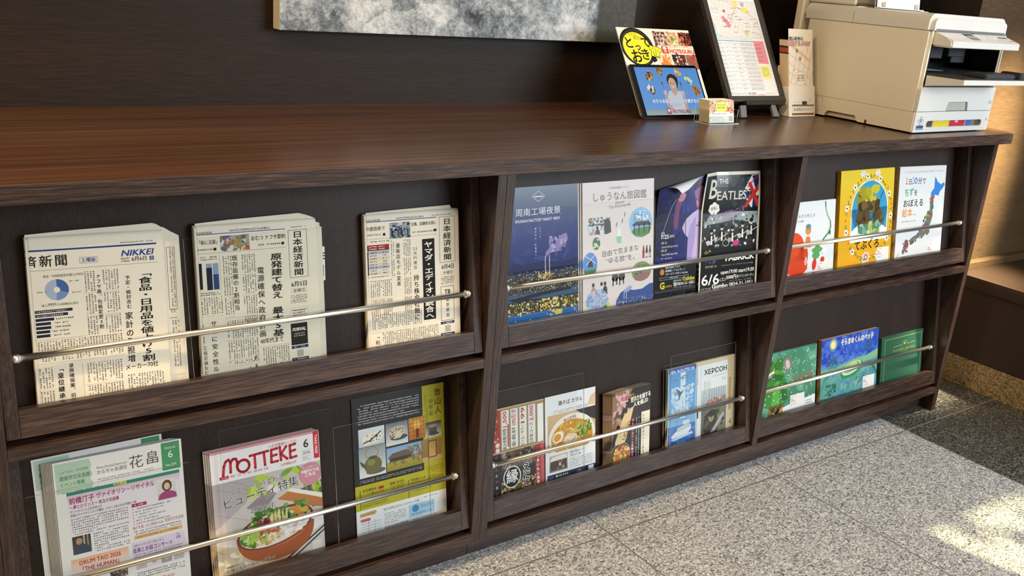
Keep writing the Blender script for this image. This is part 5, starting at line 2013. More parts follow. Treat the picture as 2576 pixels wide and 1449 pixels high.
# cream art book with a white obi card
p = Print(148, 215, '#d9c49c', 45)
p.vtext('ヘルソン', 138, 40, 7, '#6a5636', 10)
p.rect(128, 60, 8, 90, '#b39a6a', L=2)
p.text('4', 130, 172, 22, '#6a5636', bold=0.01)
book = empty('art_book', None, 'cream paperback with a white ХЕРСОН card standing against it', 'book', None, rack_at(0, 0.6935, 0.0340))
p.build('front_cover', M_ink, book)
bm = bmesh.new()
bm_box(bm, 0, 0.148, 0.0002, 0.007, 0, 0.215, 0.0003)
finish(bm, 'page_block', M_page, book)
p = Print(99, 205, '#e6e8ea', 46)
p.text('ХЕРСОН', 11, 12, 18, '#20211f', w=84, bold=0.03)
p.body(40, 34, 50, 4, 2.4, '#777', 4)
p.vtext('写真家が歩いた町', 14, 44, 4, '#555', 4.6)
p.body(18, 46, 10, 26, 2.6, '#777', 4, True)
p.body(30, 46, 5, 26, 2.6, '#777', 4, True)
p.text('24', 78, 42, 13, '#9cb4ac')
p.rect(2, 68, 95, 50, '#c8ccd0', '#aab0b6', L=2)
for i in range(7):
    p.rect(30 + i * 9, 68, 3, 36, '#98a0a8', L=3)
p.poly([(18, 110), (26, 100), (50, 94), (70, 98), (92, 92), (94, 104), (60, 114), (30, 116)], '#a88478', L=4)
p.blobs(12, 24, 96, 60, 16, ['#c89c8c', '#8c685c', '#d8b8a8'], 2, 5, L=5)
p.rect(2, 120, 95, 78, '#6f6a54', '#4c4a3c', L=2)
p.poly([(10, 198), (14, 140), (40, 126), (60, 130), (62, 198)], '#2c2e26', L=3)
p.ell(40, 146, 10, 13, '#a89478', L=4)
p.ell(40, 138, 11, 8, '#2c241c', L=4.5)
p.poly([(44, 180), (84, 140), (90, 146), (52, 188)], '#b0aeb0', L=5)
p.poly([(62, 198), (74, 126), (97, 122), (97, 198)], '#7c7260', L=3)
p.blobs(20, 8, 128, 84, 70, ['#3c3c30', '#8a8268', '#55503e'], 3, 8, L=3.5)
o = p.build('title_card', M_ink, None, 0.0008)
o.matrix_world = rack_at(0, 0.7148, 0.0325)
tag(o, 'tall white card lettered ХЕРСОН leaning on the cream paperback', 'card')
p = Print(20, 205, '#e4e6ea', 47)
p.vtext('岩波新書', 7, 30, 4, '#333', 5)
p.rect(4, 110, 8, 30, '#2c2e34', L=2)
o = p.build('bookmark_card', M_ink, None, 0.0010)
o.matrix_world = rack_at(0, 0.6940, 0.0322)
tag(o, 'narrow white paper strip left of the ХЕРСОН card', 'card')

# ------------------------------------------------------------------ picture books, right hand racks


def sticker(p, x, y, w, h, L=12):
    p.rect(x, y, w, h, '#eceae6', L=L)
    p.body(x + 2, y + 3, w * 0.4, 3, 2.4, '#8a8a8a', 3, L=L + 1)
    p.text('Lab', x + 2.5, y + 7.5, 7, '#c0504a', bold=0.03, L=L + 2)
    p.text('Library', x + 2.5, y + 14, 7, '#c0504a', bold=0.03, L=L + 2)
    p.body(x + 2, y + 24, w * 0.5, 8, 2.4, '#9a9a9a', 3.4, L=L + 1)


def picture_book(up, X, d, p, thick, label, spine_col, spine_txt=None, stc='#333', edge=None, mat=None, roll=0.0):
    b = empty('picture_book', None, label, 'picture book', 'picture books in the right hand racks', rack_at(up, X, d, 0.0, roll))
    w, h = p.w / 1000, p.h / 1000
    p.build('front_cover', mat or M_ink_gloss, b, 0.0022, plain('board_edge_' + label.split()[0], edge or spine_col, 0.5))
    bm = bmesh.new()
    bm_box(bm, 0.003, w - 0.003, 0.0023, thick - 0.0023, 0.0, h - 0.003)
    finish(bm, 'page_block', M_page if edge is None else M_paper, b)
    bm = bmesh.new()
    bm_box(bm, 0, w, thick - 0.0022, thick, 0, h, 0.0003)
    finish(bm, 'back_cover', plain('board_back_' + label.split()[0], spine_col, 0.5), b)
    # spine, a touch rounded, lettered on its outer face
    s = Print(thick * 1000 + 0.6, p.h, spine_col, 3)
    if spine_txt:
        s.vtext(spine_txt, s.w / 2, p.h * 0.12, min(s.w * 0.62, 7), stc, min(s.w * 0.62, 7) * 1.12, bold=0.02)

    def fn(x, y, z):
        return (-0.0006 + y - 0.0022 * math.sin(math.pi * min(1, max(0, x / (s.w / 1000)))), thick - x + 0.0002, z)
    s.build('spine', mat or M_ink_gloss, b, fn=fn)
    bm = bmesh.new()
    bm_box(bm, -0.0005, 0.0028, 0.0023, thick - 0.0023, 0, h)
    finish(bm, 'hinge', plain('board_hinge_' + label.split()[0], spine_col, 0.5), b)
    return b


# white book with red tomato and green stem
p = Print(210, 207, '#e6eaec', 51)
p.text('絵本', 44, 21, 5, '#b04a4a', w=8)
p.text('ピックルそらをとぶ', 20, 31, 11, '#3a4450', w=104)
p.text('村上 勉 絵', 52, 47, 6, '#444', w=26)
p.line([(166, 4), (168, 20), (174, 36), (182, 48), (190, 60), (192, 74), (188, 84), (178, 94), (164, 104), (156, 120), (148, 134)], 5, '#4f8a5a', L=4)
p.line([(168, 20), (174, 36), (184, 50), (188, 64), (180, 88), (164, 100)], 2, '#cfe0cc', L=5)
p.poly([(184, 80), (194, 86), (192, 96), (184, 92)], '#3f7a4c', L=5)
RED2 = '#e0502a'
p.ell(40, 124, 44, 46, RED2, L=4, rot=15)
p.ell(78, 150, 22, 38, '#dc4a26', L=4, rot=8)
p.ell(54, 168, 46, 26, '#e45a30', L=4)
p.poly([(10, 178), (70, 200), (100, 178), (80, 150)], '#d84624', L=4.5)
p.ell(92, 158, 6, 12, '#f0a8a0', L=6)
p.poly([(82, 124), (84, 100), (90, 92), (104, 92), (112, 108), (108, 124)], '#e8d2c0', L=5)
p.ell(98, 76, 12, 12, '#d8924a', L=6)
p.ell(98, 66, 11, 7, '#6a8a94', L=7)
p.poly([(84, 120), (92, 92), (106, 94), (112, 122)], '#e07a4a', L=6)
for (x, y, r1, r2, a) in ((126, 118, 14, 10, 20), (144, 128, 18, 12, -10), (158, 118, 14, 9, 30), (134, 146, 16, 10, 0), (156, 150, 14, 10, 40), (124, 132, 8, 6, 0), (168, 138, 10, 8, 0)):
    p.ell(x, y, r1, r2, ['#4f9a52', '#e8ece8', '#3f8a48', '#f0f2ee', '#5caa5c'][int(x) % 5], L=6 + (x % 3) * 0.3, rot=a)
p.ell(128, 170, 9, 16, '#d83a2a', L=7, rot=10)
p.ell(162, 160, 9, 8, '#d8402c', L=7)
sticker(p, 140, 166, 58, 30)
picture_book(1, 0.9385, 0.0335, p, 0.0085, 'white picture book with a red plant and green stem, upper right rack', '#dfe3e4', edge='#e4e6e6')

# yellow book
p = Print(245, 280, '#e8b92c', 52, '#e6a828')
p.rect(0, 0, 247, 90, '#e8cc3a', '#e8bd30', L=1)
p.ell(136, 112, 85, 84, '#f0ece0', L=3, n=40)
p.rect(51, 108, 170, 92, '#f0ece0', L=3)
p.clip = (52, 30, 220, 198)
p.ell(136, 112, 81, 80, '#3f9cc8', L=5, n=40)
p.rect(55, 108, 162, 88, '#3f9cc8', L=5)
p.poly([(55, 196), (55, 168), (90, 150), (180, 150), (217, 170), (217, 196)], '#e8f0f0', L=6)
# plain stand-in figure: a mossy green and dark brown mound
p.blobs(26, 84, 54, 80, 52, ['#b0a82a', '#8f8a22', '#c4bc3c', '#a09a28'], 10, 19, L=7)
p.blobs(60, 86, 92, 104, 76, ['#4a3a24', '#5c4a2c', '#3a2e1e', '#6f5c3a', '#574628'], 8, 18, L=9)
p.blobs(24, 88, 150, 96, 36, ['#6fae9c', '#5a8a6a', '#8ac0b4', '#c8b83a'], 5, 13, L=11)
for i in range(5):
    p.line([(176 + i * 4, 96 - i * 6), (190 + i * 2, 70 - i * 3)], 1.2, '#2c4a6a', L=8)
p.rect(132, 146, 4, 48, '#e8d24a', L=13)
p.rect(146, 146, 4, 48, '#e8d24a', L=13)
for i in range(5):
    p.rect(132, 152 + i * 9, 18, 2, '#e8d24a', L=13)
p.clip = None
p.text('ウクライナ民話', 110, 29, 6.6, '#6a4a1a', w=42)
# flower wreath
for k in range(44):
    t = math.tau * k / 44
    x, y = 134 + 106 * math.cos(t), 136 + 118 * math.sin(t)
    x = min(max(x, 18), 236)
    m_ = k % 4
    if m_ == 0:
        for q in range(5):
            a = q * 1.257 + k
            p.ell(x + 5.5 * math.cos(a), y + 5.5 * math.sin(a), 4.6, 3.2, '#f2eee2', L=6, n=12, rot=math.degrees(a))
        p.ell(x, y, 3, 3, '#3c3024', L=7, n=12)
    elif m_ == 1:
        p.ell(x, y, 7, 2.4, '#6f9038', L=5, rot=k * 40, n=12)
        p.ell(x + 4, y + 5, 6, 2.2, '#88a84a', L=5, rot=k * 40 + 60, n=12)
    elif m_ == 2:
        p.ell(x, y, 4, 5, '#d8942c', L=6, n=12)
        p.ell(x, y, 1.6, 2, '#7c3f1c', L=7, n=10)
    else:
        p.line([(x - 8, y - 4), (x, y), (x + 8, y + 5)], 1.2, '#5f7c30', L=5)
        p.ell(x + 3, y - 4, 5, 2, '#7a9c40', L=5, rot=-k * 30, n=12)
for x in (98, 166):
    for q in range(6):
        a = q * 1.05
        p.ell(x + 8 * math.cos(a), 12 + 6 * math.sin(a), 6, 3, '#eeeae6', L=6, n=12, rot=math.degrees(a))
p.line([(60, 214), (90, 240), (128, 248), (168, 242), (200, 218)], 1.6, '#5f7c30', L=5)
p.ell(128, 245, 16, 13, '#ecc8b8', L=7)
p.ring(128, 246, 7, 7, 2.4, '#4a4a28', L=8)
for q in range(7):
    a = q * 0.9
    p.ell(128 + 13 * math.cos(a), 246 + 10 * math.sin(a), 6, 4.4, '#f4ece0', L=6, n=12, rot=math.degrees(a))
p.text('てぶくろ', 74, 196, 29, '#2a2014', w=112, bold=0.03, L=14)
sticker(p, 178, 224, 58, 40)
picture_book(1, 1.1630, 0.0305, p, 0.0115, 'yellow picture book with a flower wreath around a blue oval', '#d8aa2c', 'てぶくろ', '#3a2c14')

# map book
p = Print(237, 275, '#e2e4e4', 53)
p.text('とくちょうから こせいゆたかに おぼえて わすれない', 29, 12.5, 6.4, '#c88a80', w=194)
p.text('１', 29, 29, 24, '#d0454a', bold=0.03, sx=0.62)
p.text('日', 44, 34, 19, '#2a2c2e', bold=0.01)
p.text('１', 60, 27, 27, '#3a86c8', bold=0.02, sx=0.55)
p.text('0', 74, 27, 27, '#3a86c8', w=15, bold=0.02)
p.text('分', 92, 31, 22, '#2a2c2e', bold=0.01)
p.text('で', 114, 33, 20, '#2a2c2e', bold=0.01)
p.text('ち', 28, 62, 25, '#3c9a5a', bold=0.015)
p.text('ず', 51, 61, 25, '#3c9a5a', bold=0.015)
p.text('を', 76, 66, 20, '#2a2c2e', bold=0.01)
p.text('おぼえる', 28, 94, 24, '#2a2c2e', w=98, bold=0.02)
p.text('絵本', 24, 120, 27, '#e0903a', w=50, bold=0.02)
p.text('改訂版', 78, 137, 5, '#999')
p.text('あきやまかぜさぶろう 作', 24, 155, 6.4, '#666', w=70)
HK = [(180, 33), (186, 36), (196, 48), (214, 56), (230, 50), (234, 58), (222, 70), (212, 76), (204, 90), (188, 86), (176, 90), (170, 104), (166, 98), (164, 80), (172, 72), (180, 66)]
p.poly(HK, '#3f86d4', L=4)
HP = [(170, 92), (180, 96), (182, 112), (178, 128), (182, 146), (176, 164), (166, 180), (172, 196), (160, 206), (150, 200), (142, 206), (132, 214), (120, 208), (104, 214), (88, 216), (74, 222), (66, 216), (84, 206), (104, 200), (120, 190), (128, 176), (140, 168), (148, 158), (158, 148), (164, 132), (164, 112)]
p.poly(HP, '#7a7468', L=4)
p.clip = (60, 88, 190, 222)
p.blobs(70, 60, 90, 124, 132, ['#b83a3c', '#6f8a5c', '#c88a4a', '#5c6a9c', '#8a4a7c', '#3c7a74', '#a8a49a', '#4a4640', '#c4524a'], 4, 8, L=5, inside=lambda x, y: 160 - 0.9 * (y - 140) * (1 if y > 140 else 0) - 12 < x < 184 - 0.78 * (y - 140) * (1 if y > 140 else 0))
p.clip = None
for (x, y, r1, r2, a) in ((56, 224, 14, 9, 60), (48, 236, 10, 8, 80), (84, 222, 13, 5, -20), (42, 246, 8, 7, 80)):
    p.ell(x, y, r1, r2, ['#6f5f4c', '#3f62a8', '#8a7a6a', '#3f62a8'][int(x) % 4], L=6, rot=a)
p.blobs(14, 38, 214, 26, 36, ['#a8704a', '#4a6aa8', '#7c7468', '#b84a44'], 3, 5, L=7)
p.line([(10, 262), (20, 250)], 1.6, '#444', L=4)
sticker(p, 166, 232, 60, 36)
picture_book(1, 1.4235, 0.0270, p, 0.0150, 'white picture book with a coloured map of Japan islands', '#c9b48c', '1日10分でちずをおぼえる絵本', '#3a2c24', edge='#d8d4c8', roll=1.2)

# green snowy book
p = Print(253, 190, '#5f9a80', 54, '#3f7a58')
p.blobs(80, 0, 0, 253, 190, ['#569478', '#63a086', '#4a8a6c', '#6aa88c', '#4f9074'], 8, 26, L=1)
p.poly([(60, 190), (84, 168), (130, 160), (253, 148), (253, 190)], '#e8eef0', L=3)
p.poly([(20, 190), (30, 176), (60, 170), (90, 176), (80, 190)], '#e8eef0', L=3)
# plain stand-in figure in a green coat
p.blobs(34, 20, 20, 84, 50, ['#3f7a34', '#4f8a3c', '#346a2c', '#6a9a44'], 8, 16, L=5)
p.ell(126, 40, 16, 22, '#8a7f74', L=6, rot=-20)
p.ell(126, 40, 9, 14, '#c8beb4', L=7, rot=-20)
p.poly([(30, 150), (36, 84), (60, 62), (110, 60), (126, 100), (132, 140), (112, 152), (60, 156)], '#3f8a3a', L=6)
p.poly([(60, 150), (70, 90), (92, 76), (96, 150)], '#5cae4a', L=7)
p.poly([(104, 146), (104, 96), (120, 100), (130, 140)], '#2f6c30', L=7)
p.poly([(20, 80), (60, 56), (110, 70), (104, 84), (60, 76)], '#2c6a34', L=8)
p.poly([(34, 60), (70, 48), (66, 66), (38, 72)], '#ece6e0', L=8)
p.blobs(24, 40, 150, 70, 30, ['#6a5a30', '#8a7440', '#4c4224'], 5, 11, L=6)
p.poly([(78, 186), (96, 170), (110, 158), (108, 174), (96, 188)], '#d8963a', L=9)
p.blobs(6, 78, 160, 20, 16, ['#20241c', '#2c3024'], 4, 8, L=8)
for i in range(95):
    p.ell(p.r.uniform(4, 250), p.r.uniform(4, 150), p.r.uniform(1.2, 2.2), p.r.uniform(1.2, 2.2), '#f0f6f2', L=10, n=10)
p.text('おふゆの旅', 146, 78, 14, '#c8584a', w=90, bold=0.02, L=11)
sticker(p, 142, 134, 62, 38)
p.body(208, 158, 34, 20, 4.4, '#4c5a6a', 7, L=12)
picture_book(0, 0.9330, 0.0330, p, 0.0090, 'green picture book with falling snow dots and a green coat, lower right rack', '#4f8a6c', edge='#7cb09a')

# blue night meadow book
p = Print(273, 195, '#3a5cc0', 55)
p.V, p.F, p.C = [], [], []
st = [(0, '#3350b8'), (50, '#3f66c4'), (80, '#5a8cc4'), (100, '#6fa8ac'), (140, '#5c9c98'), (195, '#4a84b0')]
for (a, ca), (b_, cb) in zip(st, st[1:]):
    p.rect(0, a, 273, b_ - a, ca, cb, L=0)
p.blobs(90, 0, 0, 273, 80, ['#3a56bc', '#4468c8', '#3048b0', '#5878c8'], 6, 20, L=1, flat=0.5)
p.blobs(120, 0, 88, 273, 107, ['#6fa89c', '#5c98a4', '#7cb0a0', '#4f8cac', '#68a090'], 6, 20, L=1, flat=0.4)
p.poly([(0, 92), (80, 92), (150, 80), (220, 76), (273, 64), (273, 88), (180, 96), (60, 112), (0, 116)], '#84b48c', L=2.4)
p.ell(53, 20, 20, 20, '#6f90c8', L=3)
p.ell(53, 20, 13, 13, '#ecd870', L=4)
p.ell(51, 22, 8, 9, '#f4e898', L=5)
p.text('そらまめくんのベッド', 90, 9, 21, '#efe8c8', w=156, bold=0.05, rot=0, L=9)
for (x, y) in ((46, 92), (36, 96), (60, 94), (214, 70), (226, 66)):
    for q in range(4):
        p.line([(x + q * 3, y), (x + q * 3 + (q - 1.5) * 5, y - 22 - q * 5)], 1.1, '#3f6a80', L=5)
        p.ell(x + q * 5 - 6, y - 14 - q * 6, 8, 2, '#3f6a80', L=5, rot=-40 + q * 30, n=12)
for q in range(5):
    p.line([(0, 150 + q * 6), (14 + q * 4, 120), (34 + q * 6, 104)], 4, ['#5fa894', '#4f988c'][q % 2], L=4)
    p.line([(273, 150 - q * 4), (256 - q * 4, 110), (226 - q * 8, 96 + q * 3)], 4, ['#5c9a6c', '#4f8c74'][q % 2], L=4)
p.ell(146, 108, 54, 23, '#3c8a5c', L=6, rot=-12)
p.ell(146, 104, 47, 18, '#d0e0c0', L=7, rot=-12)
p.ell(147, 102, 40, 14, '#8ab870', L=8, rot=-12)
p.ell(150, 100, 22, 12, '#b8d08a', L=9, rot=-12)
p.blobs(26, 24, 138, 50, 36, ['#2f6a54', '#3c7a5c', '#2a5c50'], 3, 6, L=6)
p.blobs(20, 60, 76, 50, 10, ['#2f4a54', '#3a5a60'], 1, 2.4, L=6)
p.blobs(20, 160, 128, 60, 30, ['#3f7a6c', '#4c8a74'], 2, 5, L=4)
p.text('なかやみわ さく・え', 106, 181, 9, '#2c4460', w=74)
sticker(p, 204, 142, 58, 40)
picture_book(0, 1.2050, 0.0305, p, 0.0115, 'blue picture book with a moon over a night meadow', '#b89468', 'そらまめくんのベッド', '#3a2c24', edge='#dfe2ea')

# dark green book
p = Print(220, 157, '#2f5c48', 56)
GD = '#9c9454'
p.frame(17, 9, 195, 160, 1.6, GD, L=3)
p.line([(62, 38), (108, 36), (112, 28), (122, 24), (132, 28), (136, 36), (180, 34)], 1.6, GD, L=4)
p.ell(122, 33, 3, 3, '#d8c86a', L=5)
p.text('おさんぽはらっぱいきもの', 62, 46, 8.4, GD, w=116, bold=0.02)
p.body(96, 56, 48, 4, 3, GD, 5)
p.line([(60, 68), (180, 64)], 1, GD, L=4)
p.body(104, 142, 30, 4, 3.4, GD, 5)
picture_book(0, 1.4990, 0.0315, p, 0.0105, 'dark green hardback with gold lines, right end of the lower right rack', '#2c5644', edge='#3a6a54')

# ------------------------------------------------------------------ things standing on the counter


def lean_mat(X, Y, Z, deg):
    return Matrix.Translation((X, Y, Z)) @ Matrix.Rotation(-math.radians(deg), 4, 'X')


def local_box(name, b, m, parent, bev=0.0008, sel=None):
    bm = bmesh.new()
    bm_box(bm, *b, bev)
    o = finish(bm, name, m, parent)
    if sel:
        for f in o.data.polygons:
            f.material_index = sel(f.normal)
    return o


def V(p, y):
    return p.h - y


# tablet
tab = empty('tablet', None, 'black tablet showing a blue food advert, leaning on the counter', 'tablet', None, lean_mat(0.664, 0.350, HC + 0.0048, 33))
bm = bmesh.new()
w_, h_, r_ = 0.250, 0.151, 0.010
pts = []
for (cx, cz, a0) in ((w_ - r_, r_, -90), (w_ - r_, h_ - r_, 0), (r_, h_ - r_, 90), (r_, r_, 180)):
    for k in range(7):
        a = math.radians(a0 + 15 * k)
        pts.append((cx + r_ * math.cos(a), cz + r_ * math.sin(a)))
bm_prism(bm, pts, 'y', 0.0, 0.0078)
bmesh.ops.recalc_face_normals(bm, faces=bm.faces)
bmesh.ops.bevel(bm, geom=[e for e in bm.edges if abs(e.verts[0].co.y - e.verts[1].co.y) < 1e-6], offset=0.0012, segments=2, affect='EDGES')
for f in bm.faces:
    f.material_index = 0 if f.normal.y < -0.9 else 1
finish(bm, 'case', [plain('tablet_glass_black', '#070708', 0.08), M_greyp], tab)
p = Print(228, 137, '#5a94dc', 71, '#6ba2e0', 3)
p.rect(0, 0, 228, 1.6, '#10131a', L=1)


def tq(u, v):
    return (u - 16, 143.5 - v)


p.rect(0, 121, 228, 16, '#8fa2a8', '#9fb2b4', L=1)
for (u, v, cols, n) in ((63, 117, ['#c8843c', '#8a4a24', '#e4d2a0', '#5c2c1c', '#7a9a3c'], 44), (56, 78, ['#f0ece0', '#2a2c2c', '#d8d0b8', '#6c4a34', '#e8e4d8'], 44), (104, 134, ['#c8923c', '#e0b45c', '#6f8a3c', '#8a5a2c'], 36), (170, 130, ['#e8e6e0', '#c87a3c', '#d8b46c', '#8a9a6c'], 36), (203, 108, ['#8ab48a', '#b4d0b0', '#5f8a5c', '#d8e4d4'], 36), (221, 76, ['#b8742c', '#d8983c', '#8a5424', '#c88a3c'], 40)):
    x, y = tq(u, v)
    p.clip = (max(0, x - 14), max(1, y - 16), min(228, x + 14), y + 16)
    p.blobs(n, x - 11, y - 13, 22, 26, cols, 2, 6, L=3, inside=lambda a, b: ((a - x) / 11) ** 2 + ((b - y) / 13) ** 2 < 1)
p.clip = None
# presenter: plain figure in a white top holding knife and fork
x, y = tq(141, 98)
p.ell(x, y - 4, 19, 22, '#241d1c', L=5)
p.poly([tq(117, 73), tq(128, 78), tq(148, 78), tq(162, 72), tq(172, 46), tq(166, 8), tq(108, 8), tq(102, 46)], '#c9d2dc', L=6)
p.poly([tq(124, 76), tq(138, 60), tq(154, 76), tq(146, 84), tq(132, 84)], '#c8a492', L=7)
p.ell(x - 2, y + 3, 14, 18, '#d0aa98', L=7)
p.poly([tq(122, 100), tq(126, 110), tq(136, 116), tq(148, 115), tq(157, 108), tq(161, 98), tq(162, 112), tq(154, 121), tq(140, 123), tq(127, 118), tq(121, 108)], '#241d1c', L=8)
for du in (-7, 5):
    p.ell(x + du - 1, y + 1, 2.2, 1.3, '#2c2220', L=9, n=12)
p.poly([(x - 8, y + 9), (x + 4, y + 8), (x, y + 13), (x - 5, y + 13)], '#f0eceb', L=9)
p.line([(x - 9, y + 8.5), (x - 3, y + 10), (x + 5, y + 7.5)], 0.9, '#a8564c', L=9.5)
p.line([(x - 2, y + 1), (x - 3, y + 6), (x, y + 6)], 0.7, '#b08a78', L=9)
for (hu, hv, au, av) in ((104, 70, 102, 34), (168, 69, 168, 28)):
    p.line([tq(hu, hv - 6), tq(au, av)], 9, '#c8a492', L=6.5)
    p.line([tq(au, av + 4), tq(au + (14 if au < 130 else -2), av - 14)], 10, '#c8a492', L=6.5)
    cx, cy = tq(hu, hv)
    p.ell(cx, cy, 6, 8, '#d4b09c', L=8)
    for q in range(4):
        p.line([(cx - 5, cy - 5 + q * 3.4), (cx + 4, cy - 6 + q * 3.4)], 2.4, '#dcbaa8', L=8.5)
    p.line([tq(hu, hv + 4), tq(hu - 3 + (4 if hu > 130 else 0), hv + 26)], 1.6, '#5c6674', L=8.2)
    p.ell(*tq(hu - 3 + (4 if hu > 130 else 0), hv + 27), 3, 6, '#5c6674', L=8.3)
p.text('ホテルお近くのグルメを探すなら', 33, 92, 12, '#f4f8fc', w=172, bold=0.045, out=('#1f5cc0', 0.055), L=13)
p.text('ここをタップ', 100, 105, 8, '#8898a8', w=34, L=11)
p.rect(75, 118, 14, 16, '#a8454c', L=11)
p.ell(82, 123.5, 5, 3.6, '#dfe4e6', L=12)
p.text('M', 82, 124, 8, '#dfe4e6', 'c', bold=0.05, L=13)
p.text('HOTEGURU', 95, 121, 13, '#98525a', w=68, bold=0.05, L=12)
s_ = p.build('screen', M_screen, tab)
s_.location = (0.0160, -0.0002, 0.0070)
bm = bmesh.new()
bm_prism(bm, [(0.0079, 0.02), (0.0079, 0.07), (0.0105, 0.07), (0.0110, 0.02)], 'x', 0.07, 0.18)
finish(bm, 'kickstand', M_black, tab)

# sign board behind the tablet
sg = empty('sign_board', None, 'white and yellow gourmet guide sign with food photos, standing behind the tablet', 'sign', None, lean_mat(0.664, 0.350, HC + 0.0005, 33))
p = Print(267, 250, '#f0ead8', 72)


def sq(u, v):
    return (u - 9, 268 - v)


x, y = sq(66, 212)
p.clip = (0, 0, 267, 250)
p.ell(x, y, 60, 56, '#1d1c1a', L=2, rot=20, n=40)
p.ring(x + 2, y + 1, 53, 50, 1.2, '#5a5a58', L=3, n=40, rot=20)
p.line([sq(14, 236), sq(22, 226), sq(20, 218)], 3.4, '#1d1c1a', L=3)
p.ell(x - 1, y + 3, 49, 46, '#f0e63a', L=4, n=40, rot=20)
p.poly([sq(100, 184), sq(112, 176), sq(122, 190), sq(112, 196)], '#1d1c1a', L=3)
p.poly([sq(104, 178), sq(112, 168), sq(126, 174), sq(120, 190)], '#1d1c1a', L=3)
p.text('ホテル', x - 22, y - 42, 11, '#4a4a1c', w=30)
p.text('周辺の', x - 6, y - 32, 11, '#4a4a1c', w=30)
for ch, u, v, s2 in (('と', 40, 242, 36), ('っ', 68, 226, 26), ('て', 100, 244, 34), ('お', 56, 206, 42), ('き', 88, 209, 36)):
    p.text(ch, u - 9, 268 - v, s2, '#16150f', 'c', bold=0.03)
hb = [sq(105, 214), sq(112, 220), sq(122, 216), sq(138, 214), sq(152, 208), sq(150, 200), sq(142, 198), sq(136, 180), sq(108, 188), sq(112, 202)]
p.poly(hb, '#f0e63a', L=6)
p.line(hb + hb[:1], 1.6, '#16150f', L=7)
p.text('グルメ', sq(116, 214)[0], 268 - 214, 9, '#16150f', w=26, rot=16)
p.line([sq(118, 200), sq(121, 188), sq(138, 184)], 1.8, '#16150f', L=8)
p.line([sq(128, 200), sq(128, 192)], 1.8, '#16150f', L=8)


def food(u0, v0, u1, v1, bg, cols, n, r0=2, r1=6):
    (x0, y0), (x1, y1) = sq(u0, v0), sq(u1, v1)
    p.photo(x0, y0, x1 - x0, y1 - y0, bg, bg, cols, n, r0, r1, L=2)


food(134, 260, 181, 219, '#b49a8c', ['#6a3a30', '#4a2a28', '#8a5a48', '#d8c8bc', '#7c4a3c'], 50)
food(183, 260, 229, 219, '#d8b490', ['#e0a860', '#f0d8a8', '#5f8a3c', '#c88a50', '#7ca04c', '#f4e4c8'], 60)
p.ell(*sq(216, 230), 8, 6, '#f4e8d0', L=5)
p.ell(*sq(216, 230), 4, 3, '#e08a30', L=6)
food(231, 260, 276, 220, '#3a2420', ['#a8402c', '#c85a34', '#e8b088', '#7a2a20', '#d88a58', '#5a241c'], 60)
food(134, 193, 184, 150, '#e8dcc8', ['#e08a3c', '#d86a2c', '#f0b46c', '#e8c89c'], 30)
p.poly([sq(150, 192), sq(182, 158), sq(184, 150), sq(140, 150)], '#e0863a', L=5)
p.line([sq(150, 190), sq(182, 156)], 2, '#f4d0a0', L=6)
food(186, 193, 234, 150, '#5a3a34', ['#e8c8b8', '#d8a088', '#8a2a2c', '#f0dcd0', '#3a2424', '#4c3030'], 50)
food(236, 193, 276, 150, '#8a6a50', ['#b84a48', '#a03a3c', '#d07a70', '#8a9a6c', '#c8625c'], 40)
p.rect(*sq(184, 193), 12, 20, '#2c2a2c', L=5)
RD = '#d9482f'
p.rect(*sq(153, 217), 24, 22, RD, L=4)
p.ell(*sq(165, 211), 7, 4.6, '#f4e8dc', L=5)
p.text('M', sq(165, 0)[0], 268 - 207, 10, '#f4e8dc', 'c', bold=0.05)
p.text('\\ホテルガイドのグルメ/', sq(181, 0)[0], 268 - 218, 6, '#8a4a34', w=90)
p.text('HOTEGURU', sq(181, 0)[0], 268 - 211, 16, RD, w=93, bold=0.05)
p.clip = None
o = p.build('sign_panel', M_ink_gloss, sg, 0.0025, M_paper)
o.location = (0.009, 0.0125, 0.018)
local_box('sign_foot', (0.03, 0.25, 0.0118, 0.0165, 0.010, 0.0185), M_black, sg)

# business card holder
HL = lean_mat(0.8145, 0.2625, HC + 0.0035, 11)
ch = empty('card_holder', None, 'small clear acrylic card holder in front of the tablet', 'card holder', None, Matrix.Translation((0.8145, 0.2600, HC + 0.0003)))
for nm, b_ in (('base_plate', (-0.004, 0.106, -0.004, 0.050, 0.0, 0.0018)), ('front_lip', (-0.002, 0.100, -0.0015, 0.0, 0.0019, 0.020)), ('side_wall', (-0.0035, -0.002, 0.0, 0.046, 0.0019, 0.036)), ('side_wall', (0.1, 0.1015, 0.0, 0.046, 0.0019, 0.036)), ('back_wall', (-0.002, 0.100, 0.0545, 0.0560, 0.0019, 0.046))):
    bm = bmesh.new()
    bm_box(bm, *b_)
    ax = {'base_plate': 2, 'front_lip': 1, 'side_wall': 0, 'back_wall': 1}[nm]
    for f in bm.faces:
        f.material_index = 0 if abs(f.normal[ax]) > 0.5 else 1
    finish(bm, nm, [M_clear, M_clear_edge], ch)
p = Print(93, 58, '#eceae4', 73)
p.photo(0, 0, 93, 34, '#c8a08c', '#d8c0a8', ['#b84a48', '#d88a6c', '#e8c8a8', '#8a3a34', '#f0dcc8', '#7a9a5c', '#c8625c', '#e0a46c'], 130, 2, 6, L=1)
p.rect(18, 30, 60, 9, '#eceae4', L=4)
p.ell(46, 17, 22, 14, '#efe24c', L=5)
p.body(30, 10, 32, 4, 3, '#5a5420', 4, L=7)
p.body(28, 16, 36, 5, 4, '#3a3614', 5, L=7)
p.body(12, 32, 56, 4, 3.4, '#4a4a4a', 5, L=6)
p.rect(4, 41, 42, 1.2, '#9ab4d0', L=4)
for i in range(3):
    p.body(4, 43 + i * 5, 52, 4, 2.6, '#7a8a9a', 4, L=4)
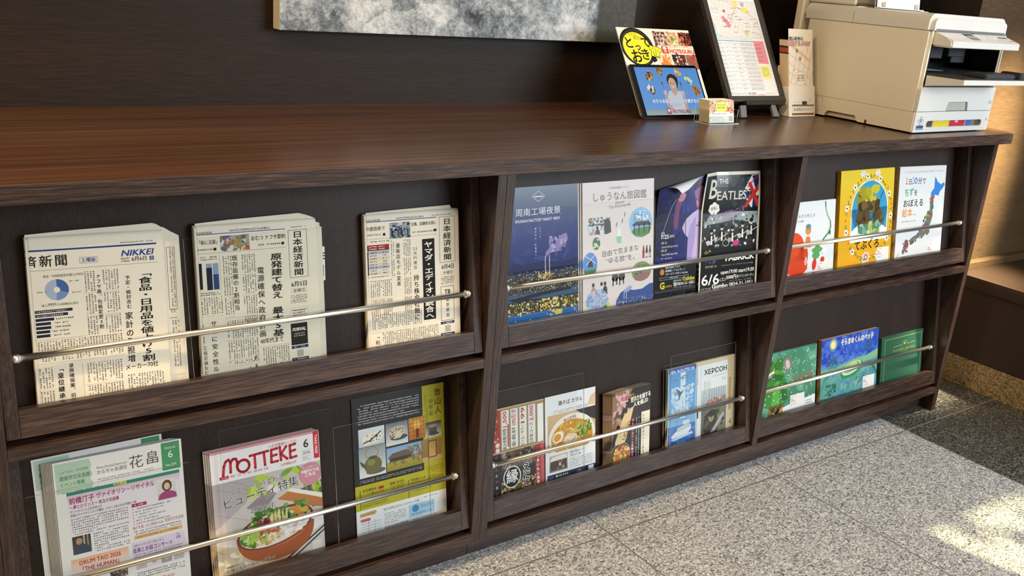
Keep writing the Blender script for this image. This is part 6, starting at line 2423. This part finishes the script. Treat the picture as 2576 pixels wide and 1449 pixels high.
qr_free(p, 74, 40, 14, '#b9b9b9')
c0 = p.build('gourmet_card', M_ink, None, 0.0005)
c0.matrix_world = HL
tag(c0, 'small food card with a yellow oval, front card in the clear holder', 'card', 'cards in the clear holder')
blank = Print(93, 58, '#d8c8a4', 74)
blank.rect(2, 2, 89, 22, '#c8b48c', L=1)
cb = blank.build('gourmet_card', M_ink, None, 0.0006, M_page)
for k in range(44):
    c = cb if k == 0 else cb.copy()
    if k:
        COL.objects.link(c)
    c.matrix_world = lean_mat(0.8145 - 0.0002 * (k % 3), 0.2634 + 0.00082 * k, HC + 0.0035, 11)
    tag(c, 'food card packed behind the front one in the clear holder, cream edge showing', 'card', 'cards in the clear holder')

# framed map on an easel
FL = lean_mat(0.987, 0.360, 0.945, 30.5)
fr = empty('framed_map', None, 'dark wooden frame holding a neighbourhood map and shop list, leaning on the small easel', 'framed map', None, FL)
FW, FH = 0.2395, 0.338
for nm, b_ in (('frame_bar', (0, FW, -0.002, 0.014, 0, 0.0165)), ('frame_bar', (0, FW, -0.002, 0.014, FH - 0.0165, FH)), ('frame_bar', (0, 0.0165, -0.002, 0.014, 0.0167, FH - 0.0167)), ('frame_bar', (FW - 0.0165, FW, -0.002, 0.014, 0.0167, FH - 0.0167))):
    local_box(nm, b_, M_framewood, fr, 0.0025)
local_box('back_panel', (0.01, FW - 0.01, 0.009, 0.0125, 0.01, FH - 0.01), M_black, fr, 0)
p = Print(207, 305, '#eeecea', 75)


def mq(u, v):
    return (u - 16, 321.5 - v)


x0, y0 = mq(20, 307)
x1, y1 = mq(214, 194)
p.rect(x0, y0, x1 - x0, y1 - y0, '#e6e0da', L=1)
p.clip = (x0, y0, x1, y1)
p.poly([mq(15, 262), mq(26, 236), mq(30, 216), mq(22, 206), mq(50, 198), mq(52, 192), mq(14, 192)], '#a8cfe0', L=2)
for k in range(16):
    a = x0 - 60 + k * 17
    p.line([(a, y1), (a + 70, y0)], 1.6 if k % 4 else 3, '#f6f4f2', L=3)
    p.line([(a + 40, y0), (a + 96, y1)], 1.4, '#d8d2cc', L=2.5)
for k in range(6):
    p.line([(x0, y0 + k * 22), (x1, y0 + k * 22 + 26)], 1.4, '#f6f4f2', L=3)
p.line([mq(90, 309), mq(136, 289), mq(178, 271), mq(214, 250)], 3.2, '#eab48c', L=4)
p.line([mq(136, 289), mq(112, 262), mq(104, 250)], 3, '#ecc4b4', L=4)
p.poly([mq(61, 254), mq(72, 260), mq(96, 231), mq(84, 222)], '#e08a90', L=5)
p.rect(*mq(126, 309), 18, 16, '#efe05c', L=5)
p.rect(*mq(162, 288), 20, 14, '#efe05c', L=5)
p.poly([mq(140, 216), mq(164, 218), mq(160, 206), mq(150, 200)], '#c4d48a', L=5)
p.ell(*mq(80, 274), 5, 4.5, '#c04a64', L=6)
for k in range(26):
    x, y = p.r.uniform(x0 + 40, x1 - 6), p.r.uniform(y0 + 20, y1 - 6)
    p.ell(x, y, 1.5, 1.5, ['#c84a5c', '#3a3a44', '#c84a5c'][k % 3], L=6, n=10)
    p.body(x + 2, y - 2, 17, 4, 2.4, '#44424a', 3, L=6)
p.rect(*mq(26, 286), 38, 11, '#f6f4f2', L=6)
p.frame(*mq(26, 286), 38, 11, 0.3, '#777', L=7)
p.body(mq(28, 0)[0], mq(0, 284)[1], 34, 8, 2.6, '#333', 3.6, L=7)
p.rect(*mq(26, 271), 38, 10, '#f6f4f2', L=6)
p.body(mq(28, 0)[0], mq(0, 269)[1], 34, 6, 2.6, '#333', 3.6, L=7)
qr_free(p, *mq(158, 304), 12, '#a8a8a8')
p.clip = None
p.frame(x0, y0, x1 - x0, y1 - y0, 0.7, '#8a8886', L=8)
p.body(x0, mq(0, 191)[1], 150, 4, 2.4, '#77757a', 3, L=3)
tx, ty = mq(18, 186)
p.rect(tx, ty, 196, 5, '#c4d4e2', L=2)
p.body(tx + 6, ty + 1, 150, 3, 2.6, '#444c5a', 3, L=4)
p.rect(mq(170, 0)[0], ty, 44, 70, '#e8909c', L=3)
for r_ in range(12):
    yy = ty + 6 + r_ * 12.2
    p.rect(tx, yy + 11.4, 152 if r_ > 4 else 196, 0.4, '#a8a6aa', L=4)
    for cx in (0, 26, 44, 58, 78, 92):
        p.rect(tx + cx, yy, 0.35, 12, '#b8b6ba', L=4)
        if cx < 92:
            wdt = {0: 22, 26: 14, 44: 11, 58: 16, 78: 11}[cx]
            p.body(tx + cx + 2, yy + 2.5, wdt, 7 if cx in (0, 58) else 4, 2.2, '#4a484c', 3.2, L=4)
    p.body(tx + 94, yy + 1.5, 56, 9, 2.2, '#5c5a5e', 2.9, L=4)
    if r_ < 5:
        p.body(tx + 154, yy + 2, 26, 7, 2.2, '#6a2a38', 3.2, L=5)
p.rect(tx + 152, ty, 0.4, 152, '#a8a6aa', L=4)
bx, by = mq(172, 110)
p.rect(bx, by, 38, 38, '#f0e884', L=5)
p.poly([(bx + 10, by + 38), (bx + 18, by + 38), (bx + 12, by + 44)], '#f0e884', L=5)
p.body(bx + 4, by + 5, 30, 28, 2.8, '#6a6420', 4.6, L=6)
p.text('ホテル ルートイン 徳山駅前', mq(16, 0)[0] + 4, mq(0, 30)[1], 10, '#38363a', w=106)
p.rect(mq(131, 0)[0], mq(0, 24)[1], 30, 4, '#e8b0b4', L=3)
p.body(mq(164, 0)[0], mq(0, 27)[1], 40, 6, 2.4, '#88868a', 3.2, L=3)
o = p.build('map_sheet', M_ink, fr, 0.0006)
o.location = (0.0165, 0.0040, 0.0165)

es_ = empty('table_easel', None, 'small black folding table easel carrying the framed map', 'easel', None, FL)
local_box('ledge', (0.058, 0.222, -0.010, 0.0300, -0.0135, -0.0006), M_easel, es_, 0.001)
for sx_ in (0, 1):
    bm = bmesh.new()
    q = [(0.0345, -0.0137), (0.0575, -0.0137), (0.0485, -0.0478), (0.0255, -0.0478)] if sx_ == 0 else [(0.163, -0.0137), (0.181, -0.0137), (0.186, -0.0478), (0.162, -0.0478)]
    bm_prism(bm, q, 'y', -0.006, 0.001)
    finish(bm, 'foot', M_greyp, es_)
    bm = bmesh.new()
    xa, xb = ((0.040, 0.058), (0.100, 0.114)) if sx_ == 0 else ((0.162, 0.180), (0.128, 0.114 + 0.0005))
    q = [(min(xa), -0.0005), (max(xa), -0.0005), (max(xb), 0.25), (min(xb), 0.25)]
    bm_prism(bm, q, 'y', 0.0148, 0.0270)
    finish(bm, 'upright', M_easel, es_)
bm = bmesh.new()
top = FL @ Vector((0.114, 0.030, 0.235))
ft = Vector((1.104, 0.612, HC + 0.0085))
bm_tube(bm, FL.inverted() @ top, FL.inverted() @ ft, 0.007, 8)
finish(bm, 'rear_leg', M_easel, es_)

# leaflet box between easel and printer
LB = lean_mat(1.2275, 0.3405, HC + 0.001, 13)
lb = empty('leaflet_box', None, 'cream card leaflet box printed with a desk, between the framed map and the printer', 'leaflet box', None, LB)
p = Print(118, 88, '#ece3d2', 76)
p.rect(14, 54, 100, 4, '#8a5a40', L=2)
p.rect(16, 58, 96, 20, '#eee6d8', L=2)
p.frame(16, 58, 96, 22, 0.7, '#8a5a40', L=3)
p.rect(14, 78, 100, 6, '#8a5a40', L=3)
p.text('徳山駅周辺グルメマップ', 22, 62, 11, '#4a4036', w=84, bold=0.01)
p.frame(26, 46, 22, 8, 0.5, '#6a6258', L=2)
p.line([(92, 50), (98, 34)], 1.4, '#4a3a30', L=3)
p.rect(60, 44, 22, 10, '#3a3834', L=2)
fp = p.build('front_pocket', M_ink, lb, 0.0012)
fp.location = (0, 0, 0.0)
t13 = math.tan(math.radians(13))
for x in (0.0, 0.1168):
    bm = bmesh.new()
    bm_prism(bm, [(0.0014, 0.0014 * t13), (0.036, 0.036 * t13), (0.036, 0.088), (0.0014, 0.088)], 'x', x, x + 0.0012)
    finish(bm, 'box_side', M_paper, lb)
local_box('box_back', (0, 0.118, 0.0362, 0.0374, 0.0374 * t13, 0.150), M_paper, lb, 0)
bm = bmesh.new()
bm_prism(bm, [(0.0014, 0.0014 * t13), (0.036, 0.036 * t13), (0.036, 0.036 * t13 + 0.0008), (0.0014, 0.0014 * t13 + 0.0008)], 'x', 0.0014, 0.1166)
finish(bm, 'box_floor', M_paper, lb)


def art_leaf(p):
    p.text('徳山駅周辺', 2, 22, 10, '#2c5a54', w=62, bold=0.05, out=('#dfe8e4', 0.04))
    p.text('周辺グルメMAP', -2, 32, 17, '#e4a4a8', w=98, bold=0.05, out=('#2c2024', 0.06))
    p.line([(0, 44), (40, 62), (94, 92)], 6, '#eac6a0', L=2)
    p.line([(0, 40), (40, 58), (94, 88)], 1.6, '#d89a6c', L=3)
    for k in range(6):
        p.line([(-4 + k * 22, 190), (40 + k * 22, 56)], 1.1, '#c49a74', L=2)
        p.line([(0, 70 + k * 26), (96, 116 + k * 26)], 1.1, '#c49a74', L=2)
    for (x, y) in ((36, 62), (50, 84)):
        p.ell(x, y, 4.6, 5, '#4a4a4c', L=4)
        p.ell(x, y, 2, 2.2, '#d8d4d0', L=5)
    p.ell(22, 116, 2, 2.4, '#c8503c', L=4)
    for q in range(14):
        a = q * math.tau / 14
        p.ell(52 + 22 * math.cos(a), 140 + 16 * math.sin(a), 6, 5, '#6a5a44', L=4, n=12)
        p.ell(52 + 22 * math.cos(a), 140 + 16 * math.sin(a), 5.4, 4.4, '#f0e8d8', L=5, n=12)
    p.ell(52, 140, 23, 16, '#f0e8d8', L=6)
    for q in range(3):
        p.text(('1か所の地図は', '裏面に詳細を', '記載しています')[q], 36, 129 + q * 7, 6.4, '#4a3c2c', w=34, bold=0.02)
    p.vtext('徳山駅前', 84, 44, 3.6, '#8a7a68', 5)


p = Print(108, 248, '#efe4d4', 77)
art_leaf(p)
lf = p.build('map_leaflet', M_ink, None, 0.0008)
lf.matrix_world = LB @ Matrix.Translation((0.006, 0.0030, 0.0030 * t13 + 0.0012))
tag(lf, 'cream folded gourmet map leaflet, the tall front one in the leaflet box', 'leaflet', 'map leaflets in the leaflet box')
M_cream = plain('cream_leaflet_paper', '#e2cfae', 0.8, var=0.08)
M_redband = plain('red_printed_band', '#b8583a', 0.7, var=0.1)
M_blkband = plain('black_printed_band', '#2c2220', 0.7)
bm = bmesh.new()
for (z0, z1, mi) in ((0, 0.1760, 0), (0.1760, 0.1800, 2), (0.1800, 0.1935, 1), (0.1935, 0.1985, 2), (0.1985, 0.2150, 0)):
    bm_box(bm, 0, 0.108, 0, 0.0008, z0, z1, 0, mi)
lg = finish(bm, 'map_leaflet', [M_cream, M_redband, M_blkband])
# edge bands of the printed sheets show along the side of the pack
for k in range(28):
    c = lg if k == 0 else lg.copy()
    if k:
        COL.objects.link(c)
    c.matrix_world = LB @ Matrix.Translation((0.0045 - 0.0004 * (k % 3), 0.0045 + 0.00108 * k, (0.0045 + 0.00108 * k) * t13 + 0.0013))
    tag(c, 'shorter map leaflet with a red band packed behind the tall front leaflet', 'leaflet', 'map leaflets in the leaflet box')

# ------------------------------------------------------------------ printer
PX, PY, PZ = 1.378, 0.045, HC + 0.0005
pr_ = empty('printer', (PX, PY, PZ), 'large white multifunction printer at the right end of the counter', 'printer')
WD, DP = 0.386, 0.405


def rbox(bm, x0, x1, y0, y1, z0, z1, r, seg=4, edges='all', mi=0):
    vs = [bm.verts.new((x, y, z)) for x in (x0, x1) for y in (y0, y1) for z in (z0, z1)]
    fs = [bm.faces.new([vs[i] for i in idx]) for idx in ((0, 1, 3, 2), (4, 6, 7, 5), (0, 4, 5, 1), (2, 3, 7, 6), (0, 2, 6, 4), (1, 5, 7, 3))]
    for f in fs:
        f.material_index = mi
    bmesh.ops.recalc_face_normals(bm, faces=fs)
    if r > 0:
        es = list({e for f in fs for e in f.edges})
        if edges == 'top':
            es = [e for e in es if max(e.verts[0].co.z, e.verts[1].co.z) > z1 - 1e-6 and (abs(e.verts[0].co.z - e.verts[1].co.z) < 1e-6 or True)]
        if edges == 'vert':
            es = [e for e in es if abs(e.verts[0].co.z - e.verts[1].co.z) > 1e-6]
        bmesh.ops.bevel(bm, geom=es, offset=r, segments=seg, affect='EDGES')


def smooth(o, ang=40):
    for f in o.data.polygons:
        f.use_smooth = True
    try:
        o.data.set_sharp_from_angle(angle=math.radians(ang))
    except Exception:
        pass
    return o


bm = bmesh.new()
# main shell: floor block, side walls, rear block, band under the lid
rbox(bm, 0.0205, WD, 0.004, DP, 0.004, 0.127, 0.003, 2)
rbox(bm, 0.014, 0.0203, 0.1, 0.32, 0.0045, 0.057, 0)
rbox(bm, 0.0, 0.020, 0.0, DP, 0.0588, 0.2735, 0.007, 4, 'vert')
rbox(bm, WD - 0.012, WD, 0.0, DP, 0.1275, 0.2735, 0.004, 3, 'vert')
rbox(bm, 0.0205, WD - 0.0125, 0.17, DP, 0.1275, 0.2735, 0)
rbox(bm, 0.0205, WD - 0.0125, 0.004, 0.1695, 0.240, 0.2735, 0)
# left lower side panel with its carrying notch
bm_prism(bm, [(0.0, 0.004), (0.172, 0.004), (0.178, 0.008), (0.181, 0.0165), (0.186, 0.020), (0.278, 0.020), (0.285, 0.014), (0.288, 0.004), (DP, 0.004), (DP, 0.0580), (0.0, 0.0580)], 'x', 0.0, 0.0125)
body = smooth(finish(bm, 'body', M_white_tex, pr_))
bm = bmesh.new()
P_ = []
for (cx, a0) in ((WD - 0.024, 0), (0.024, 90)):
    for k in range(9):
        a = math.radians(a0 + 11.25 * k)
        P_.append((cx + 0.024 * math.cos(a), 0.2945 + 0.024 * math.sin(a)))
P_ += [(0.0, 0.2750), (WD, 0.2750)]
bm_prism(bm, P_, 'y', 0.0, 0.2490)
bmesh.ops.recalc_face_normals(bm, faces=bm.faces)
bmesh.ops.bevel(bm, geom=[e for e in bm.edges if e.verts[0].co.y < 0.001 and e.verts[1].co.y < 0.001 and max(e.verts[0].co.z, e.verts[1].co.z) > 0.2755], offset=0.012, segments=5, affect='EDGES')
smooth(finish(bm, 'scanner_lid', M_white_pl, pr_))
bm = bmesh.new()
P_ = [(a, b + (0.002 if b > 0.28 else 0)) for a, b in P_]
bm_prism(bm, P_, 'y', 0.2505, DP + 0.022)
bmesh.ops.recalc_face_normals(bm, faces=bm.faces)
bmesh.ops.bevel(bm, geom=[e for e in bm.edges if min(e.verts[0].co.y, e.verts[1].co.y) > DP + 0.021], offset=0.012, segments=5, affect='EDGES')
smooth(finish(bm, 'rear_cover', M_white_pl, pr_))
bm = bmesh.new()
rbox(bm, 0.02, WD - 0.02, 0.30, DP + 0.015, 0.3220, 0.385, 0.008, 3)
rbox(bm, 0.016, 0.024, 0.262, DP + 0.02, 0.3222, 0.370, 0.003, 2)
smooth(finish(bm, 'document_feeder', M_white_tex, pr_))
bm = bmesh.new()
rbox(bm, -0.002, WD + 0.002, DP + 0.0225, DP + 0.052, 0.02, 0.40, 0.006, 3)
smooth(finish(bm, 'rear_paper_feeder', M_white_tex, pr_))
# thin dark strips standing in for the shade in the gaps between shells
bm = bmesh.new()
rbox(bm, 0.002, WD - 0.002, 0.002, DP - 0.002, 0.2730, 0.2755, 0)
rbox(bm, 0.0015, WD - 0.0015, 0.2480, 0.2515, 0.2756, 0.2960, 0)
rbox(bm, 0.012, WD - 0.012, 0.2480, 0.2515, 0.2961, 0.3165, 0)
rbox(bm, 0.0208, WD - 0.004, 0.001, DP - 0.004, 0.1265, 0.1282, 0)
rbox(bm, 0.0212, WD - 0.004, 0.0030, 0.0039, 0.0585, 0.0610, 0)
rbox(bm, 0.001, 0.012, 0.002, DP - 0.002, 0.0578, 0.0590, 0)
rbox(bm, -0.0006, 0.003, 0.142, 0.149, 0.0041, 0.014, 0)
finish(bm, 'shell_gap_shade', M_seam, pr_)
# paper cassette with a finger recess
bm = bmesh.new()
ox = [(0.004, 0.0605), (0.143, 0.0605), (0.149, 0.083), (0.152, 0.086), (0.247, 0.086), (0.250, 0.083), (0.256, 0.0605), (WD - 0.003, 0.0605), (WD - 0.001, 0.1262), (0.010, 0.1262), (0.004, 0.121)]
bm_prism(bm, ox, 'y', -0.004, 0.0038)
bmesh.ops.recalc_face_normals(bm, faces=bm.faces)
smooth(finish(bm, 'paper_cassette', M_white_pl, pr_), 25)
bm = bmesh.new()
bm_prism(bm, [(0.146, 0.0605), (0.149, 0.085), (0.252, 0.085), (0.255, 0.0605)], 'y', 0.0012, 0.0036)
finish(bm, 'cassette_recess', plain('recess_light_grey', '#aaa69d', 0.5), pr_)
# ink cover with the cartridge window
bm = bmesh.new()
sl = []
for (cx, a0) in ((0.337, -90), (0.071, 90)):
    for k in range(9):
        a = math.radians(a0 + 22.5 * k)
        sl.append((cx + 0.009 * math.cos(a), 0.0250 + 0.009 * math.sin(a)))
P1 = [(0.003, 0.003), (WD - 0.003, 0.003), (WD - 0.002, 0.0590), (0.003, 0.0590)]
for y in (-0.004,):
    o1 = [bm.verts.new((a, y, b)) for a, b in P1]
    i1 = [bm.verts.new((a, y, b)) for a, b in sl]
    es2 = [bm.edges.new((o1[k], o1[(k + 1) % 4])) for k in range(4)] + [bm.edges.new((i1[k], i1[(k + 1) % len(i1)])) for k in range(len(i1))]
    bmesh.ops.triangle_fill(bm, edges=es2, use_beauty=True)
r = bmesh.ops.extrude_face_region(bm, geom=bm.faces[:])
bmesh.ops.translate(bm, verts=[v for v in r['geom'] if isinstance(v, bmesh.types.BMVert)], vec=(0, 0.0068, 0))
icov = finish(bm, 'ink_cover', M_white_pl, pr_)
p = Print(290, 26, '#57504f', 81)
p.rect(48, 3, 78, 20, '#d8c832', L=2)
p.poly([(70, 3), (100, 3), (94, 9), (78, 9)], '#c8c4bc', L=3)
p.rect(131, 3, 78, 20, '#b83a48', L=2)
p.rect(158, 3, 16, 9, '#d8b4b4', L=3)
p.rect(214, 3, 28, 20, '#4a6aa4', L=2)
p.rect(242, 3, 20, 20, '#7a7468', L=2)
for x in (44, 127, 210):
    p.rect(x, 3, 3.5, 20, '#b8b0a8', L=3)
o = p.build('cartridge_window', M_ink_gloss, icov)
o.location = (0.059, 0.0030, 0.0120)
p = Print(40, 40, '#e9e8e4', 82)
p.V, p.F, p.C = [], [], []
p.poly([(17, 2), (31, 14), (17, 27), (3, 14)], '#54525c', L=1)
p.poly([(17, 4), (29, 14), (17, 25), (5, 14)], '#e4e2e4', L=2)
p.poly([(17, 8), (24, 14), (17, 20), (10, 14)], '#3a3c6a', L=3)
p.ell(17, 14, 2.4, 2.4, '#c8cce4', L=4)
p.rect(1, 27.5, 33, 11, '#24406a', L=2)
p.body(4, 29, 26, 3, 2.4, '#8aa4c8', 3, L=4)
p.rect(3, 34, 29, 3.4, '#6a9ad8', L=3)
o = p.build('badge_sticker', M_ink, icov)
o.location = (0.0150, -0.0042, 0.0095)
p = Print(30, 75, '#e9e8e4', 83)
p.V, p.F, p.C = [], [], []
p.text('A', 8, 52, 12, '#8a8c90')
p.text('C1', 4, 2, 13, '#8a8c90')
o = p.build('tray_mark', M_ink, icov)
o.location = (0.358, -0.0043, 0.018)
# output tray
bm = bmesh.new()
bm_prism(bm, [(0.0035, 0.1285), (0.0035, 0.1575), (-0.104, 0.1580), (-0.106, 0.156), (-0.106, 0.1455), (-0.070, 0.1440)], 'x', 0.026, WD - 0.016)
ot = finish(bm, 'output_tray', M_white_pl, pr_)
bm = bmesh.new()
bm_prism(bm, [(0.16, 0.150), (0.16, 0.166), (0.0, 0.1625), (-0.090, 0.1605), (-0.101, 0.1605), (-0.101, 0.1582), (0.003, 0.1578), (0.004, 0.150)], 'x', 0.030, WD - 0.020)
rbox(bm, 0.145, 0.300, -0.098, -0.030, 0.1606, 0.1735, 0.004, 2)
rbox(bm, 0.320, 0.352, -0.1, -0.04, 0.1606, 0.178, 0.003, 2)
finish(bm, 'tray_plate', M_dkgrey, ot)
# dark inside of the paper bay
bm = bmesh.new()
rbox(bm, 0.0207, WD - 0.0127, 0.160, 0.1695, 0.1665, 0.2395, 0)
rbox(bm, 0.0207, 0.0215, 0.002, 0.1695, 0.1665, 0.2395, 0)
rbox(bm, WD - 0.0137, WD - 0.0127, 0.006, 0.1695, 0.1665, 0.2395, 0)
finish(bm, 'bay_lining', M_black, pr_)
bm = bmesh.new()
rbox(bm, 0.030, 0.175, 0.060, 0.150, 0.198, 0.2390, 0.002, 1)
rbox(bm, 0.190, 0.265, 0.050, 0.150, 0.205, 0.2390, 0.002, 1)
rbox(bm, 0.275, 0.345, 0.090, 0.150, 0.185, 0.2390, 0.002, 1)
finish(bm, 'eject_roller_cover', M_dkgrey, pr_)
local_box('blank_sheet', (0.032, 0.130, 0.020, 0.150, 0.1690, 0.1696), plain('sheet_in_bay', '#9aa4a8', 0.6), ot, 0)
# control panel swung out
bm = bmesh.new()
pl = [(0.0035, 0.2735), (-0.048, 0.2558), (-0.0525, 0.2525), (-0.0525, 0.2365), (-0.046, 0.2345), (0.0035, 0.2350)]
bm_prism(bm, pl, 'x', 0.022, WD - 0.016)
bmesh.ops.recalc_face_normals(bm, faces=bm.faces)
bmesh.ops.bevel(bm, geom=[e for e in bm.edges if abs(e.verts[0].co.x - e.verts[1].co.x) < 1e-6 and e.verts[0].co.y < 0], offset=0.004, segments=3, affect='EDGES')
cp = smooth(finish(bm, 'control_panel', M_white_pl, pr_), 30)
p = Print(346, 54, '#e9e8e4', 84)
p.V, p.F, p.C = [], [], []
p.poly([(112, 8), (160, 8), (160, 46), (112, 46)], '#77797c', L=2)
p.poly([(112, 8), (160, 8), (160, 20), (112, 22)], '#22252e', L=3)
p.ell(136, 27, 20, 8, '#a0a4a6', L=4)
p.rect(166, 4, 16, 3, '#5c5e62', L=2)
for (x, y) in ((60, 22), (84, 22), (206, 12), (236, 12), (212, 24), (226, 24), (240, 24), (206, 34), (222, 40), (256, 38), (284, 38), (84, 40)):
    p.rect(x, y, 8, 2.2, '#a4a6aa', L=2)
p.text('EPSON', 282, 16, 12, '#4a4c52', w=44, bold=0.05)
p.rect(312, 42, 26, 3, '#77797c', L=2)
p.ell(122, 51, 4.5, 1.8, '#77797c', L=2)
p.ell(136, 51, 4.5, 1.8, '#77797c', L=2)
sl_ = math.hypot(0.0515, 0.0177)


def onpanel(x, y, z):
    t = 1 - z / 0.054
    return (0.024 + x, 0.0035 - 0.0515 * t * 0.98, 0.2735 - 0.0177 * t * 0.98 - y * 1.0 + 0.0002)


p.build('panel_print', M_ink, cp, fn=onpanel)
bm = bmesh.new()
rbox(bm, 0.020, WD - 0.018, -0.0004, 0.003, 0.2738, 0.2800, 0)
finish(bm, 'hinge_slot', M_greyp, pr_)
for (x_, y_) in ((0.03, 0.03), (WD - 0.03, 0.03), (0.03, DP - 0.03), (WD - 0.03, DP - 0.03)):
    bm = bmesh.new()
    rbox(bm, x_ - 0.012, x_ + 0.012, y_ - 0.012, y_ + 0.012, 0.0, 0.0042, 0)
    finish(bm, 'rubber_foot', M_black, pr_)
p = Print(36, 46, '#dedcd6', 85)
p.V, p.F, p.C = [], [], []
p.frame(4, 2, 24, 40, 0.7, '#b4ac98', L=1)
p.frame(10, 20, 10, 12, 0.5, '#b4ac98', L=1)
p.build('side_mark', M_ink, pr_, fn=lambda x, y, z: (-0.0004 + y, 0.330 - x, 0.012 + z))

# white sheet in a clear stand on top of the printer
LS = lean_mat(PX + 0.058, PY + 0.222, PZ + 0.3195, 8)
st_ = empty('sheet_stand', None, 'clear display stand holding a blank white sheet on top of the printer', 'display stand', None, LS)
local_box('back_plate', (0, 0.220, 0.0026, 0.0046, 0.0, 0.30), [M_clear, M_clear_edge], st_, 0, lambda n: 0 if abs(n.y) > 0.5 else 1)
local_box('base_plate', (0, 0.220, -0.012, 0.0024, 0.0, 0.0025), [M_clear, M_clear_edge], st_, 0, lambda n: 0 if abs(n.z) > 0.5 else 1)
for x in (0.028, 0.190):
    local_box('lip', (x, x + 0.004, -0.012, -0.002, 0.0027, 0.018), M_clear_edge, st_, 0)
o = local_box('white_sheet', (0.005, 0.215, 0.0, 0.0008, 0.003, 0.297), M_paper, None, 0)
o.matrix_world = LS
tag(o, 'blank white sheet standing in the clear stand on the printer', 'sheet')
